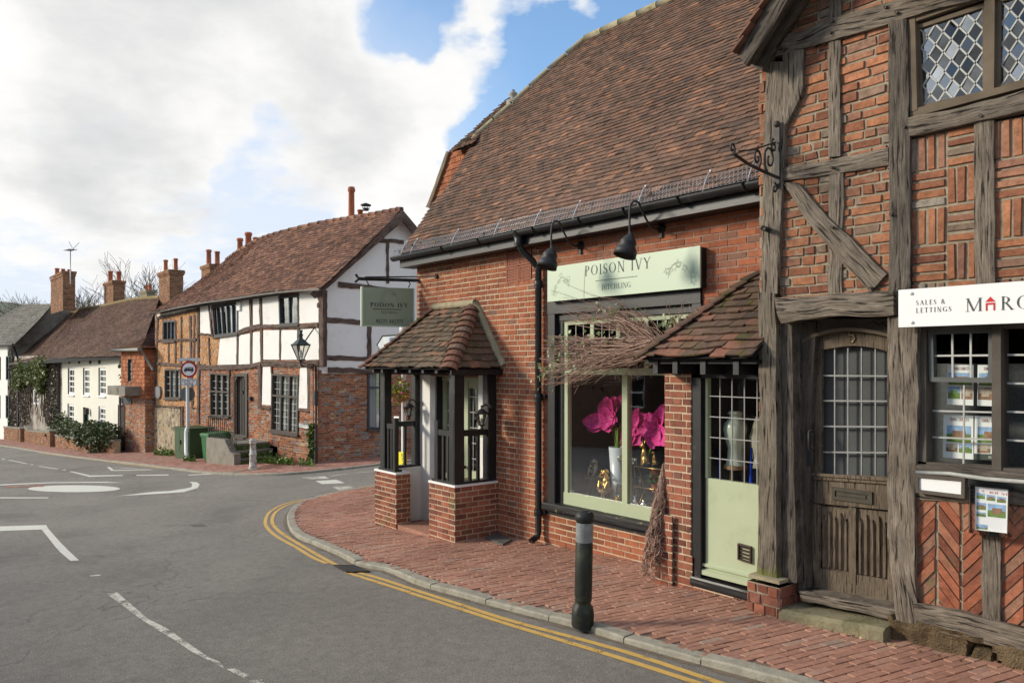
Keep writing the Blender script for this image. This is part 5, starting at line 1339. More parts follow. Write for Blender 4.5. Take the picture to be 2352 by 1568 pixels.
# acrylic leaflet holder
LH=thing('leaflet_holder','clear plastic holder with printed leaflets on the rail by the herringbone bricks','leaflet holder',FR.P(*[FR.h(z6(1070,960),.1)[0],.1,FR.h(z6(1070,960),.1)[1]]))
acr=M_glass('clear_acrylic',(.93,.94,.95),1.)
q=FR.H([(985,735),(1155,752),(1150,962),(983,942)],z6,.1)
mb=MB(); ring(mb,FR,q,.007,.03,.12); mb.prism(FR,q,.115,.12); mb.build('holder',acr,LH)
mb=MB(); pq=sub(q,.1,.9,.06,.93); mb.prism(FR,pq,.06,.07); lf=mb.build('leaflet',white_sign,LH)
pics=[M_plain('print_'+n,c,.6,.45,30,bump=0) for n,c in (('lawn',(.16,.25,.06)),('house',(.3,.17,.1)),('skyline',(.3,.45,.65)),('room',(.5,.42,.33)))]
def picts(F,q,cells,d,par,mats=pics,name='photographs'):
    mb=MB()
    for s0,s1,t0,t1_,k in cells:
        mb.prism(F,sub(q,s0,s1,t0,t0+(t1_-t0)*.5),d,d+.001,2 if k!=3 else 3); mb.prism(F,sub(q,s0,s1,t0+(t1_-t0)*.5,t1_),d,d+.001,0 if k!=3 else 1); mb.prism(F,sub(q,s0+(s1-s0)*.25,s1-(s1-s0)*.2,t0+(t1_-t0)*.3,t0+(t1_-t0)*.75),d+.001,d+.002,k)
    return mb.build(name,list(mats),par)
picts(FR,pq,[(.05,.3,.14,.27,0),(.36,.62,.16,.29,1),(.68,.95,.18,.31,1),(.05,.34,.36,.52,1),(.4,.95,.36,.66,1),(.05,.34,.58,.68,0),(.05,.4,.86,.97,2)],.071,lf)
mb=MB(); w0=V(bil(pq,.2,.11)); stext(mb,FR,'M',w0.x,w0.y,.016,.073,bold=1.2); xx=stext(mb,FR,'RCH',w0.x+.05,w0.y-.003,.016,.073,width=.055,bold=1.2); stext(mb,FR,'NTS',xx+.02,w0.y-.005,.016,.073,width=.055,bold=1.2); mb.build('heading',red_ink,lf)
# property sheets hanging in the window
def sheetpaper(q,cells,lbl,foot=None):
    d=-.16; Q=FR.H(q,z6,d); o=MB(); o.prism(FR,Q,d-.004,d); p=o.build('property_sheet',white_sign,label=lbl,cat='poster',group='property sheets hung in the window')
    picts(FR,Q,cells,d+.001,p)
    mb=MB(); a=bil(Q,.22,.13); b=bil(Q,.85,.13); w_=b[0]-a[0]; s_=w_/8
    mb2=MB(); x=stext(mb,FR,'M',a[0],a[1],.024,d+.003,width=s_*.9,bold=1.2); house(mb2,x+s_*.15,a[1],s_*.7,.022,d+.003); x=stext(mb,FR,'RCH',x+s_,a[1],.024,d+.003,width=s_*2.8,bold=1.2); house(mb2,x+s_*.15,a[1],s_*.7,.022,d+.003); stext(mb,FR,'NTS',x+s_,a[1],.024,d+.003,width=s_*2.3,bold=1.2)
    mb.build('heading',ink,p); mb2.build('house_mark',red_ink,p)
    if foot: f=MB(); f.prism(FR,sub(Q,0,1,.86,1.),d,d+.0015); f.build('footer',ink,p); f=MB(); c=bil(Q,.45,.955); btext(f,FR,'SOLD STC',c[0],c[1],.016,d+.003); f.build('sold_text',white_sign,p)
sheetpaper([(876,448),(1000,453),(1000,635),(873,626)],[(.12,.92,.24,.62,1),(.1,.48,.66,.85,3),(.53,.95,.66,.86,0)],'white property sheet with large house photo, lower one nearest the oak post')
sheetpaper([(1006,453),(1140,459),(1140,640),(1003,635)],[(.1,.92,.24,.6,1),(.1,.5,.64,.84,3),(.56,.95,.64,.84,0)],'white property sheet with a black SOLD STC strip along its foot',1)
sheetpaper([(892,240),(1000,240),(1000,410),(890,405)],[(.05,.95,.2,.5,1),(.03,.5,.55,.85,0),(.55,.97,.55,.85,3)],'white property sheet partly behind the small grey casement, upper one nearest the oak post')
sheetpaper([(1018,240),(1140,240),(1140,415),(1016,410)],[(.05,.95,.2,.5,1),(.03,.5,.55,.85,3),(.55,.97,.55,.85,0)],'white property sheet hung directly above the one marked SOLD STC')
# wrought iron bracket on the corner post
BK=MB(); Fk=Fr((-12,6.0),(0,6.0))
def k3(x,y,d): a,z=FR.h(z5(x,y),.07); return a,z
a0,z0=FR.h(z5(188,575),.07); _,z1_=FR.h(z5(212,860),.07); a1_=FR.h(z5(200,700),.07)[0]
xb=a1_-12
BK.abox(xb-.025,xb+.025,6.07,6.085,z1_,z0); BK.ball((xb,6.07,z0),.03,0,8,5)
# arm projects out towards the street and is seen running left
zA=FR.h(z5(200,815),.07)[1]
Lb=.85
y0=6.07; end=FR.h(z5(8,765),.0)
def arm(pts,r): BK.tube([(xb+p[0],y0-p[1]*.7,p[2]) for p in pts],r,6)
arm([(0,0,zA),(-.0,.3,zA+.02),(0,.62,zA+.05),(0,.9,zA+.1)],.014)
arm([(0,.02,z0-.16),(0,.5,zA+.18),(0,.8,zA+.13)],.008)
def scroll(c,r,turns,st,sg=1):
    pts=[]
    for i in range(26):
        t=i/25; an=st+sg*turns*2*math.pi*t; rr=r*(1-.8*t); pts.append((0,c[0]+math.cos(an)*rr,c[1]+math.sin(an)*rr))
    arm(pts,.010)
scroll((.16,zA+.14),.13,1.4,-1.57,1); scroll((.42,zA+.12),.09,1.4,-1.57,-1); scroll((.92,zA+.14),.055,1.2,-1.57,-1)
scroll((.07,z0-.2),.06,1.2,1.57,-1); scroll((.05,zA-.1),.05,1.,1.57,1)
BK.build('iron_bracket',iron,cat='bracket',label='empty scrolled wrought iron sign bracket on the tall oak corner post')

ax=FR.h(z6(1440,500))[0]; xe=A+3.; zr1=A_[-1]; Xr=zr1[0]-12
mb=MB(); bricks(mb,FR,rect(ax+.12,xe,-.4,4.9),[],d=-.02,c=.09,L=.24,pat='mixed',jit=.007,pro=.012,mo=1)
gz0=4.75; gp_=[(A-4.0,gz0),(xe,gz0)]+[(2*zr1[0]-a,z-.1) for a,z in A_ if 2*zr1[0]-a<xe+1][:0]
L_=[(a+.05,z-.12) for a,z in A_ if a>A-3.95]; Rm=[(2*zr1[0]-a,z) for a,z in L_][::-1]
strips(mb,FR,[(A-3.95,gz0)]+L_+Rm+[(Rm[-1][0],gz0)],[FR.H([(800,60),(1600,-170),(1600,380),(800,560)],z5)],-.05,m=1) if 'strips' in globals() else None
mb.build('wall_extension',[brick_old,mortar_old],OB)
mb=MB()
for x in (ax+.1,ax+.9,ax+1.7,ax+2.5,xe-.1): timber(mb,FR,[(x-.07,-.1),(x-.07,4.9)],[(x+.07,-.1),(x+.07,4.9)],-.04,.03)
for z in (.05,2.35,4.8): timber(mb,FR,[(ax,z-.1),(xe,z-.1)],[(ax,z+.1),(xe,z+.1)],-.04,.045)
mb.build('framing_extension',oak,OB)
mb=MB(); rz_=zr1[1]
lp=[(a-12,z) for a,z in A_]; rp_=[(2*Xr-x,z) for x,z in lp][::-1]
for P__ in (lp,rp_):
    for (x0,z0),(x1,z1__) in zip(P__,P__[1:]):
        mb.add([(x0,5.8,z0+.03),(x1,5.8,z1__+.03),(x1,11,z1__+.03),(x0,11,z0+.03)],[(0,1,2,3)])
mb.build('roof_covering',tile_far,OB)
z1=lambda x,y:(.35*x,548.8+.35*y)
z2=lambda x,y:(313.6+.45*x,392+.45*y)
# ---------------- white and orange timber framed house across the side street
FT=Fr((-36.,9.15),(-22.8,10.57)); LT=FT.L
HS=thing('corner_house','long crooked timber framed house with white plaster panels and a sagging tiled roof','house',FT.P(LT/2,0,FT.g(LT/2)))
K=V((-22.8,10.57))
EAV=[(75,728),(200,698),(360,668),(500,650),(620,630),(730,616),(850,606),(942,600)]
zw_top=2.3+2.32
def wq(n,pts,d0,d1,mat,zf=z2,par=HS,F=FT,**k):
    mb=MB(); P=F.H(pts,zf,0); mb.prism(F,P,d0,d1); return mb.build(n,mat,par,**k)
door_=[(510,1045),(565,1045),(565,1360),(510,1360)]
cell=[(665,1400),(720,1400),(722,1500),(663,1500)]
top=[(a,z+.05) for a,z in FT.H([(95,735),(200,700),(360,672),(500,655),(620,637),(730,622),(850,612),(935,606)],z2)]
base=[(top[0][0],-3),(LT,-3),(LT,top[-1][1])]
hl=[FT.H(q,z2) for q in (door_,cell,[(150,1018),(225,1018),(225,1158),(150,1158)],[(382,1040),(476,1040),(476,1252),(382,1252)],[(698,1040),(830,1045),(826,1340),(695,1325)],[(142,770),(200,766),(200,866),(142,870)],[(396,690),(520,672),(520,835),(404,845)],[(733,642),(830,636),(830,783),(736,787)])]
mb=MB(); bricks(mb,FT,top+[(LT,-2.5),(top[0][0]+.0,-3)],hl,d=0,c=.08,L=.24,pat='flemish',jit=.006,pro=.008,wave=.02); mb.build('wall',[brick_far,mortar_far],HS)
# bleached orange infill and flint panel laid over
def brpanel(name,pts,mats,d=.012,holes=(),zf=z2,**k):
    mb=MB(); bricks(mb,FT,FT.H(pts,zf),[FT.H(h,zf) for h in holes],d=d,jit=.008,pro=.008,**k); return mb.build(name,mats,HS)
brpanel('orange_infill',[(112,745),(318,705),(318,988),(108,985)],[brick_orange,mortar_far],holes=[[(135,762),(205,760),(205,872),(135,875)]],c=.085,L=.2,pat='mixed')
brpanel('orange_infill',[(108,985),(318,992),(318,1205),(98,1200)],[brick_orange,mortar_far],holes=[[(148,1012),(230,1012),(230,1162),(148,1162)]],c=.08,L=.22,pat='mixed')
brpanel('orange_infill',[(328,835),(432,840),(420,992),(325,990)],[brick_orange,mortar_far],c=.085,L=.2,pat='mixed')
m,t,_,_=nt('flint_wall'); p=pos(t); v=N(t,'ShaderNodeTexVoronoi'); v.inputs['Scale'].default_value=5.5; t.links.new(p,v.inputs['Vector'])
c=ramp(t,v.outputs['Color'],[(.2,(.12,.10,.09)),(.5,(.36,.29,.2)),(.8,(.5,.43,.33))]); c=mix(t,ramp(t,noise(t,p,6.,5,.7),[(.45,0.),(.6,.8)]),c,(.10,.085,.065)); c=mix(t,ramp(t,v.outputs['Distance'],[(.3,0.),(.6,.7)]),c,(.40,.31,.19)); finish(t,c,.9,v.outputs['Distance'],-.8,.03)
flint=m
wq('flint_panel',[(92,1205),(225,1208),(228,1440),(192,1470),(88,1440)],0,.03,flint)
PW=[([(328,690),(383,686),(385,835),(328,830)]),([(540,655),(583,650),(585,800),(524,815),(524,665)]),([(597,650),(633,645),(635,792),(597,797)]),([(645,645),(735,634),(735,785),(648,788)]),([(833,615),(934,605),(934,775),(833,782)]),
 ([(430,848),(518,838),(516,990),(417,992)]),([(526,838),(588,828),(590,988),(524,990)]),([(597,824),(636,818),(638,975),(595,985)]),([(650,812),(733,812),(734,965),(650,965)]),([(741,812),(829,810),(832,965),(740,967)]),([(838,808),(934,802),(938,965),(838,970)]),
 ([(648,1000),(692,998),(690,1198),(643,1195)]),([(838,1003),(880,1000),(876,1215),(828,1212)])]
mb=MB()
for p_ in PW: mb.prism(FT,FT.H(p_,z2),-.02,.03,bev=.012)
mb.prism(FT,FT.H([(110,735),(318,690),(318,708),(112,752)],z2),-.02,.035); mb.build('plaster_panels',white_plaster,HS)
mb=MB()
def tt(A,B,d1=.05,mb=mb,F=FT,zf=z2,wob=.018): timber(mb,F,F.H(A,zf),F.H(B,zf),-.02,d1,wob=wob,dep=.014,seg=.15,cols=4)
for x0,x1,y0,y1,w in ((318,320,692,1290,9),(374,388,688,838,7),(521,519,835,990,9),(585,589,655,812,11),(590,590,815,988,11),(635,640,650,790,12),(640,644,795,975,12),(738,737,812,966,8),(829,831,635,968,9),(946,948,612,1000,22),(632,632,985,1212,14),(886,892,985,1228,22),(692,694,1000,1035,6),
    (167,168,875,980,6),(203,203,765,980,7),(233,231,745,980,7),(279,282,740,985,10),(300,297,735,980,8),(232,232,870,980,6),(112,96,760,1205,8),(236,236,1200,1300,9),(283,290,1000,1215,12),(322,318,1000,1290,10),(478,480,1020,1045,5),(372,378,850,990,7)):
    tt([(x0-w/2,y0),(x1-w/2,y1)],[(x0+w/2,y0),(x1+w/2,y1)])
for P_,w in (([(110,752),(200,735),(315,708)],14),([(112,868),(310,862)],12),([(330,832),(385,838),(398,842)],10),([(522,828),(588,803),(640,793)],24),([(640,793),(735,799),(830,797),(934,789)],18),([(105,985),(230,992),(330,998)],16),([(325,1003),(420,1006),(520,1003),(640,992)],24),([(645,982),(740,985),(830,990),(938,980)],28),([(630,1208),(692,1212)],12),([(828,1218),(900,1228)],12),([(98,1200),(228,1208)],8)):
    tt([(x,y-w/2) for x,y in P_],[(x,y+w/2) for x,y in P_],.07)
mb.build('timbers',timber_far,HS)
grey_frame=M_plain('blue_grey_frame',(.05,.058,.065),.6,.2,5)
brown_frame=M_plain('brown_grey_frame',(.085,.07,.058),.7,.3,5)
lead_b=M_plain('lead_bright',(.50,.52,.52),.5,.1,12)
def cwin(q,nx,ny,fr=grey_frame,mull=(),trans=(),cols=None,fw=.06,curt=True,par=HS,F=FT,d=-.02,bars=True,sill=True,zf=z2,lm=None):
    Q=F.H(q,zf); mb=MB(); n=ring(mb,F,Q,fw,d-.06,d+.07); sw,sh=size(n)
    for s in mull: mb.prism(F,sub(n,s-.03/sw,s+.03/sw,0,1),d-.05,d+.05)
    for t_ in trans: mb.prism(F,sub(n,0,1,t_-.03/sh,t_+.03/sh),d-.05,d+.06)
    o=mb.build('window',fr,par)
    if bars: panes(F,n,d-.02,nx,ny,o,bw=.013,gm=glass,bm=lm or lead_b)
    else: panes(F,n,d-.02,1,1,o,gm=glass)
    mb=MB(); mb.prism(F,sub(n,-.05,1.05,-.05,1.05),d-.5,d-.45); mb.build('room_behind',room_mid,o)
    if curt:
        mb=MB()
        for s0,s1 in curt if isinstance(curt,(list,tuple)) else ((.02,.2),(.8,.98)): mb.prism(F,sub(n,s0,s1,0,1),d-.2,d-.18)
        mb.build('curtains',curtain,o)
    if sill:
        mb=MB(); mb.prism(F,sub(Q,-.04,1.04,1.,1.+.06/size(Q)[1]),d-.05,d+.13); mb.build('sill',brown_frame,o)
    return o
W_far=M_plain('window_board',(.1,.1,.1))
cwin([(140,768),(203,764),(203,868),(140,872)],3,2,mull=(.33,.66),curt=((.0,.9),),bars=False)
cwin([(388,690),(523,672),(523,832),(402,848)],6,2,mull=(.14,.35,.57,.79),trans=(),curt=((.3,1.),),bars=False,fw=.08)
cwin([(730,640),(833,632),(833,785),(735,790)],1,1,mull=(.5,),trans=(),curt=((.05,.4),),bars=False,fw=.07)
cwin([(148,1012),(230,1012),(230,1162),(148,1162)],5,4,brown_frame,mull=(.36,.7),curt=((0,.25),(.45,.65)))
cwin([(380,1030),(478,1038),(478,1255),(380,1252)],6,6,brown_frame,mull=(.33,.66),trans=(.42,),curt=((.25,.45),(.6,.75)))
cwin([(695,1035),(833,1042),(828,1346),(690,1326)],9,8,brown_frame,mull=(.34,.67),trans=(.37,),curt=((.1,.3),(.55,.62)))
mb=MB(); ring(mb,FT,FT.H([(500,1035),(570,1035),(570,1362),(500,1358)],z2),.1,-.1,.05); mb.prism(FT,FT.H([(508,1052),(518,1052),(508,1080)],z2),-.08,.04); mb.prism(FT,FT.H([(552,1052),(562,1052),(562,1080)],z2),-.08,.04)
o=mb.build('door_frame',brown_frame,HS)
mb=MB(); dq=FT.H([(508,1045),(563,1045),(563,1355),(508,1352)],z2); mb.prism(FT,dq,-.12,-.1)
for k in range(5): mb.prism(FT,sub(dq,(k+.08)/5,(k+.72)/5,0,1),-.1,-.07,bev=.01)
d_=mb.build('door',M_plain('grey_oak_door',(.09,.08,.07),.8,.3,8),HS); mb=MB(); c=FT.h(z2(535,1130)); mb.lathe(FT.P(c[0],-.05,c[1]-.05),[(.03,0),(.05,.05),(.03,.1)],8); mb.prism(FT,FT.H([(500,1352),(560,1362),(560,1372),(498,1362)],z2),-.05,.12); mb.build('door_fittings',brown_frame,d_)
mb=MB(); mb.prism(FT,FT.H([(690,1402),(722,1402),(722,1500),(690,1500)],z2),-.4,-.3); mb.prism(FT,FT.H([(660,1395),(722,1395),(724,1510),(660,1510)],z2),-.5,-.45); mb.build('cellar_door',M_plain('dark_slate_door',(.045,.05,.06),.7,.3,5),HS)
mb=MB()
for k in range(10):
    s0=FT.H([(655+k*7.4,1372+abs(k-4.5)*1.2),(661+k*7.4,1372+abs(k-4.5)*1.2),(661+k*7.2,1400+abs(k-4.5)*2),(656+k*7.2,1400+abs(k-4.5)*2)],z2); mb.prism(FT,s0,0,.02)
mb.build('cellar_arch',brick_far,HS)
# plaques, alarm box
for q,m_,l in (([(103,1103),(113,1098),(128,1100),(132,1115),(132,1150),(124,1163),(110,1163),(103,1150)],M_plain('grey_plaque',(.2,.2,.2)),'plaque'),([(522,668),(540,668),(540,715),(522,715)],white_paint,'alarm_box'),([(580,1152),(594,1152),(594,1172),(580,1172)],black_paint,'letter_box')):
    mb=MB(); mb.prism(FT,FT.H(q,z2),.03,.1,bev=.01); mb.build(l,m_,HS)
# gable side wall facing up the side street
FGs=Fr((-22.8,10.57),(-22.8,18.)); zcor=FGs.h(z2(975,1030))[1]
mb=MB(); bz=FGs.h(z2(985,1035))[1]
wy=FGs.H([(1178,1018),(1250,1018),(1250,1318),(1178,1318)],z2)
bricks(mb,FGs,rect(0,7.4,-2.6,bz),[wy],c=.076,L=.235,pat='flemish',jit=.005,d=.0)
mb.build('side_wall',[brick_far,mortar_far],HS)
cwin([(1178,1018),(1252,1018),(1252,1318),(1178,1318)],4,6,grey_frame,trans=(.28,),curt=((.3,.9),),F=FGs,fw=.06)
pk=FGs.h((921,484),.3)
mb=MB(); mb.prism(FGs,[(0,bz),(7.4,bz),(7.4,4.5),(5.9,4.7),(pk[0],pk[1]-.12),(0,4.62)],-.02,.02); mb.build('gable_plaster',white_plaster,HS)
mb=MB()
for A_,B_,d in (([(1028,568),(1150,580),(1330,604)],[(1028,594),(1150,605),(1330,628)],.07),([(970,748),(1190,765)],[(970,775),(1190,790)],.05),([(965,940),(1180,950),(1250,955)],[(965,965),(1180,972),(1250,980)],.05),([(975,1003),(1250,1010)],[(975,1032),(1250,1034)],.08),
    ([(934,612),(936,1000)],[(970,612),(968,1000)],.06),([(1175,788),(1175,950)],[(1196,788),(1196,950)],.05),([(1272,360),(1272,575)],[(1286,360),(1286,575)],.05),([(1210,345),(1360,352)],[(1210,366),(1360,372)],.05)):
    tt(A_,B_,d,mb,FGs)
for y in (4.62,): pass
mb.build('timbers',timber_far,HS)
mb=MB(); c=FGs.h(z2(980,700),.0)
for k,(r,z) in enumerate(((.06,0),(.12,.06),(.07,.14),(.11,.2),(.06,.3),(.14,.5))): pass
mb.lathe((-22.72,10.62,c[1]-.05),[(.05,0),(.13,.06),(.13,.16),(.07,.22),(.13,.36),(.09,.42),(.16,.6),(.12,.75)],10); mb.build('corner_bracket',timber_far,HS)
# brick corner buttress with drain pipe
mb=MB(); q=FT.H([(905,1015),(940,1005),(942,1505),(902,1498)],z2); bricks(mb,FT,[q[0],q[1],(q[2][0]+.05,-2.5),(q[3][0],-2.5)],[],d=.12,c=.076,L=.22,pat='stretcher'); bricks(mb,FGs,rect(-.12,.1,-2.5,bz+.1),[],d=.03,pat='stretcher'); mb.build('corner_pier',[brick_far,mortar_far],HS)
mb=MB(); P_=[FT.P(*(lambda h:(h[0],.2,h[1]))(FT.h(z2(*p),.2))) for p in ((915,1000),(917,1180),(912,1495))]; mb.tube(P_,.035,6); P_=[FT.P(*(lambda h:(h[0],.12,h[1]))(FT.h(z2(*p),.12))) for p in ((902,985),(903,1300))]; mb.tube(P_,.02,6); q=FT.h(z2(912,1160),.2); mb.box(FT.P(q[0],.2,q[1]),(.09,0,0),(0,.05,0),(0,0,.22)); mb.build('drainpipe',M_plain('dark_pipe',(.05,.04,.035)),HS)
# sagging roof
def loft(E,Rg):
    E=[V(p) for p in E];Rg=[V(p) for p in Rg]; L=[0]
    for i in range(1,len(E)): L.append(L[-1]+(E[i]-E[i-1]).length)
    S=sum((a-b).length for a,b in zip(E,Rg))/len(E)
    def P(a,b,h):
        i=0
        while i<len(E)-2 and a>L[i+1]: i+=1
        f=(a-L[i])/(L[i+1]-L[i]); e=E[i].lerp(E[i+1],f); r=Rg[i].lerp(Rg[i+1],f); u=(r-e); x=(E[i+1]-E[i])+(Rg[i+1]-Rg[i]); n=x.cross(u).normalized()
        if n.z<0: n=-n
        g=b/S; q=e+u*g+n*h; q.z+= -.07*math.sin(math.pi*min(1,max(0,g)))+.05*nz(a*.35,b*.5,3); return q
    return P,L[-1],S
def fr3(F,pts,zf,d):
    out=[]
    for p in pts:
        a,z=F.h(zf(*p) if zf else p,d); out.append(F.P(a,d,z))
    return out
E_=fr3(FT,EAV,z2,.32); FRg=Fr((-36.6,12.15),(-22.3,13.4)); RG=fr3(FRg,[(521,597),(545,580),(593,552),(645,535),(732,514),(800,503),(865,492),(922,481)],None,0)
P_,La,S_=loft(E_,RG); mb=MB(); tiles(mb,P_,rect(0,La,0,S_),w=.22,g=.14,lift=.035,th=.022,jit=.012,back=1)
rf=mb.build('roof',[tile_far,room],HS)
mb=MB(); back=[(p.x,p.y+3.2,p.z-2.9) for p in RG]; n=len(RG); mb.add([tuple(p) for p in RG]+back,[(i,i+1,n+i+1,n+i) for i in range(n-1)]); mb.build('rear_slope',tile_far,HS)
mb=MB(); rs=sm(RG,4)
for i in range(len(rs)-1):
    a=rs[i]+V((0,0,.02));b=rs[i].lerp(rs[i+1],1.05); mb.tube([a,b],[.10,.09],6)
mb.build('ridge_tiles',tile_far,rf)
mb=MB(); FGb_=Fr((-22.42,10.2),(-22.42,18)); A_=[(-.05,4.55),((RG[-1].y-10.2),RG[-1].z-.05)]; 
timber(mb,FGb_,[(0-.1,4.45),(RG[-1].y-10.2,RG[-1].z-.03)],[(.1,4.3),(RG[-1].y-10.2+.1,RG[-1].z-.32)],-.05,.03,seg=.2,wob=.01)
timber(mb,FGb_,[(RG[-1].y-10.2,RG[-1].z-.03),(RG[-1].y-10.2+3.1,RG[-1].z-2.9)],[(RG[-1].y-10.2-.1,RG[-1].z-.32),(RG[-1].y-10.2+2.9,RG[-1].z-3.1)],-.05,.03,seg=.2,wob=.01)
mb.build('bargeboard',timber_far,HS)
mb=MB(); g_=[p+V((0,-.05,-.04)) for p in E_]; mb.tube(g_,.04,5); mb.build('eaves_edge',M_plain('grey_eaves',(.16,.14,.12)),HS)
# chimneys: brick stack with oversailing courses and clay pots
def chimney(par,Y,q,pots,dep=None,mat=brick_brown,corb=2,flare=.05,potm=terracotta,fr=.45,down=2.2):
    F=Fr((-90,Y),(0,Y)); x0,z1_=F.h(q[0]); um=q[0][0]+(q[1][0]-q[0][0])*fr; x1=F.h((um,q[0][1]))[0]; zb=F.h(q[2])[1]-down; mb=MB()
    rx,ry,_=ray(*q[1]); dep=(x1-90)*ry/rx-Y
    bx0,bx1=x0+flare,x1-flare
    def bb(a0,a1,y0,y1,z0,z1):
        bricks(mb,Fr((-90+a0,y0),(-90+a1,y0)),rect(0,a1-a0,z0,z1),[],c=.085,L=.24,pat='stretcher'); bricks(mb,Fr((-90+a1,y0),(-90+a1,y1)),rect(0,y1-y0,z0,z1),[],c=.085,L=.24,pat='stretcher')
        mb.abox(-90+a0,-90+a1,y0+.01,y1,z1-.02,z1,1)
    bb(bx0,bx1,Y,Y+dep,zb,z1_-.25); bb(bx0-.04,bx1+.04,Y-.04,Y+dep+.04,z1_-.3,z1_-.14); bb(x0-.03,x1+.03,Y-.08,Y+dep+.08,z1_-.17,z1_)
    o=mb.build('chimney',[mat,mortar_far],par); F2=Fr((-90,Y+dep/2),(0,Y+dep/2))
    for (c,hw,zt) in pots:
        a,zz=F2.h((c,zt)); P=F2.P(a,0,0); w=hw*(P.x*FX+P.y*FY)/FOC; h=zz-z1_+.02; pb=MB()
        pb.lathe((P.x,P.y,z1_-.02),[(w*1.0,0),(w*.92,h*.1),(w*.84,h*.85),(w*1.08,h*.88),(w*1.08,h*.94),(w*.9,h),(w*.7,h),(w*.7,h*.8)],12); pb.build('chimney_pot',potm,o)
    return o
chimney(HS,12.3,[z2(113,522),z2(240,522),z2(115,700)],[(z2(149,0)[0],z2(160,0)[0]-z2(149,0)[0],z2(0,455)[1]),(z2(200,0)[0],5,z2(0,448)[1])],dep=.9)
o=chimney(HS,16.,[z2(330,488),z2(432,488),z2(330,600)],[(z2(369,0)[0],6,z2(0,403)[1]),(z2(412,0)[0],6,z2(0,412)[1])],mat=brick_brown)
chimney(HS,16.,[z2(505,440),z2(630,440),z2(505,520)],[(z2(528,0)[0],7,z2(0,345)[1]),(z2(571,0)[0],8,z2(0,315)[1]),(z2(607,0)[0],6,z2(0,340)[1])],dep=.6)
chimney(HS,14.8,[z2(1062,258),z2(1175,258),z2(1062,330)],[(z2(1097,0)[0],8,z2(0,84)[1]),(z2(1142,0)[0],7,z2(0,200)[1])],dep=.5)
# cowl on the shorter pot
mb=MB(); F=Fr((-90,14.8),(0,14.8)); a,z=F.h(z2(1142,200)); 
mb.lathe((-90+a,15.05,z),[(.12,0),(.12,.1)],8); mb.lathe((-90+a,15.05,z+.2),[(.22,0),(.22,.03),(.05,.1)],10)
for k in range(4): mb.tube([(-90+a+.15*math.cos(k*1.57),15.05+.15*math.sin(k*1.57),z+.05),(-90+a+.15*math.cos(k*1.57),15.05+.15*math.sin(k*1.57),z+.22)],.012,4)
mb.build('cowl',iron,HS)
# hidden bulk of the house
mb=MB(); mb.hexa([FT.P(.1,-.55,-3),FT.P(LT-.1,-.55,-3),FT.P(LT-.1,-.55,4.3),FT.P(.1,-.55,4.3),FT.P(.1,-.6,-3),FT.P(LT-.1,-.6,-3),FT.P(LT-.1,-.6,4.3),FT.P(.1,-.6,4.3)]); mb.build('interior_shell',room,HS)
# ---------------- tile hung entrance block
BKh=thing('entrance_block','narrow brick and tile hung entrance block with a plank door under a concrete canopy','building',(-37.3,8.8,gz(-37.3,8.5)))
FB1=Fr((-38.9,8.45),(-36.1,8.75)); FB2=Fr((-36.1,8.75),(-36.1,13.))
zt=FB1.h(z1(800,722))[1]; zm=FB1.h(z1(880,1040))[1]
mb=MB(); dh=FB1.H([(780,1085),(822,1085),(822,1400),(780,1400)],z1); wh=FB1.H([(845,785),(872,785),(872,950),(845,950)],z1)
bricks(mb,FB1,rect(0,FB1.L,-4,zt),[dh,wh],c=.085,L=.24,pat='flemish',jit=.005); bricks(mb,FB2,rect(0,4,-4,zt),[],c=.085,L=.24,pat='flemish',jit=.005); mb.build('wall',[brick_far,mortar_far],BKh)
mb=MB(); 
for F,l in ((FB1,FB1.L),(FB2,2.5)):
    ho=[] if F is FB2 else [wh,dh]
    k=0
    z=zm
    while z<zt-.02:
        for a0,a1 in spans(rect(-.03,l+.03,zm,zt+.1),ho,z+.08):
            x=a0-(k%2)*.1
            while x<a1:
                b0=max(x+.004,a0);b1=min(x+.196,a1); x+=.2
                if b1-b0>.03:
                    d=.05+(.04*(1-(z-zm)/.4) if z<zm+.4 else 0); mb.hexa([F.P(b0,.0,z+.2),F.P(b1,.0,z+.2),F.P(b1,d-.03,z),F.P(b0,d-.03,z),F.P(b0,.02,z+.21),F.P(b1,.02,z+.21),F.P(b1,d+U(0,.012),z+U(-.01,.01)),F.P(b0,d,z)])
        z+=.17;k+=1
mb.build('hung_tiles',tile_bright,BKh)
cwin([(845,785),(872,785),(872,950),(845,950)],1,1,grey_frame,curt=((0,1),),par=BKh,F=FB1,bars=False,fw=.03,zf=z1,sill=False)
mb=MB(); q=FB1.H([(778,1085),(822,1087),(822,1398),(776,1392)],z1); n=ring(mb,FB1,q,.07,-.05,.03); 
for k in range(4): mb.prism(FB1,sub(n,(k+.1)/4,(k+.85)/4,.04,.36),-.05,-.02); mb.prism(FB1,sub(n,(k+.1)/4,(k+.85)/4,.42,.96),-.05,-.02)
mb.prism(FB1,n,-.1,-.05); mb.build('door',M_plain('brown_door',(.06,.035,.025),.6,.2,6),BKh)
mb=MB(); q=FB1.H([(705,962),(800,965),(800,1022),(705,1020)],z1,.7); 
Fc=FB1; a0,a1=q[0][0],FB1.h(z1(868,965),.0)[0]; mb.fbox(FB1,q[0][0],FB1.h(z1(803,965),.7)[0]+.3,.0,.7,q[3][1],q[0][1]); mb.build('canopy',concrete,BKh)
mb=MB(); mb.prism(FB1,FB1.H([(785,1030),(868,1030),(868,1082),(785,1078)],z1),.0,.04); mb.build('fanlight',grey_frame,BKh)
mb=MB(); z0=zt-.02
c0=FB1.P(-.25,.3,z0);c1=FB1.P(FB1.L+.25,.3,z0); rtop=fr3(Fr((-60,11.),(0,11.)),[(905,655),(990,585)],z1,0)
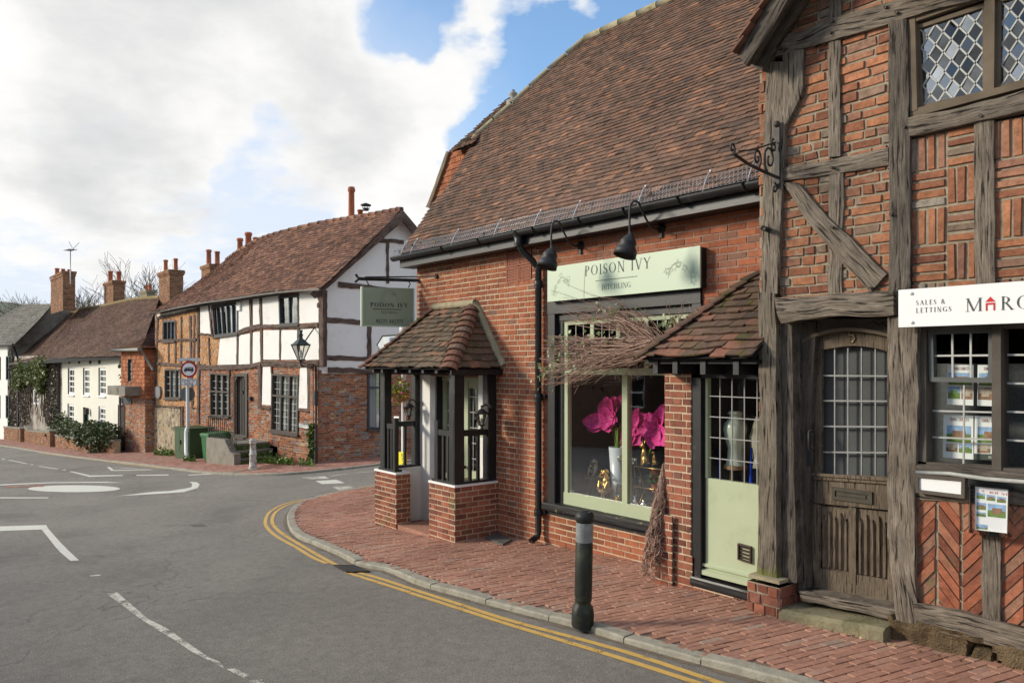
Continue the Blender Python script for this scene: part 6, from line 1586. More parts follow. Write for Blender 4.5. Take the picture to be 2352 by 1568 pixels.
P2,La2,S2=loft([c0,c1],[rtop[0],rtop[1]]); tiles(mb,P2,rect(0,La2,0,S2),w=.24,g=.16,lift=.03,jit=.01,back=1)
P3,La3,S3=loft([c1,V((c1.x,13,z0))],[rtop[1],V((rtop[1].x,13,rtop[1].z+.6))]); tiles(mb,P3,rect(0,La3,0,S3),w=.24,g=.16,lift=.03,jit=.01,back=1); mb.build('roof',[tile_far2,room],BKh)
mb=MB(); mb.tube([c0+V((0,-.05,-.04)),c1+V((0,-.05,-.04))],.07,6); mb.tube([c1+V((.05,-.0,0)),c1+V((.05,.5,-.9))],.06,5); mb.tube([FB1.P(.1,.12,z0-2.2),FB1.P(.1,.12,-1.9)],.05,6); mb.build('gutter',M_plain('grey_gutter',(.25,.25,.23)),BKh)
# ---------------- cream and creeper cottages
FC=Fr((-54.,8.4),(-41.,9.0)); FI=Fr((-66.,7.2),(-54.,8.4))
CC=thing('cream_cottage','cream painted cottage with white sash windows behind the clipped hedge','house',FC.P(6,0,FC.g(6))); IC=thing('creeper_cottage','cottage covered in bare creeper and green ivy left of the cream one','house',FI.P(6,0,FI.g(6)))
zc_=FC.h(z1(560,785))[1]
wins=[[(447,848),(487,846),(487,1015),(445,1018)],[(547,848),(587,846),(587,1018),(545,1022)],[(648,846),(694,844),(694,1022),(646,1026)],[(445,1087),(484,1085),(484,1245),(443,1245)],[(648,1105),(692,1102),(692,1258),(646,1258)]]
dr=[(547,1112),(582,1108),(582,1260),(545,1260)]
def strips(mb,F,poly,holes,d,step=.05,m=0):
    zs=[p[1] for p in poly]; z=min(zs)
    ev=sorted({round(v,4) for h in holes+[poly] for _,v in h})
    for z0,z1_ in zip(ev,ev[1:]):
        if z1_-z0<1e-3: continue
        for a0,a1 in spans(poly,holes,(z0+z1_)/2): mb.add([F.P(a0,d,z0),F.P(a1,d,z0),F.P(a1,d,z1_),F.P(a0,d,z1_)],[(0,1,2,3)],m)
bxs=lambda P:rect(min(p[0] for p in P),max(p[0] for p in P),min(p[1] for p in P),max(p[1] for p in P))
mb=MB(); H_=[bxs(FC.H(w_,z1)) for w_ in wins+[dr]]; strips(mb,FC,rect(-.0,FC.L+3,-6,zc_+.1),H_,0); mb.build('wall',cream_paint,CC)
for w_ in wins:
    F=FC; Q=FC.H(w_,z1); Q=[(bxs(Q)[i]) for i in (3,2,1,0)]; 
    mb=MB(); n=ring(mb,F,Q,.14,-.15,-.06); mb.prism(F,sub(n,0,1,.47,.53),-.12,-.05); o=mb.build('window',white_paint,CC); panes(F,n,-.1,2,4,o,bw=.07,bm=white_paint)
    mb=MB(); mb.prism(F,sub(Q,0,1,0,1),-.6,-.55); mb.build('room_behind',room_mid,o); mb=MB(); mb.prism(F,sub(Q,-.05,1.05,1.,1.05),-.1,.08); mb.build('sill',white_paint,o)
mb=MB(); Q=bxs(FC.H(dr,z1)); mb.prism(FC,Q,-.25,-.2); mb.build('door',M_plain('teal_door',(.03,.16,.11),.5,.1,5),CC)
mb=MB(); a=FC.H([(590,1130)],z1)[0]; mb.box(FC.P(a[0],.15,a[1]),(.09,0,0),(0,.09,0),(0,0,.16)); mb.build('porch_lamp',iron,CC)
mb=MB()
for x in (525,598,658,460): a,z=FC.h(z1(x,800)); mb.fbox(FC,a-.05,a+.05,0,.1,z-.15,z+.15)
P_=fr3(FC,[(370,777),(755,768)],z1,.2); mb.tube(P_,.07,6); m2_=MB(); m2_.tube([FC.P(FC.h(z1(398,0))[0],.08,zc_),FC.P(FC.h(z1(398,0))[0],.08,-5)],.06,6); m2_.build('downpipe',M_plain('dark_pipe_2',(.08,.08,.075)),CC); mb.build('gutter',M_plain('dark_gutter',(.08,.08,.075)),CC)
zi=FI.h(z1(150,815))[1]
iw=[[(118,865),(142,860),(142,985),(116,990)],[(225,985),(258,985),(258,1080),(222,1082)],[(130,1045),(148,1045),(148,1160),(130,1162)]]
mb=MB(); H_=[bxs(FI.H(w_,z1)) for w_ in iw]; strips(mb,FI,rect(.3,FI.L+.1,-7,zi+.5),H_,0); mb.build('wall',M_plain('pale_wall',(.42,.38,.33),.9,.2,2,dirt=(.15,.11,.08),dscale=1.4,dth=(.42,.6)),IC)
for w_ in iw:
    Q=bxs(FI.H(w_,z1)); Q=[Q[3],Q[2],Q[1],Q[0]]; mb=MB(); n=ring(mb,FI,Q,.12,-.1,.02); o=mb.build('window',white_paint,IC); panes(FI,n,-.06,2,4,o,bw=.06,bm=white_paint); mb=MB(); mb.prism(FI,Q,-.6,-.5); mb.build('room_behind',room_mid,o)
mb=MB(); mb.prism(FI,FI.H([(330,950),(350,950),(350,1170),(330,1170)],z1),-.02,.06); mb.build('door',white_paint,IC)
mb=MB(); mb.tube(fr3(FI,[(68,835),(64,822),(80,820),(372,785)],z1,.25),.07,6); mb.build('gutter',M_plain('dark_gutter_2',(.05,.05,.05)),IC)
# creeper: bare stems and green ivy mass
mb=MB(); rr=random.Random(11)
for k in range(260):
    x=rr.choice([rr.uniform(78,215),rr.uniform(300,395),rr.uniform(80,395)]); y=rr.uniform(840,1225); a,z=FI.h(z1(x,y)); P=[]
    for j in range(5): P.append(FI.P(a+.12*nz(k,j*.7),.05+.12*rr.random(),min(zi+.1,z+j*.35*rr.uniform(.5,1.2))))
    mb.tube(P,.03,3,cap=False)
for k in range(2600):
    x=rr.choice([rr.uniform(78,205),rr.uniform(320,395)]); y=rr.uniform(830,1230); a,z=FI.h(z1(x,y)); leaf(mb,FI.P(a,rr.uniform(.03,.22),z),rr.uniform(.1,.2),1 if rr.random()<.9 else 2)
tag(mb.build('climbing_plant',[bark,M_leaf('bare_creeper',(.10,.078,.06),(.19,.15,.118)),leaf_climb]),'tangle of bare brown creeper stems on the cottage front','climbing plant')
mb=MB(); 
for k in range(5200):
    u_=rr.gauss(0,1);v_=rr.gauss(0,1); cx,cy,sx__,sy__=rr.choice([(185,870,32,42),(270,865,42,40),(235,905,35,38),(300,830,30,25),(160,940,16,30),(310,960,12,40),(330,850,14,45)]); a,z=FI.h(z1(cx+u_*sx__*.6,cy+v_*sy__*.6)); leaf(mb,FI.P(a,.15+rr.random()*.45,z),rr.uniform(.14,.30),0 if rr.random()<.8 else 1)
tag(mb.build('ivy',[leaf_climb,leaf_ivy]),'green ivy mass hanging below the cottage gutter','ivy')
# row roofs
Erow=fr3(FI,[(72,828),(230,800)],z1,.3)+[FC.P(-.1,.3,FC.h(z1(372,783),.3)[1])]+fr3(FC,[(560,777),(757,770)],z1,.3)+[FC.P(FC.L+3.2,.3,zc_)]
FRr=Fr((-68,10.9),(-38,13.2)); Rrow=fr3(FRr,[(430,492),(500,482),(530,462),(690,437),(860,400),(1050,383)],z1,0)
P_,La,S_=loft(Erow,Rrow); mb=MB(); tiles(mb,P_,rect(0,La,0,S_),w=.3,g=.19,lift=.04,th=.025,jit=.012,back=1); rf=mb.build('roof',[tile_far2,room],CC)
mb=MB(); rs=sm(Rrow,4); mb.tube(rs,.13,6); mb.build('ridge_tiles',M_plain('mossy_ridge',(.22,.16,.07),.9,.3,3),rf)
mb=MB(); n=len(Rrow); mb.add([tuple(p) for p in Rrow]+[(p.x,p.y+5,p.z-4) for p in Rrow],[(i,i+1,n+i+1,n+i) for i in range(n-1)]); mb.build('rear_slope',tile_far2,CC)
ck=chimney(CC,11.8,[z1(683,292),z1(820,292),z1(683,470)],[(z1(725,0)[0],5.5,z1(0,210)[1]),(z1(780,0)[0],5.5,z1(0,213)[1])],dep=1.,mat=brick_brown)
chimney(CC,17.,[z1(920,345),z1(1022,345),z1(925,400)],[(z1(961,0)[0],3.4,z1(0,303)[1]),(z1(985,0)[0],4.4,z1(0,300)[1])],mat=M_plain('mossy_stack',(.25,.22,.14),.9,.3,2),flare=.1)
# ---------------- far white house with grey slate roof
FW=Fr((-84,4.4),(-66.6,6.9)); FWs=Fr((-66.6,6.9),(-66.6,18))
WH=thing('white_house','white painted house with mossy grey roof and rendered gable at the far left','house',FW.P(10,0,FW.g(10)))
zh_=FW.h(z1(60,695))[1]
ws=[[(38,770),(58,768),(58,925),(38,925)],[(37,1027),(56,1025),(56,1175),(37,1175)],[(-8,775),(6,772),(6,925),(-8,925)],[(-10,1025),(4,1025),(4,1175),(-10,1175)]]
mb=MB(); H_=[bxs(FW.H(w_,z1)) for w_ in ws]; strips(mb,FW,rect(0,FW.L,-8,zh_),H_,0); mb.build('wall',white_plaster,WH)
for w_ in ws:
    Q=bxs(FW.H(w_,z1)); Q=[Q[3],Q[2],Q[1],Q[0]]; mb=MB(); n=ring(mb,FW,Q,.08,-.1,-.02); o=mb.build('window',grey_frame,WH); panes(FW,n,-.08,2,2,o,bw=.05,bm=grey_frame); mb=MB(); mb.prism(FW,Q,-.5,-.4); mb.build('room_behind',room_mid,o)
gq=FWs.H([(98,690),(345,432),(420,455),(500,500)],z1); mb=MB(); mb.prism(FWs,[(0,-8),(gq[0][0],gq[0][1]),gq[1],gq[2],gq[3],(gq[3][0]+1,-8)],-.2,0); mb.build('gable_wall',concrete,WH)
Ew=fr3(FW,[(-260,705),(95,692)],z1,.3); Fwr=Fr((-90,8.4),(-66.6,11.9)); 
rp=FWs.P(gq[1][0],.0,gq[1][1]); rl=fr3(Fr((-95,rp.y-3.5),(-66.6,rp.y)),[(145,432)],z1,0)[0]; dvec=(rl-rp); Rw=[rp+dvec*1.0,rp]
mb=MB(); P_,La,S_=loft([Ew[1]+(Ew[0]-Ew[1]).normalized()*9,Ew[1]],Rw); tiles(mb,P_,rect(0,La,0,S_),w=.3,g=.2,lift=.03,jit=.008,back=1)
far=rl; P_,La,S_=loft([Ew[1]+(Ew[0]-Ew[1]).normalized()*22,Ew[1]+(Ew[0]-Ew[1]).normalized()*9],[rl,rl+V((.02,.02,0))]); tiles(mb,P_,rect(0,La,0,S_),w=.5,g=.2,lift=.03,back=1); mb.build('roof',[slate,room],WH)
mb=MB(); mb.tube([Ew[0]+V((0,-.1,0)),Ew[1]+V((0,-.1,0))],.08,6); mb.tube([Ew[1]+V((-.2,-.05,-.1)),Ew[1]+V((-.3,.25,-1)),Ew[1]+V((-.3,.25,-6))],.07,6); mb.build('gutter',M_plain('black_gutter',(.03,.03,.03)),WH)
chimney(WH,rp.y-.2,[z1(333,252),z1(495,252),z1(350,470)],[(z1(375,0)[0],5,z1(0,192)[1]),(z1(414,0)[0],4.6,z1(0,196)[1]),(z1(455,0)[0],4.6,z1(0,200)[1])],down=.2,fr=.5)
mb=MB(); F=Fr((-90,rp.y),(0,rp.y)); a,z=F.h(z1(462,200)); _,z2_=F.h(z1(462,75)); X=-90+a; mb.tube([(X,rp.y,z-1),(X,rp.y,z2_+.1)],.03,5); mb.tube([(X-1.2,rp.y,z2_+.12),(X+1.2,rp.y,z2_-.02)],.022,4)
for k in range(8): x=X-1.1+k*.3; mb.tube([(x,rp.y-.25,z2_+.1-k*.02),(x,rp.y+.25,z2_+.1-k*.02)],.015,3)
for s in (-.5,.5): mb.tube([(X+.9,rp.y,z2_),(X+1.3,rp.y+s*.6,z2_+.4)],.02,3)
mb.build('television_aerial',galv,cat='aerial',label='television aerial on the tall chimney stack of the grey roofed house')
# ---------------- garden walls, hedges, bushes
def gw(name,lab,pts,top,th=.25,cat='wall'):
    P=[onG(*z1(*p)) for p in pts]; mb=MB()
    for i in range(len(P)-1):
        F=Fr(P[i].xy,P[i+1].xy); zt=CAMZ+(835-z1(0,top[i])[1])/FOC*( (P[i].x*FX+P[i].y*FY)); zt2=CAMZ+(835-z1(0,top[i+1])[1])/FOC*((P[i+1].x*FX+P[i+1].y*FY)); zm_=min(P[i].z,P[i+1].z)-.3
        poly=[(0,zm_),(F.L,zm_),(F.L,zt2),(0,zt)]
        bricks(mb,F,poly,[],c=.09,L=.24,pat='stretcher',jit=.005); mb.prism(F,poly,-th,-.005,1)
        mb.prism(F,[(0,zt),(F.L,zt2),(F.L,zt2+.09),(0,zt+.09)],-th-.03,.03,2)
    return mb.build(name,[brick_brown,mortar_far,concrete],label=lab,cat=cat)
gw('garden_wall','low brick garden wall with a curved dip in front of the far white house',[(-200,1290),(0,1308),(118,1327)],[1200,1232,1245])
gw('garden_wall','low brick garden wall between the gate gap and the hedge',[(158,1330),(190,1336),(322,1358)],[1232,1262,1272])
gw('garden_wall','short brick wall under the clipped hedge',[(345,1360),(530,1388),(750,1405)],[1290,1315,1330])
for nme,x,lab in (('gate_pier',140,'brick gate pier left of the garden gate gap'),('gate_pier',335,'brick gate pier at the left end of the clipped hedge')):
    p=onG(*z1(x,1330 if x<200 else 1362)); mb=MB(); boxbr(mb,p.x-.45,p.x+.35,p.y-.1,p.y+.5,p.z-.3,p.z+.82,'FR',pat='stretcher'); mb.abox(p.x-.5,p.x+.4,p.y-.15,p.y+.55,p.z+.82,p.z+.92,2); mb.build(nme,[brick_brown,mortar_far,concrete],label=lab,cat='gate pier',group='brick gate piers')
def bush(name,lab,cat,blobs,n,sz,mats,stem=None,group=None,seed=1):
    rr=random.Random(seed); c0=V(blobs[0][0]); th=thing(name,lab,cat,(c0.x,c0.y,gz(c0.x,c0.y)),group); mb=MB()
    vol=[b[1][0]*b[1][1]*b[1][2] for b in blobs]; tot=sum(vol)
    for b,v in zip(blobs,vol):
        for k in range(int(n*v/tot)):
            d=V((rr.gauss(0,1),rr.gauss(0,1),rr.gauss(0,1))).normalized(); r=rr.random()**.35; p=V(b[0])+V((d.x*b[1][0]*r,d.y*b[1][1]*r,d.z*b[1][2]*r))
            if nz(p.x*1.6,p.y*1.6,p.z*1.8)<-.22: continue
            leaf(mb,p,sz*rr.uniform(.7,1.3),0 if rr.random()<.72 else 1)
    mb.build('foliage',mats,th)
    st=MB()
    for b in blobs: st.tube([(b[0][0],b[0][1],gz(b[0][0],b[0][1])-.1),tuple(b[0])],[.06,.02],5)
    st.build('stem',bark,th); return th
def at_(x,y,off): p=onG(*z1(x,y)); return V((p.x,p.y+off,p.z))
bl=[]
for x,yb,hh,r in ((365,1350,1.0,.8),(400,1355,1.3,1.),(445,1365,1.5,1.1),(500,1372,1.2,1.),(545,1385,1.1,.9)): p=at_(x,yb,.05); bl.append(((p.x,p.y,p.z+hh*.62),(r,.6,.55)))
bush('hedge','left half of the dark leafy hedge spilling over the short brick wall','hedge',bl,3600,.15,[leaf_dark,leaf_ivy],group='clipped hedges by the cream cottage',seed=3)
bl=[]
for x,yb,hh,r in ((575,1385,1.2,.9),(620,1392,1.4,1.),(665,1398,1.3,1.),(710,1400,1.2,.9),(650,1398,.7,.9)): p=at_(x,yb,.0); bl.append(((p.x,p.y,p.z+hh*.62),(r,.62,.62)))
bush('hedge','right half of the dark leafy hedge next to the entrance block','hedge',bl,4000,.15,[leaf_dark,leaf_ivy],group='clipped hedges by the cream cottage',seed=4)
p=at_(275,1345,1.6); bush('round_bush','dark round evergreen bush behind the low garden wall','bush',[((p.x,p.y,p.z+1.1),(1.25,1.1,.85)),((p.x-.5,p.y,p.z+.8),(.9,.9,.7))],3600,.15,[M_leaf('dark_evergreen',(.02,.035,.012),(.06,.09,.03)),leaf_ivy],seed=5)
for x,l in ((462,'small conical topiary left of the teal cottage door'),(553,'small conical topiary at the foot of the teal door')):
    p=at_(x,1345,2.5); bush('topiary',l,'topiary',[((p.x,p.y,p.z+1.0),(.5,.5,.5)),((p.x,p.y,p.z+1.5),(.38,.38,.5)),((p.x,p.y,p.z+2.0),(.22,.22,.45))],1500,.1,[leaf_ivy,leaf_dark],group='topiary cones',seed=x)
p=at_(725,1385,.8); bush('shrub','thin shrub with a few reddish leaves against the entrance block','shrub',[((p.x,p.y,p.z+2.3),(.55,.4,.6)),((p.x-.2,p.y,p.z+3.6),(.8,.4,1.0))],420,.16,[leaf_dark,leaf_dry],seed=8)
# wheelie bin at the far left
def bin_(name,lab,F,a,z0,w,h,d0,d1,body,lid,group=None):
    th=thing(name,lab,'wheelie bin',F.P(a+w/2,(d0+d1)/2,z0),group); mb=MB(); t_=.06
    mb.hexa([F.P(a+t_,d0,z0+.08),F.P(a+w-t_,d0,z0+.08),F.P(a+w,d0,z0+h),F.P(a,d0,z0+h),F.P(a+t_,d1-t_,z0+.08),F.P(a+w-t_,d1-t_,z0+.08),F.P(a+w,d1,z0+h),F.P(a,d1,z0+h)])
    mb.fbox(F,a-.02,a+w+.02,d0-.02,d1+.02,z0+h-.07,z0+h-.0); mb.build('body',body,th)
    mb=MB(); mb.hexa([F.P(a-.03,d0-.03,z0+h),F.P(a+w+.03,d0-.03,z0+h),F.P(a+w+.03,d0,z0+h+.09),F.P(a-.03,d0,z0+h+.09),F.P(a-.03,d1+.04,z0+h),F.P(a+w+.03,d1+.04,z0+h),F.P(a+w,d1,z0+h+.05),F.P(a,d1,z0+h+.05)]); mb.build('lid',lid,th)
    for s in (a-.02,a+w+.02): mb=MB(); mb.lathe(F.P(s-.025,d0+.06,z0+.1),[(.1,0),(.1,.05)],12,axis=(F.e.x,F.e.y,0)); mb.build('wheel',iron,th)
    return th
F=Fr((-70,7.6),(-60,8.)); a=F.h(z1(8,1200))[0]; bin_('wheelie_bin','green wheelie bin with a blue lid at the far left beside the white house',F,a,F.h(z1(10,1228))[1]-.4,1.0,1.25,-.6,0,green_bin,blue_bin)
# ---------------- white fronted shop up the side street, seen through the porch
SF=thing('side_street_shop','white fronted shop up the side street, seen through the porch opening','shop',(-21.6,21,gz(-21.6,21)))
Fx=Fr((-22.3,18.2),(-22.3,34)); hz_=[rect(.6,2.6,.4,2.2),rect(3.2,5.2,.4,2.2),rect(.6,1.8,3.,4.2),rect(3.4,4.6,3,4.2)]
mb=MB(); strips(mb,Fx,rect(0,15.8,-2,5.2),hz_,0); strips(mb,Fr((-26,18.2),(-22.3,18.2)),rect(0,3.7,-2,5.2),[],0); mb.add([(-26,18.2,5.2),(-22.2,18.2,5.2),(-22.2,34,5.2),(-26,34,5.2)],[(0,1,2,3)]); mb.build('wall',white_plaster,SF)
mb=MB(); P_,La,S_=loft([V((-22.,18.1,5.1)),V((-22.,34,5.1))],[V((-26,18.1,7.6)),V((-26,34,7.6))]); tiles(mb,P_,rect(0,La,0,S_),w=.25,g=.2,back=1); mb.build('roof',[tile_far2,room],SF)
for r in hz_:
    Q=[r[3],r[2],r[1],r[0]]; mb=MB(); n=ring(mb,Fx,Q,.07,-.08,.03); o=mb.build('window',white_paint,SF); panes(Fx,n,-.04,3,2,o,bw=.04,bm=white_paint); mb=MB(); mb.prism(Fx,Q,-.8,-.7); mb.build('room_behind',room_mid,o)
# ---------------- low house on the opposite side of the road (mirrored in the shop windows)
OH=thing('opposite_house','long low house across the road, only mirrored in the shop windows','house',(-7,-10,gz(-7,-9)))
FO=Fr((6,-10.),(-26,-10.)); ho=[rect(1.5+3.2*k,2.7+3.2*k,z,z+1.3) for k in range(9) for z in (.5,2.6)]
mb=MB(); strips(mb,FO,rect(0,32,-2,4.1),ho,0); strips(mb,Fr((-26,-10.),(-26,-16)),rect(0,6,-2,4.1),[],0); strips(mb,Fr((6,-16),(6,-10.)),rect(0,6,-2,4.1),[],0); mb.build('wall',M_plain('brown_brick_wall',(.13,.075,.05),.9,.3,3),OH)
mb=MB(); mb.add([(6.3,-9.7,4.0),(-26.3,-9.7,4.0),(-26.3,-13,6.4),(6.3,-13,6.4)],[(0,1,2,3)]); mb.add([(6.3,-16.3,4.0),(-26.3,-16.3,4.0),(-26.3,-13,6.4),(6.3,-13,6.4)],[(0,1,2,3)]); mb.build('roof',tile_far,OH)
mb=MB()
for r in ho: mb.prism(FO,r,-.3,-.25); 
mb.build('dark_rooms',room,OH)
for r in ho: mb=MB(); Q=[r[3],r[2],r[1],r[0]]; n=ring(mb,FO,Q,.06,-.1,-.02); mb.prism(FO,sub(n,0,1,.48,.52),-.1,-.03); mb.build('window',white_paint,OH)
# ---------------- bare trees and far hill
def bare_tree(name,lab,u,v,dist,H,seed,group='bare trees beyond the roofs',sp=1.):
    rr=random.Random(seed); x,y,b=ray(u,v); B=V((x*dist,y*dist,gz(x*dist,y*dist))); Zt=CAMZ+b*dist; H=(Zt-B.z)*1.15
    th=thing(name,lab,'tree',B,group); tr=MB(); cr=MB()
    def grow(p,d,L,r,lev):
        n=3; pts=[p]; q=p
        for k in range(n): d=(d+V((rr.uniform(-.22,.22),rr.uniform(-.22,.22),rr.uniform(-.08,.16)))).normalized(); q=q+d*L/n; pts.append(q)
        (tr if lev==0 else cr).tube(pts,[max(q_,.018) for q_ in (r,r*.85,r*.72,r*.6)],4 if lev<2 else 3,cap=False)
        if lev>=5: return
        for k in range(5 if lev<3 else 3):
            f=rr.uniform(.35,1.); i=min(2,int(f*3)); s=pts[i].lerp(pts[i+1],f*3-i); nd=(d+V((rr.uniform(-1,1),rr.uniform(-1,1),rr.uniform(-.25,.6)))*.85*sp).normalized()
            grow(s,nd,L*rr.uniform(.6,.8),r*.5,lev+1)
    grow(B,V((0,0,1)),H*.36,H*.018,0)
    tr.build('trunk',bark,th); cr.build('crown',bark,th); return th
TR=[(20,690,95,'bare tree at the far left edge, tallest on that side'),(85,655,110,'bare tree left of the chimney with three pots'),(195,655,90,'bare tree right of the three pot chimney'),(228,640,96,'bare tree left of the two pot chimney'),(292,640,80,'wide bare tree right of the two pot chimney'),(330,632,85,'bare tree behind the squat mossy chimney'),(352,645,90,'bare tree just left of the big weathered chimney'),(435,640,85,'bare tree right of the big weathered chimney')]
for i,(u,v,d,l) in enumerate(TR): bare_tree('bare_tree',l,u,v,d,0,20+i)
mb=MB(); n=120; vs=[]
for j in range(9):
    for i in range(n+1):
        uu=-1500+2600*i/n; dd=520+90*j; x,y,b=ray(uu,700); h=(835-(682+28*nz(uu*.004,1)+ (0 if uu<150 else .12*(uu-150))))/FOC*900
        f=math.sin(min(1,j/5)*math.pi/2); vs.append((x*dd,y*dd,-8+(h+8)*f+4*nz(uu*.02,j)))
mb.add(vs,[(j*(n+1)+i,j*(n+1)+i+1,(j+1)*(n+1)+i+1,(j+1)*(n+1)+i) for j in range(8) for i in range(n)],smooth=True)
m,t,_,_=nt('down_hill'); p=pos(t); c=mix(t,ramp(t,noise(t,p,.02,6,.6),[(.45,0.),(.55,1.)]),(.11,.13,.09),(.19,.19,.14)); finish(t,c,.95); mb.build('hills',m,org=(0,0,0),kind='structure')

z1=lambda x,y:(.35*x,548.8+.35*y)
z2=lambda x,y:(313.6+.45*x,392+.45*y)
# ---------------- street things
def pole(name,lab,cat,base,h,r,mat,prof=None,group=None): 
    th=thing(name,lab,cat,base,group); mb=MB(); mb.lathe(base,prof or [(r,0),(r,h)],14); mb.build('post',mat,th); return th
# black plastic bollard, leaning
b=onG(*(1338,1434)); zt=CAMZ+(835-1172)/FOC*(b.x*FX+b.y*FY); H=zt-b.z
BO=thing('bollard','scuffed black plastic bollard with a grey reflective band, leaning at the kerb edge','bollard',b)
ax=V((.03,.0,1)).normalized(); s=.082
mb=MB(); pr=[(s*1.05,-.03),(s*1.2,.0),(s*1.22,.1*H),(s*1.12,.16*H),(s*.86,.19*H),(s*.84,.215*H),(s*.9,.22*H),(s*.86,.235*H),(s*.93,.26*H),(s*.93,.72*H),(s*.90,.725*H),(s*.90,.91*H),(s*1.0,.915*H),(s*1.02,.955*H),(s*.92,.985*H),(s*.5,H*1.0),(0.01,H*1.003)]
mb.lathe(b,pr,24,axis=ax)
mb.v=[(x+.016*nz(x*14,y*14,z*9)*(1 if z<b.z+.24 else .15),y+.016*nz(x*14,y*14,z*9+5)*(1 if z<b.z+.24 else .15),z) for x,y,z in mb.v]
mb.build('body',M_plain('scuffed_black_plastic',(.022,.024,.02),.5,.5,7,bump=.5,bd=.006,dirt=(.05,.06,.03),dscale=5),BO)
mb=MB(); x_=ax.orthogonal().normalized(); y_=ax.cross(x_); vs=[];
for hh in (.735*H,.905*H):
    for k in range(21):
        t_=2*math.pi*k/20; vs.append(b+ax*hh+(x_*math.cos(t_)+y_*math.sin(t_))*s*.925)
mb.add(vs,[(k,k+1,22+k,21+k) for k in range(20)],smooth=True); mb.build('reflective_band',M_plain('scratched_reflector',(.24,.25,.24),.35,.4,16,dirt=(.05,.05,.045),dscale=9,dth=(.55,.65)),BO)
# swan neck lamps
def lamp(lab,u_arm,v_arm,u_cap,v_cap,ref):
    a,z=FP.h((u_arm,v_arm)); th=thing('wall_lamp',lab,'wall lamp',FP.P(a,0,z),'swan neck lamps over the shop sign')
    D=.62; ac,zc_=FP.h((u_cap,v_cap),D); mb=MB(); mb.lathe(FP.P(a,0,z),[(.06,0),(.06,.02),(.03,.05)],12,axis=(0,-1,0))
    pts=sm([FP.P(a,.02,z),FP.P(a+(ac-a)*.3,.2,z-.01),FP.P(a+(ac-a)*.6,.36,z+.10),FP.P(a+(ac-a)*.8,.47,z+.22),FP.P(ac,.58,z+.22),FP.P(ac,.63,z+.12),FP.P(ac,.63,zc_+.16)],5); mb.tube(pts,.012,8); mb.fbox(FP,a-.02,a+.02,0,.03,z-.1,z+.06); mb.build('arm',matt_black,th)
    mb=MB(); axs=V((.10,.30,1)).normalized(); c=V(FP.P(ac,.62,zc_+.15)); mb.lathe(c,[(.022,.03),(.03,0),(.05,-.02),(.085,-.07),(.095,-.10),(.082,-.11),(.12,-.17),(.125,-.24),(.118,-.24),(.1,-.15),(.02,-.1)],20,axis=axs); mb.build('lamp_shade',matt_black,th)
    mb=MB(); mb.ball(c-axs*.17,.035); mb.build('bulb',white_paint,th)
lamp('black swan neck lamp beside the downpipe, left of the pair above the sign',1335,565,1268,600,0)
lamp('black swan neck lamp over the middle of the green shop sign',1521,526,1448,572,0)
# shop fascia sign
x0,zt=FP.h(z4(148,262),.13); _,zb=FP.h(z4(148,405),.13); x1=FP.h(z4(785,200),.13)[0]
SG=thing('fascia_sign','pale green board reading POISON IVY DITCHLING above the big shop window','sign',FP.P((x0+x1)/2,.1,zb))
mb=MB(); mb.fbox(FP,x0+.01,x1-.01,-.0,.11,zb+.01,zt-.01); mb.build('backing',black_paint,SG); mb=MB(); mb.fbox(FP,x0,x1,.11,.13,zb,zt); mb.build('board',sign_sage,SG)
hT=zt-zb; g=lambda x,y:FP.h(z4(x,y),.132)
mb=MB(); a0,z0=g(303,298); a1=g(578,262)[0]; zt_=g(303,256)[1]; stext(mb,FP,'POISON IVY',a0,z0,zt_-z0,.1325,sp=.12,width=a1-a0); a0,z0=g(374,356); a1=g(496,340)[0]; stext(mb,FP,'DITCHLING',a0,z0,(g(374,334)[1]-z0),.1325,sp=.08,width=a1-a0)
a0,z0=g(348,318); a1=g(523,300)[0]; mb.prism(FP,rect(a0,a1,z0-.003,z0+.003),.131,.133); mb.build('lettering',ink,SG)
mb=MB(); a,z=g(207,322); ivy_art(mb,FP,(a,z),.16,.1325,0,3); a,z=g(700,265); ivy_art(mb,FP,(a,z),.19,.1325,0,5,-1); mb.build('ivy_drawing',ink_soft,SG)
# hanging sign over the corner
xs0=-11.18; HG=thing('hanging_sign','olive board with POISON IVY and a phone number hung from an iron arm','sign',(-11.2,5.6,2.6))
Fh=None
# board faces down the street: plane at right angles to the wall, turned a little to the camera
px=lambda u,v,F:F.h((u,v))
yA=6.75; FHn=Fr((-11.6,4.5),(-10.9,6.95))
q=FHn.H([(834,659),(949,662),(949,749),(834,747)])
mb=MB(); mb.prism(FHn,q,-.045,-.008); mb.build('board',sign_olive,HG); mb=MB(); w_=q[1][0]-q[0][0]; mb.fbox(FHn,q[0][0]-.03,q[0][0]+.0,-.06,.01,q[3][1]-.01,q[0][1]+.01); mb.fbox(FHn,q[1][0],q[1][0]+.02,-.05,.005,q[2][1],q[1][1]); mb.fbox(FHn,q[0][0],q[1][0],-.05,.005,q[3][1]-.015,q[3][1]); mb.build('edge_trim',sign_sage,HG)
hs=lambda x,y:FHn.h(z3(x,y))
mb=MB(); a0,z0=hs(212,307); a1,_=hs(384,312); stext(mb,FHn,'POISON IVY',a0,z0-.01,hs(212,288)[1]-z0,.0,sp=.1,width=a1-a0,bold=1.7); a0,z0=hs(262,340); a1,_=hs(338,341); stext(mb,FHn,'DITCHLING',a0,z0-.005,hs(262,329)[1]-z0,.0,sp=.1,width=a1-a0,bold=1.2)
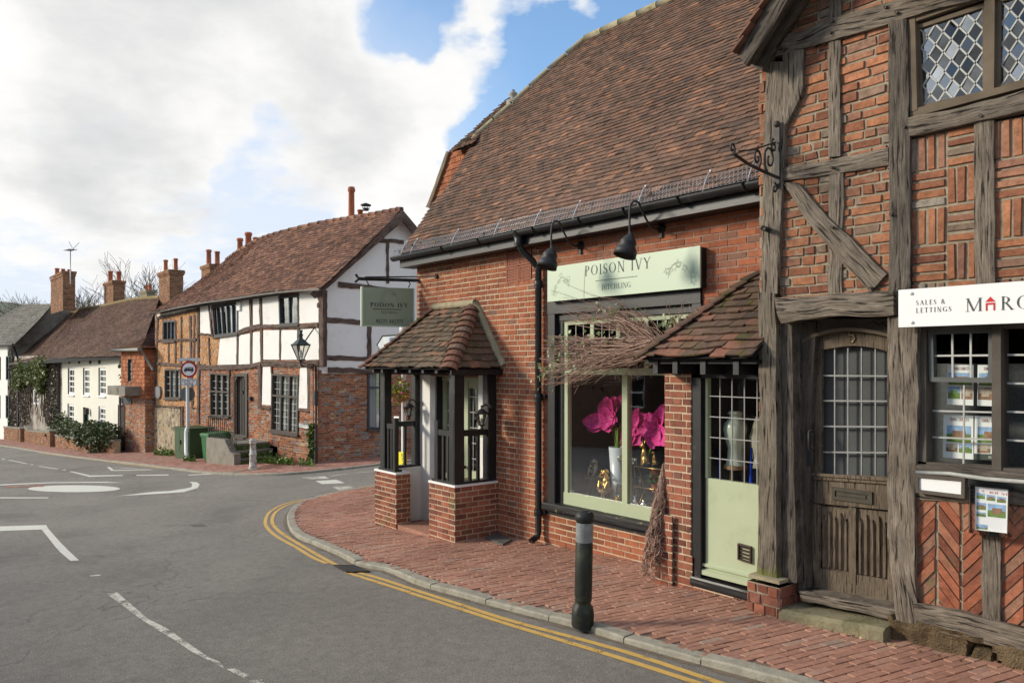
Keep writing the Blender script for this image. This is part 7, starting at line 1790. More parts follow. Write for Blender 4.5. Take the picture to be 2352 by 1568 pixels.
a0,z0=hs(238,383); a1,_=hs(362,385); stext(mb,FHn,'01273 842777',a0,z0-.005,hs(238,366)[1]-z0,.0,sp=.12,width=a1-a0,bold=1.7); a0,z0=hs(223,320); a1,_=hs(355,322); mb.prism(FHn,rect(a0,a1,z0-.004,z0+.004),-.01,.001); mb.build('lettering',ink,HG)
mb=MB(); a,z=hs(298,256); ivy_art(mb,FHn,(a,z),.16,.0,0,7); mb.build('ivy_drawing',ink_soft,HG)
mb=MB(); A0=FHn.h(z3(160,182)); A1=FHn.h(z3(430,186)); mb.tube([FHn.P(A0[0],-.02,A0[1]),FHn.P(A1[0]+.25,-.02,A1[1]-.01)],.03,6); mb.tube([FHn.P(A0[0],-.02,A0[1]),FHn.P(A0[0]-.05,-.02,A0[1]+.07)],.02,5); mb.tube([FHn.P(A0[0],-.02,A0[1]),FHn.P(A0[0]-.06,-.02,A0[1]-.06)],.02,5)
e=FP.h(z3(520,173),.0); mb.tube([FHn.P(A0[0]+.1,-.02,A0[1]+.03),FP.P(e[0],.02,e[1])],.012,5); mb.lathe(FP.P(e[0],0,e[1]),[(.04,0),(.03,.04)],8,axis=(0,-1,0))
for x in (195,388): p=FHn.h(z3(x,190)); p2=FHn.h(z3(x,222)); mb.tube([FHn.P(p[0],-.02,p[1]),FHn.P(p[0]+.03,-.02,(p[1]+p2[1])/2),FHn.P(p[0],-.02,p2[1])],.01,5)
mb.build('bracket',iron,HG)
# post with direction sign behind the porch roof
b=V((-14.6,9.35,gz(-14.6,9.35))); px_=ray(925,760); 
F9=Fr((-20,9.2),(-5,9.2)); ap_=F9.h(z3(365,410)); X9=-20+ap_[0]; b=V((X9,9.2,gz(X9,9.2)))
PS_=thing('sign_post','white post carrying a small direction sign, rising behind the porch roof','sign post',b); mb=MB(); mb.lathe(b,[(.055,0),(.055,ap_[1]-b.z-.12),(.1,ap_[1]-b.z-.1),(.1,ap_[1]-b.z+.03),(.06,ap_[1]-b.z+.05)],12); mb.build('post',grey_post,PS_)
mb=MB(); q=F9.H([(243,485),(268,445),(350,440),(350,560),(262,520)],z3,.1); mb.prism(F9,q,.08,.1); mb.build('arrow_panel',M_plain('black_edged_sign',(.55,.58,.58)),PS_); mb=MB(); q=F9.H([(300,452),(345,452),(345,475),(300,475)],z3,.1); mb.prism(F9,q,.1,.105); mb.build('blue_panel',print_blue,PS_); mb=MB(); mb.tube([F9.P(a,.1,z) for a,z in F9.H([(262,522),(243,485),(268,445),(350,440)],z3,.1)],.02,5); mb.build('black_edge',black_paint,PS_)
# hanging basket on it
HB=thing('hanging_basket','hanging basket with purple and yellow flowers seen through the porch','hanging basket',F9.P(*[F9.h(z3(345,740))[0],.2,F9.h(z3(345,740))[1]])); mb=MB(); rr=random.Random(2); a,z=F9.h(z3(345,700),.2); c=F9.P(a,.2,z)
for k in range(420): d=V((rr.gauss(0,1),rr.gauss(0,1),rr.gauss(0,1))).normalized(); p=c+d*rr.uniform(.1,.33); leaf(mb,p,.07,0 if rr.random()<.78 else (1 if rr.random()<.5 else 2))
mb.build('plants',[leaf_fresh,yellow,magenta],HB); mb=MB(); mb.lathe(c+V((0,0,-.25)),[(.05,0),(.2,.1),(.24,.22)],12); mb.build('basket',basket_wood,HB)
# porch lanterns
def lantern(lab,F,uv,d,h):
    a,z=F.h(uv,d); th=thing('porch_lantern',lab,'lantern',F.P(a,d,z),'black porch lanterns'); c=V(F.P(a,d,z)); w=h*.3
    mb=MB(); mb.lathe(c,[(.005,-.62*h),(.02*1,-.58*h),(.012,-.5*h),(w*.45,-.44*h),(w*.45,-.42*h)],6); mb.lathe(c,[(w*.95,0),(w*1.05,.02*h),(w*.55,.12*h),(w*.2,.2*h),(.012,.22*h),(.02,.3*h),(.0,.36*h)],6)
    for k in range(6): t_=math.pi*2*k/6; mb.tube([c+V((math.cos(t_)*w*.9,math.sin(t_)*w*.9,0)),c+V((math.cos(t_)*w*.45,math.sin(t_)*w*.45,-.43*h))],.007,4)
    mb.build('frame',iron,th); g=MB(); g.lathe(c,[(w*.43,-.42*h),(w*.86,-.01*h)],6,smooth=False); g.build('glass',lamp_glass,th); g=MB(); g.lathe(c+V((0,0,-.4*h)),[(.018,0),(.018,.2*h),(.005,.24*h)],8); g.build('bulb',white_paint,th)
    mb=MB(); mb.tube([c+V((0,0,.3*h)),c+V((-.02,.06,.38*h)),c+V((0,.14,.3*h))] if F is FP else [c+V((0,0,.3*h)),c+V((0,.07,.36*h)),c+V((0,.13,.28*h))],.012,6); mb.ball(c+V((0,.14,.27*h)),.04); mb.build('bracket',iron,th)
lantern('black lantern hanging on the right hand back post of the porch, nearest the brick wall',Fr((-12,6.56),(0,6.56)),zp(708,612),0,.36)
lantern('black lantern on the left hand back post of the porch, near the flower basket',Fr((-12,6.62),(0,6.62)),zp(290,572),0,.33)
# papers behind the porch
mb=MB(); q=F9.H([(203,625),(232,625),(230,706),(203,706)],zp,.3); mb.prism(F9,q,.29,.3); tag(mb.build('paper_notice',white_sign),'white paper notice seen between the left porch posts','notice')
YS=thing('yellow_sign','yellow printed sign board low down behind the left porch railing','sign',F9.P(F9.h(zp(235,890))[0],.4,F9.h(zp(235,890))[1])); mb=MB(); q=F9.H([(190,832),(275,828),(275,915),(190,910)],zp,.4); mb.prism(F9,q,.38,.4); mb.build('board',yellow,YS); mb=MB(); c=bil(q,.66,.3); btext(mb,F9,'sto',c[0],c[1],.09,.402); c=bil(q,.72,.66); btext(mb,F9,'m',c[0],c[1],.14,.402); c=bil(q,.72,.95); btext(mb,F9,'art',c[0],c[1],.1,.402); mb.build('printed_words',ink,YS)
# twig arrangement over the shop window
TW=thing('twig_garland','large sweep of bare twigs with ivy leaves fixed over the shop window','garland',FP.P(FP.h(z4(600,590))[0],.4,FP.h(z4(600,590))[1])); mb=MB(); lv=MB(); rr=random.Random(5)
ends=[]
for k in range(340):
    g_=rr.random()
    if g_<.34: e=(rr.uniform(118,330),rr.uniform(540,640)); m1=(rr.uniform(330,470),rr.uniform(555,630))
    elif g_<.62: e=(rr.uniform(112,260),rr.uniform(640,765)); m1=(rr.uniform(300,430),rr.uniform(610,690))
    elif g_<.92: e=(rr.uniform(190,480),rr.uniform(385,500)); m1=(rr.uniform(430,530),rr.uniform(440,530))
    else: e=(rr.uniform(230,600),rr.uniform(680,750)); m1=(rr.uniform(420,560),rr.uniform(620,690))
    s0=(rr.uniform(575,650),rr.uniform(560,620)); ds,dm,de=rr.uniform(.5,.66),rr.uniform(.28,.5),rr.uniform(.12,.42)
    P=[]
    for (x,y),d in ((s0,ds),(((s0[0]+m1[0])/2+rr.uniform(-25,25),(s0[1]+m1[1])/2+rr.uniform(-24,24)),(ds+dm)/2),(m1,dm),(((e[0]+m1[0])/2+rr.uniform(-25,25),(e[1]+m1[1])/2+rr.uniform(-28,28)),(dm+de)/2),(e,de)):
        a,z=FP.h(z4(x,y),d); P.append(FP.P(a,d,z))
    P=sm(P,3); n=len(P); r=rr.uniform(.0028,.0065); mb.tube(P,[r*(1-.65*i/n) for i in range(n)],3,cap=False)
    if rr.random()<.6:
        i=rr.randrange(4,n-2); q=V(P[i])+V((rr.uniform(-.16,.06),rr.uniform(-.06,.06),rr.uniform(-.12,.12))); mb.tube([P[i],q],.0022,3,cap=False)
for k in range(9):
    e=(rr.uniform(150,520),rr.uniform(330,430)); 
for (x0_,y0_),(x1_,y1_) in (((560,470),(165,355)),((440,400),(235,335)),((690,470),(715,395)),((700,480),(720,400)),((740,470),(835,395)),((660,460),(640,395)),((690,520),(790,430)),((600,470),(520,420)),((300,400),(305,270))):
    A_=FP.h(z4(x0_,y0_),.4);B_=FP.h(z4(x1_,y1_),.25); mb.tube([FP.P(A_[0],.4,A_[1]),FP.P((A_[0]+B_[0])/2,.33,(A_[1]+B_[1])/2-.03),FP.P(B_[0],.25,B_[1])],[.004,.003,.002],3)
for k in range(90):
    x,y=rr.uniform(640,760),rr.uniform(430,560); A_=FP.h(z4(x,y),.45); mb.tube([FP.P(A_[0],.45,A_[1]),FP.P(A_[0]+rr.uniform(-.05,.08),.45,A_[1]-rr.uniform(-.1,.16))],.003,3,cap=False)
mb.build('twigs',twig_m,TW)
for k in range(230):
    x,y=rr.choice([(rr.gauss(260,50),rr.gauss(575,35)),(rr.gauss(400,60),rr.gauss(590,30)),(rr.gauss(150,25),rr.gauss(690,40)),(rr.gauss(420,60),rr.gauss(440,22)),(rr.gauss(480,60),rr.gauss(600,25)),(rr.gauss(670,25),rr.gauss(510,25)),(rr.gauss(240,40),rr.gauss(650,30))]); d=rr.uniform(.2,.5); a,z=FP.h(z4(x,y),d)
    c=V(FP.P(a,d,z)); s_=rr.uniform(.022,.05); nn=V((rr.uniform(-1,1),-1.2,rr.uniform(-.4,1))).normalized(); X_=nn.orthogonal().normalized(); Y_=nn.cross(X_); t0=rr.uniform(0,6)
    pts=[c+(X_*math.cos(t0+math.radians(w_))+Y_*math.sin(t0+math.radians(w_)))*s_*r_ for w_,r_ in ((0,1.),(35,.45),(70,.8),(110,.42),(180,.5),(250,.42),(290,.8),(325,.45))]
    lv.add(pts,[tuple(range(8))],0 if rr.random()<.7 else 1)
lv.build('ivy_leaves',[leaf_ivy,M_leaf('pale_leaf',(.2,.22,.1),(.45,.45,.3))],TW)
# bundle of twigs against the pier
TB=thing('twig_bundle','tapering bundle of woven vine stems leaning on the brick pier at the pavement','twig bundle',FB.P(pL-.1,.1,FB.g(pL,.1))); mb=MB()
bt=V(FB.P(pL-.10,.1,FB.g(pL-.1,.1)+.02)); tp_=V(FB.P(pL-.02,-.02,1.25))
for k in range(150):
    f0=rr.random()**.8; f1=min(1,f0+rr.uniform(.15,.5)); P=[]
    for j in range(6):
        f=f0+(f1-f0)*j/5; rad=.125*(1-f)**.7+.012; t_=rr.uniform(0,6.3)+j*.9; P.append(bt.lerp(tp_,f)+V((math.cos(t_)*rad,-abs(math.sin(t_))*rad*.8,rr.uniform(-.02,.02))))
    mb.tube(sm(P,3),.0045,3,cap=False)
mb.build('stems',twig_m,TB)
# ---------------- display in the shop window
def dx(x,y,d): a,z=FP.h(zz(x,y),d); return V(FP.P(a,d,z))
def petal(mb,c,dirn,L,Wd,cup,tw=0,m=0):
    dirn=V(dirn).normalized(); s=dirn.cross(V((0,-1,.15))).normalized(); n=s.cross(dirn); nu,nv=7,7; vs=[]
    for i in range(nu+1):
        t_=i/nu; w=Wd*math.sin(math.pi*min(1,.12+.80*t_))**.6
        for j in range(nv+1):
            q=-1+2*j/nv; ru=.05*L*math.sin(j*2.4+i*1.3+tw)*t_
            vs.append(V(c)+dirn*L*(t_*1.0-.12*q*q*t_)+s*w*q*.5+n*(cup*(q*q)*.5*w+ru-.35*cup*L*math.sin(t_*2.2)*.5))
    mb.add(vs,[(i*(nv+1)+j,i*(nv+1)+j+1,(i+1)*(nv+1)+j+1,(i+1)*(nv+1)+j) for i in range(nu) for j in range(nv)],m,smooth=True)
def flower(lab,c,dirs,stem_to):
    th=thing('giant_flower',lab,'flower',c,'giant magenta flowers in the shop window'); 
    for k,(dv,L,Wd,cup) in enumerate(dirs): mb=MB(); petal(mb,c,dv,L,Wd,cup,k*1.7); mb.build('petal',magenta,th)
    mb=MB(); mb.tube(sm([V(c),V(c).lerp(V(stem_to),.5)+V((.03,0,.04)),V(stem_to)],5),.014,6); mb.build('stem',leaf_fresh,th)
ds=-.38
vt=dx(552,745,ds)
flower('magenta paper flower leaning furthest left in the shop window',dx(440,500,ds),[((-1,0,-.2),.36,.26,.5),((-1,-.2,-.35),.33,.22,.4),((-.9,.2,.12),.34,.2,.5),((-.9,-.3,-.05),.36,.2,.6)],vt)
flower('largest magenta flower, upright in the middle of the left pane',dx(490,460,ds-.02),[((-.5,0,1),.28,.28,.6),((.2,0,1),.27,.26,.6),((-.9,-.2,.3),.22,.2,.5),((.25,-.5,-.9),.22,.26,.4),((-.25,-.5,-.8),.2,.2,.4),((.6,0,.95),.36,.13,.4),((.6,-.3,-.1),.2,.2,.5)],vt)
flower('dark magenta flower behind the window mullion',dx(690,590,ds-.05),[((.9,0,.7),.34,.28,.5),((.3,0,1),.3,.2,.5),((.8,-.3,-.6),.26,.24,.5),((-.6,-.3,-.9),.24,.2,.4),((.1,-.4,-1),.24,.2,.4),((-1,-.2,.1),.2,.2,.4)],vt)
flower('magenta flower half hidden by the brick pier',dx(925,580,ds+.05),[((-1,-.2,-.1),.26,.2,.5),((-.6,0,.8),.24,.2,.5),((.3,0,1),.32,.18,.5),((-.1,-.3,-1),.24,.26,.4),((.6,-.3,-.4),.3,.24,.4)],vt+V((.5,0,-.1)))
VS=MB(); c=dx(562,1235,ds); c.z=ZD; ht=vt.z-ZD; VS.lathe(c,[(.07,0),(.078,.02),(.125,ht),(.118,ht),(.07,.05)],24); VS.build('tall_vase',ceramic,label='tall white tapering vase holding the magenta flowers',cat='vase')
mb=MB(); 
for k in range(14): p=vt+V((rr.uniform(-.08,.08),rr.uniform(-.05,.05),rr.uniform(-.02,.3))); mb.tube([vt+V((0,0,-.1)),vt.lerp(p,.6)+V((0,0,.1)),p],[.02,.016,.004],5)
tag(mb.build('flower_leaves',leaf_fresh),'green leaves rising from the tall white vase','leaves')
def blob(name,parts,mat,lab,cat,group=None,vox=.006):
    mb=MB()
    for p in parts:
        if len(p)==2: mb.ball(p[0],p[1],0,12,8)
        else: mb.tube([p[0],p[1]],[p[2],p[3] if len(p)>3 else p[2]],10); mb.ball(p[1],p[3] if len(p)>3 else p[2],0,8,6)
    o=mb.build(name,mat,label=lab,cat=cat,group=group)
    md=o.modifiers.new('r','REMESH'); md.mode='VOXEL'; md.voxel_size=vox; md2=o.modifiers.new('s','SMOOTH'); md2.iterations=3
    dg=bpy.context.evaluated_depsgraph_get(); me=bpy.data.meshes.new_from_object(o.evaluated_get(dg)); o.modifiers.clear(); o.data=me
    for p in me.polygons: p.use_smooth=True
    return o
def monkey(c,h,kind,lab,mat=gold):
    c=V(c); S=h; f=lambda x,y,z:c+V((x*S,y*S,z*S)); P=[(f(0,0,.30),(.19*S,.17*S,.28*S)),(f(0,0,.16),(.22*S,.2*S,.17*S)),(f(-.02,-.02,.78),(.155*S,.16*S,.17*S)),(f(-.05,-.13,.73),(.09*S,.09*S,.075*S)),(f(-.19,0,.80),(.05*S,.03*S,.06*S)),(f(.15,0,.80),(.05*S,.03*S,.06*S)),(f(0,0,.58),(.12*S,.11*S,.12*S))]
    for sg in (-1,1):
        hip=f(sg*.12,0,.1); kn=f(sg*.27,-.18,.34); ft=f(sg*.20,-.32,.03); P+= [(hip,kn,.085*S,.065*S),(kn,ft,.06*S,.045*S),(ft,ft+V((0,-.09*S,0)),.05*S,.035*S)]
        sh=f(sg*.17,0,.53); el=f(sg*.3,-.14,.4) if kind!='eyes' else f(sg*.30,-.15,.56); hd={'mouth':f(sg*.05-.03,-.2,.68),'ears':f(sg*.2,-.05,.8),'eyes':f(sg*.08-.02,-.18,.84)}[kind]
        P+= [(sh,el,.06*S,.05*S),(el,hd,.048*S,.04*S)]
        for k in range(4): P.append((hd,hd+V(((k-1.5)*.02*S-sg*.03*S,-.02*S,.06*S)),.015*S,.011*S))
    return blob('monkey_figurine',P,mat,lab,'figurine','gold animal figurines',.0035)
def stool(lab,c,r,h,mat=basket_wood):
    th=thing('wooden_stool',lab,'stool',c,'small wooden display stools'); mb=MB(); mb.lathe(V(c)+V((0,0,h-.04)),[(r*.96,0),(r,.01),(r,.032),(r*.97,.04)],20); mb.build('seat',mat,th)
    for k in range(3): t_=k*2.09+.5; mb=MB(); mb.tube([V(c)+V((math.cos(t_)*r*.55,math.sin(t_)*r*.55,h-.04)),V(c)+V((math.cos(t_)*r*.85,math.sin(t_)*r*.85,0))],[.017,.013],6); mb.build('leg',mat,th)
c=dx(442,1220,-.25); c.z=ZD; h_=dx(442,1145,-.25).z-ZD; stool('small round wooden stool under the gold monkey covering its eyes',c,.10,h_); s0_=c+V((0,0,h_)); hm=dx(442,945,-.25).z-s0_.z; monkey(s0_,hm,'eyes','bright gold monkey figurine with its hands over its eyes')
c=dx(335,1190,-.5); c.z=ZD-.05; h_=dx(335,1020,-.5).z-c.z; stool('darker wooden stool further back under the dull gold monkey',c,.15,h_,M_plain('dark_stool',(.12,.07,.04))); s0_=c+V((0,0,h_)); hm=dx(340,843,-.5).z-s0_.z; monkey(s0_,hm,'ears','dull gold monkey figurine further back, hands at its ears',M_plain('dull_gold',(.5,.4,.25),.4,.2,20,metal=.9))
# cat and dog figures on a glass shelf
sh_=dx(900,940,-.35); ST=thing('display_stand','brass wire stand with glass shelves behind the right pane','display stand',(sh_.x,sh_.y,ZD)); mb=MB()
for x in (-.16,.3): mb.tube([(sh_.x+x,sh_.y-.1,ZD),(sh_.x+x+(.1 if x<0 else -.1),sh_.y-.1,ZD+.22),(sh_.x+x,sh_.y-.1,sh_.z)],.006,5)
for z_ in (sh_.z-.0,(sh_.z+ZD)/2): mb.tube([(sh_.x-.2,sh_.y-.12,z_),(sh_.x+.35,sh_.y-.12,z_)],.006,5)
mb.build('frame',gold,ST); mb=MB(); mb.abox(sh_.x-.22,sh_.x+.36,sh_.y-.12,sh_.y+.15,sh_.z,sh_.z+.012); mb.abox(sh_.x-.2,sh_.x+.3,sh_.y-.12,sh_.y+.15,(sh_.z+ZD)/2,(sh_.z+ZD)/2+.01); mb.build('shelf',M_plain('dark_glass_shelf',(.03,.04,.04),.15,.1,3,bump=0),ST)
def sitting(c,h,lab,cat_=True):
    c=V(c);S=h; f=lambda x,y,z:c+V((x*S,y*S,z*S))
    P=[(f(.05,0,.18),(.16*S,.13*S,.19*S)),(f(0,0,.40),(.11*S,.10*S,.24*S)),(f(-.04,-.02,.72),(.10*S,.09*S,.1*S)),(f(-.12,-.04,.69),(.06*S,.05*S,.045*S)),(f(-.01,0,.58),(.075*S,.07*S,.12*S)),(f(-.05,-.05,.42),f(-.09,-.06,.03),.045*S,.03*S),(f(-.05,.05,.42),f(-.09,.06,.03),.045*S,.03*S),(f(.1,-.08,.12),f(-.02,-.1,.03),.07*S,.035*S),(f(.16,0,.06),f(.28,-.02,.12),.03*S,.02*S)]
    for s in (-1,1): P.append((f(-.02,s*.05,.78),f(-.02,s*.07,.98 if cat_ else .74),.035*S,.008*S if cat_ else .03*S))
    blob('animal_figurine',P,gold,lab,'figurine','gold animal figurines',.004)
c=dx(808,915,-.33); c.z=sh_.z+.012; sitting(c,dx(808,665,-.33).z-c.z,'slim gold cat figurine with upright ears on the upper shelf'); c=dx(905,920,-.36); c.z=sh_.z+.012; sitting(c,(dx(905,752,-.36).z-c.z),'stout gold dog figurine beside the gold cat',False)
c=dx(920,1025,-.36); c.z=sh_.z-.14; mb=MB(); mb.lathe(c,[(.06,0),(.08,.1),(.086,.12),(.075,.12)],16); mb.build('plant_pot',terracotta,label='ribbed terracotta pot under the upper glass shelf',cat='pot')
c=dx(925,1180,-.3); c.z=dx(925,1180,-.3).z; th=thing('potted_plant','small green plant in a terracotta pot on the lower shelf','pot plant',c); mb=MB(); mb.lathe(c,[(.05,0),(.065,.1)],12); mb.build('pot',terracotta,th); mb=MB(); [leaf(mb,c+V((rr.uniform(-.1,.1),rr.uniform(-.05,.05),.14+rr.uniform(-.03,.06))),.08) for _ in range(30)]; mb.build('leaves',leaf_fresh,th)
mg=M_glass('smoked_glassware',(.75,.68,.6),2.5)
def glassw(nm,lab,c,pr): mb=MB(); mb.lathe(c,pr,20); return mb.build(nm,mg,label=lab,cat='glass vase',group='glassware in the shop window')
silver=M_plain('silvered_glass',(.7,.68,.64),.12,.1,3,metal=1,bump=0)
for x,hb,w,l in ((722,1285,.055,'larger silvered glass egg at the foot of the right pane'),(805,1298,.043,'smaller silvered glass egg at the foot of the right pane')):
    c=dx(x,hb,-.16); c.z=ZD; h_=w*2.8; mb=MB(); mb.lathe(c,[(w*.4,0),(w*.85,h_*.15),(w,h_*.35),(w*.85,h_*.6),(w*.45,h_*.85),(.004,h_)],20); mb.build('glass_egg',silver,label=l,cat='ornament',group='silvered eggs')
for x,yb,l in ((572,1255,'gold ribbed dish behind the window mullion, under a small glass'),(925,1315,'gold ribbed dish next to the pier, under a glass vase')):
    c=dx(x,yb,-.2); c.z=ZD; mb=MB(); h_=.1
    pr=[(.062,0)]
    for k in range(7): pr+=[(.068,h_*(k+.3)/7),(.062,h_*(k+.9)/7)]
    mb.lathe(c,pr+[(.066,h_)],20); mb.build('gold_dish',gold,label=l,cat='dish',group='gold ribbed dishes')
    glassw('glass_tumbler','smoky glass vase standing on the dish '+('by the mullion' if x<700 else 'by the pier'),c+V((0,0,h_)),[(.03,0),(.05,.03),(.05,.06),(.035,.13),(.04,.15)])
c=dx(735,1200,-.3); c.z=ZD; glassw('glass_cylinder','tall clear cylinder vase with white narcissus, right of the mullion',c,[(.06,0),(.06,.34)])
def narc(lab,c,b0):
    th=thing('narcissus',lab,'flower',c,'white narcissus'); mb=MB()
    for k in range(26): d=V((rr.uniform(-1,1),rr.uniform(-1,.2),rr.uniform(-.6,1))).normalized(); leaf(mb,V(c)+d*.03,.055)
    mb.build('petals',M_leaf('narcissus_white',(.5,.5,.4),(.75,.75,.66)),th); mb=MB(); mb.tube([c,b0],.006,5); mb.build('stem',leaf_fresh,th)
narc('white narcissus head just right of the mullion',dx(710,880,-.28),c+V((0,0,.02))); narc('white narcissus head just left of the mullion',dx(582,855,-.28),dx(605,1180,-.28))
# items behind the leaded pane of the bay
dxb=lambda x,y,d:(lambda h:V(FB.P(h[0],d,h[1])))(FB.h(((1900+x/3.92)*.784,(1000+y/3.92)*.784),d))
dm_=-.32; top_=dxb(1000,800,dm_); bot=dxb(1000,1415,dm_); hh=top_.z-bot.z; w_=(dxb(1110,1000,dm_).x-dxb(885,1000,dm_).x)/2*1.0
mb=MB(); mb.lathe(bot,[(w_*.85,0),(w_*.72,hh*.12),(w_*.66,hh*.3),(w_*.9,hh*.5),(w_*1.05,hh*.66),(w_*.95,hh*.78),(w_*.55,hh*.86),(w_*.55,hh*.95),(w_*.75,hh*.955),(w_*.5,hh)],8); mb.build('large_jar',celadon,label='tall grey green faceted jar behind the leaded pane',cat='jar')
stool('wooden stool carrying the tall grey green jar',(bot.x,bot.y,bot.z-.42),w_*1.0,.42)
for x,l in ((812,'blue cone left of the grey green jar'),(1182,'blue cone right of the grey green jar')):
    p=dxb(x,1240,-.35); mb=MB(); mb.lathe((p.x,p.y,p.z-.7),[(.045,0),(.006,.72)],12); mb.build('blue_cone',blue_paint,label=l,cat='candle',group='blue cones in the bay')
p=dxb(1250,1150,-.45); mb=MB(); mb.lathe((p.x+.06,p.y,p.z-.25),[(.12,0),(.1,.1),(.13,.3),(.07,.5)],10); mb.build('cream_jar',M_plain('cream_glaze',(.34,.31,.23),.4),label='cream jar at the right edge of the leaded pane',cat='jar')
# ---------------- things at the crooked house
def fg(F,zf,x,y,d=0): a,z=F.h(zf(x,y),d); return a,z
b=onG(*zn(285,1408)); yc=b.x*FX+b.y*FY; zat=lambda v,yc=yc:CAMZ+(835-v)/FOC*yc
SP=thing('traffic_sign','round red bordered 7.5T lorry limit sign on a white post','traffic sign',b)
hp=zat(zn(0,560)[1])-b.z; hs_=zat(zn(0,1158)[1])-b.z; mb=MB(); mb.lathe(b,[(.12,0),(.12,hs_-.1),(.10,hs_),(.062,hs_+.08),(.062,hp-.1),(.062,hp)],14); mb.build('post',grey_post,SP)
eF=V((RX,RY)); FSg=Fr((b.x-eF.x*2,b.y-eF.y*2),(b.x+eF.x*2,b.y+eF.y*2)); 
def disc(F,c,r,d0,d1,mat,name,par,n=32): mb=MB(); mb.prism(F,[(c[0]+r*math.cos(2*math.pi*k/n),c[1]+r*math.sin(2*math.pi*k/n)) for k in range(n)],d0,d1); return mb.build(name,mat,par)
c=FSg.h(zn(294,661),.1); r=abs(FSg.h(zn(362,661),.1)[0]-c[0]); disc(FSg,c,r,.08,.1,M_plain('sign_red',(.42,.012,.02),.4,.05,3,bump=0),'round_face',SP); disc(FSg,c,r*.78,.1,.104,white_sign,'white_field',SP)
mb=MB(); s=r; X,Z=c; 
mb.prism(FSg,rect(X-.24*s,X+.56*s,Z-.02*s,Z+.27*s),.104,.108); mb.prism(FSg,[(X-.6*s,Z-.18*s),(X-.26*s,Z-.18*s),(X-.26*s,Z+.2*s),(X-.48*s,Z+.2*s),(X-.6*s,Z+.02*s)],.104,.108); mb.prism(FSg,rect(X-.6*s,X+.6*s,Z-.2*s,Z-.03*s),.104,.109)
for q in (-.42,.38): mb.prism(FSg,[(X+q*s+.13*s*math.cos(k*.524),Z-.22*s+.13*s*math.sin(k*.524)) for k in range(12)],.104,.11)
mb.build('lorry_symbol',M_plain('sign_black',(.01,.01,.01),.5,.05,3,bump=0),SP); mb=MB()
for q in (-.42,.38): mb.prism(FSg,[(X+q*s+.055*s*math.cos(k*.785),Z-.22*s+.055*s*math.sin(k*.785)) for k in range(8)],.11,.112)
btext(mb,FSg,'7.5T',X-.18*s,Z+.02*s,.2*s,.112,width=.68*s); mb.prism(FSg,rect(X-.52*s,X-.42*s,Z+.02*s,Z+.13*s),.109,.111); mb.build('lorry_lettering',white_sign,SP)
q=FSg.H([(228,738),(360,738),(360,797),(228,797)],zn,.1); mb=MB(); mb.prism(FSg,q,.08,.1); o=mb.build('text_plate',white_sign,SP); mb=MB(); ring(mb,FSg,sub(q,.02,.98,.04,.96),.012,.1,.103); c1=bil(q,.1,.44); c2=bil(q,.22,.86); ww_=q[1][0]-q[0][0]; btext(mb,FSg,'Except for',c1[0],c1[1],.11,.104,width=ww_*.8); btext(mb,FSg,'loading',c2[0],c2[1],.11,.104,width=ww_*.56); mb.build('plate_lettering',ink,SP)
c=FSg.h(zn(284,868),-.1); disc(FSg,c,r*.93,-.1,-.08,M_plain('sign_back_grey',(.13,.14,.14)),'rear_disc',SP)
mb=MB(); q=FSg.H([(208,568),(382,566),(382,592),(340,592),(300,580),(208,596)],zn,.06); mb.prism(FSg,q,-.05,.12); mb.build('sign_light',grey_post,SP)
# green cabinet
CB=thing('utility_cabinet','dark green roadside utility cabinet behind the white sign post','cabinet',onG(*zn(265,1395)))
b0=onG(*zn(176,1400)); b1=onG(*zn(270,1408)); Fcb=Fr(b0.xy,(b0+(V((FT.e.x,FT.e.y,0)))).xy); A1=Fcb.h(zn(300,1400))[0]; zt=Fcb.h(zn(176,1150))[1]; zb=b0.z
mb=MB(); mb.fbox(Fcb,0.04,A1-.04,-.85,-.02,zb-.1,zb+.25); mb.build('base',concrete,CB) if 0 else mb.build('base',cab_green,CB)
mb=MB(); mb.fbox(Fcb,0,A1,-.9,0,zb+.25,zt); mb.build('body',cab_green,CB); mb=MB(); mb.fbox(Fcb,-.03,A1+.03,-.93,.03,zt,zt+.06); mb.build('top',cab_green,CB)
for s0,s1 in ((.04,.36),(.38,.97)): mb=MB(); mb.fbox(Fcb,A1*s0,A1*s1,0,.02,zb+.32,zt-.06); mb.build('door',cab_green,CB)
mb=MB(); mb.fbox(Fcb,A1*.40,A1*.47,.02,.06,(zb+zt)/2,(zb+zt)/2+.16); mb.build('handle',iron,CB)
# green bin by the steps
b0=onG(*zn(400,1430)); Fbn=Fr(b0.xy,(b0+V((FT.e.x,FT.e.y,0))).xy); zt=Fbn.h(zn(400,1205))[1]; bin_('wheelie_bin','bright green wheelie bin tucked beside the concrete steps wall',Fbn,-.05,b0.z,.62,zt-b0.z,-.8,0,green_bin,green_bin)
# steps with wall and railings
ST=thing('front_steps','mossy concrete steps with a rendered side wall up to the oak front door','steps',onG(*zn(600,1450)))
b0=onG(*zn(440,1440)); Fst=Fr(b0.xy,(b0+V((FT.e.x,FT.e.y,0))).xy); q=Fst.H([(440,1228),(590,1245),(640,1350),(672,1370),(672,1480),(438,1480)],zn); mb=MB(); mb.prism(Fst,q,-.22,0); mb.build('side_wall',concrete,ST)
dF=(FT.o-Fst.o).dot(Fst.n)-(FT.e.dot(Fst.n))*0; dF=min(-.6,dF)+.02; a_n=Fst.h(zn(678,1440))[0]+.05; zb_=b0.z-.2; tops=[Fst.h(zn(745,y),dF*.5)[1] for y in (1438,1382,1324,1270)]
mb=MB()
for k,zt in enumerate(tops):
    an=a_n-.26*k; mb.fbox(Fst,a_n-2.2,an,dF,-.06,zt-.06,zt); mb.fbox(Fst,a_n-2.2,an-.03,dF,-.06,zb_,zt-.06)
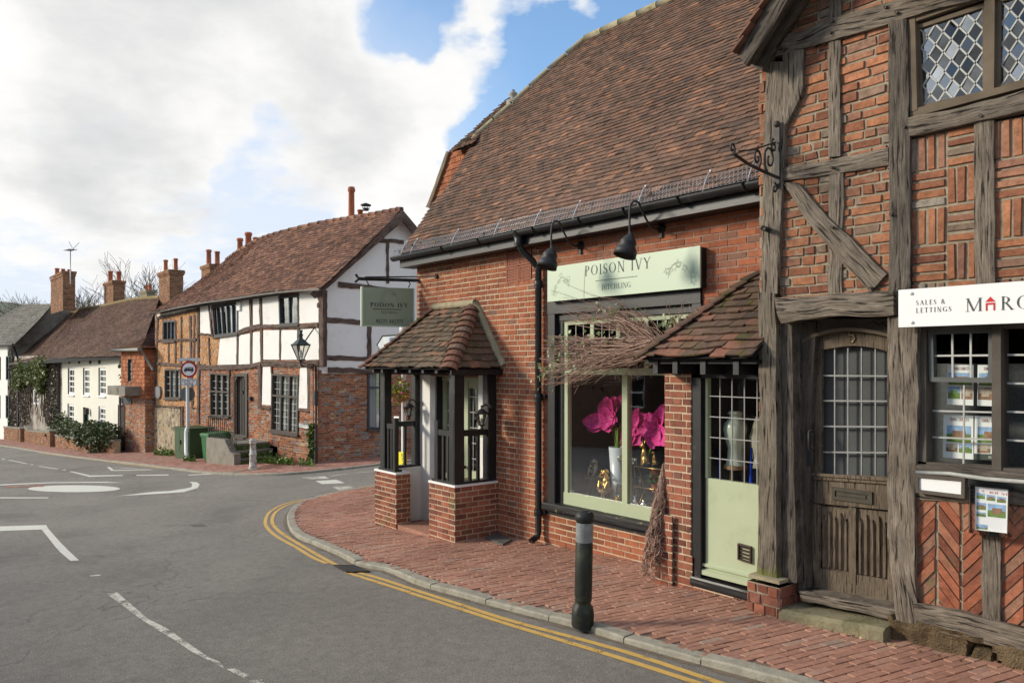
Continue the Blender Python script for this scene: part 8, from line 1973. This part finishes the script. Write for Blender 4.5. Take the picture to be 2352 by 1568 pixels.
mb.build('treads',concrete,ST); mb=MB()
for k,zt in enumerate(tops):
    for j in range(300): leaf(mb,Fst.P(a_n-.26*k+rr.uniform(-.03,.05),rr.uniform(dF,-.08),zt-.07-rr.random()*.14),.055,0)
mb.build('moss_and_weeds',[leaf_fresh],ST,kind='stuff')
RL=MB(); tp=[(460,1052),(575,1055),(690,1270)]; rail=[Fst.P(a,-.1,z) for a,z in Fst.H(tp,zn,-.1)]; RL.tube(rail,.022,6); RL.tube([Fst.P(a,-.1,z) for a,z in Fst.H([(575,1050),(662,1048)],zn,-.1)],.015,5)
lo=[Fst.P(a,-.1,z) for a,z in Fst.H([(460,1215),(575,1235),(685,1465)],zn,-.1)]
for i in range(2):
    n=7
    for k in range(n+(i)):
        f=k/n; RL.tube([rail[i].lerp(rail[i+1],f),lo[i].lerp(lo[i+1],f)],.012,4)
RL.tube(lo,.014,5); RL.build('railing',iron,ST)
# white cast bollard
b=onG(*zn(830,1490)); yc=b.x*FX+b.y*FY; H=CAMZ+(835-zn(0,1236)[1])/FOC*yc-b.z
mb=MB(); mb.lathe(b,[(.13,0),(.13,.04*H),(.105,.09*H),(.1,.45*H),(.11,.46*H),(.11,.5*H),(.095,.51*H),(.085,.82*H),(.105,.83*H),(.105,.86*H),(.09,.88*H),(.115,.92*H),(.10,.97*H),(.03,H)],12); mb.build('bollard',M_plain('chipped_white_paint',(.55,.53,.48),.7,.2,6,dirt=(.2,.15,.1),dscale=7,dth=(.5,.62)),label='chipped white cast iron bollard in front of the steps',cat='bollard')
# street lantern on the house front
a,z=FT.h(z2(838,900),.7); c=V(FT.P(a,.7,z)); th=thing('street_lantern','old glazed street lantern on an iron arm on the white plastered front','street lantern',c)
yc=c.x*FX+c.y*FY; pm=yc/FOC
wt=47*.45*pm; wb=14*.45*pm; zt=c.z+.0; zb=c.z-70*.45*pm; mb=MB(); fr=MB()
zt=CAMZ+(835-z2(0,888)[1])*pm; zb=CAMZ+(835-z2(0,965)[1])*pm
cor=lambda w,z:[V((c.x+s*w,c.y+t*w,z)) for s,t in ((-.75,-.75),(.75,-.75),(.75,.75),(-.75,.75))]
T4=cor(wt,zt);B4=cor(wb,zb)
for k in range(4): fr.tube([T4[k],B4[k]],.018,4); fr.tube([T4[k],T4[(k+1)%4]],.025,4); fr.tube([B4[k],B4[(k+1)%4]],.02,4); mb.add([T4[k],T4[(k+1)%4],B4[(k+1)%4],B4[k]],[(0,1,2,3)])
zt2=CAMZ+(835-z2(0,825)[1])*pm; R4=cor(wt*.35,zt+(zt2-zt)*.45); fr.add(T4+R4,[(k,(k+1)%4,4+(k+1)%4,4+k) for k in range(4)]+[(4,5,6,7)]); fr.lathe((c.x,c.y,zt+(zt2-zt)*.4),[(wt*.3,0),(wt*.2,.1),(wt*.3,.14),(.05,.2),(.07,.3),(.01,(zt2-zt)*.6)],8)
fr.build('frame',M_plain('lantern_green_black',(.03,.045,.045),.5),th); mb.build('glass',lamp_glass,th); mb=MB(); a2,z2b=FT.h(z2(905,800),.05); fr=MB(); fr.tube([FT.P(a2,.03,z2b),V((c.x+wt*.5,c.y,zt))],.022,5); P=[V((c.x,c.y,zb)),V((c.x+.0,c.y,zb-.1))]; a3,z3b=FT.h(z2(838,985),.05); fr.tube([P[0],P[1],FT.P(a3,.03,z3b-.05)],.025,5); fr.tube([P[0]+V((.1,.1,0)),FT.P(a3+.35,.3,z3b+.12),FT.P(a3+.4,.1,z3b)],.02,5); fr.build('bracket',iron,th)
mb=MB(); mb.lathe((c.x,c.y,zb+.05),[(.05,0),(.06,.15),(.03,.25)],8); mb.build('lamp_bulb',white_paint,th)
# street name plate
Q=FT.H([(828,1285),(884,1293),(884,1316),(828,1309)],z2,.05); NPt=MB(); Q=[(Q[0][0],Q[0][1]),(Q[1][0],Q[0][1]-.04),(Q[1][0],Q[3][1]-.04),(Q[0][0],Q[3][1])]; NPt.prism(FT,Q,.02,.05); NT=thing('street_name_plate','white street name plate reading SOUTH ST. on the brick corner','sign',FT.P(Q[3][0],.03,Q[3][1])); NPt.build('plate',white_sign,NT); mb=MB(); ring(mb,FT,Q,.02,.05,.054); c=bil(Q,.08,.8); btext(mb,FT,'SOUTH ST.',c[0],c[1],(Q[0][1]-Q[3][1])*.62,.054,width=(Q[1][0]-Q[0][0])*.84); mb.build('lettering',ink,NT)
# climbing ivy up the corner pipe, weeds at the wall foot
mb=MB()
for k in range(900):
    y=rr.uniform(1290,1500); a,z=FT.h(z2(895+rr.gauss(0,6)+4*math.sin(y*.05),y),.2); leaf(mb,FT.P(a,.18+rr.random()*.12,z),.09,0 if rr.random()<.7 else 1)
tag(mb.build('ivy',[leaf_ivy,leaf_fresh]),'strip of ivy climbing the drainpipe at the brick corner','ivy')
mb=MB()
for (x0,x1,n) in ((90,190,500),(240,300,160),(355,500,500),(600,800,900),(830,905,160)):
    for k in range(n):
        x=rr.uniform(x0,x1); yb=1440+ (x-90)/(905-90)*62; p=onG(*z2(x,yb+rr.uniform(-4,10) if x<190 or x>600 else yb+28)); leaf(mb,(p.x,p.y,p.z+abs(rr.gauss(0,.09))),.09,0 if rr.random()<.7 else 1)
mb.build('weeds',[leaf_fresh,leaf_ivy],kind='stuff',label='green weeds along the foot of the walls')
mb=MB()
for k in range(60):
    a=rr.uniform(FR.h((1520,1300))[0],A+.3); F=FB if a<A-4.1 else FR; p=F.P(a,.03 if F is FB else .18,0); leaf(mb,(p.x,p.y,gz(p.x,p.y)+.01),.03,0)
mb.build('wall_foot_weeds',[leaf_dry],kind='stuff')
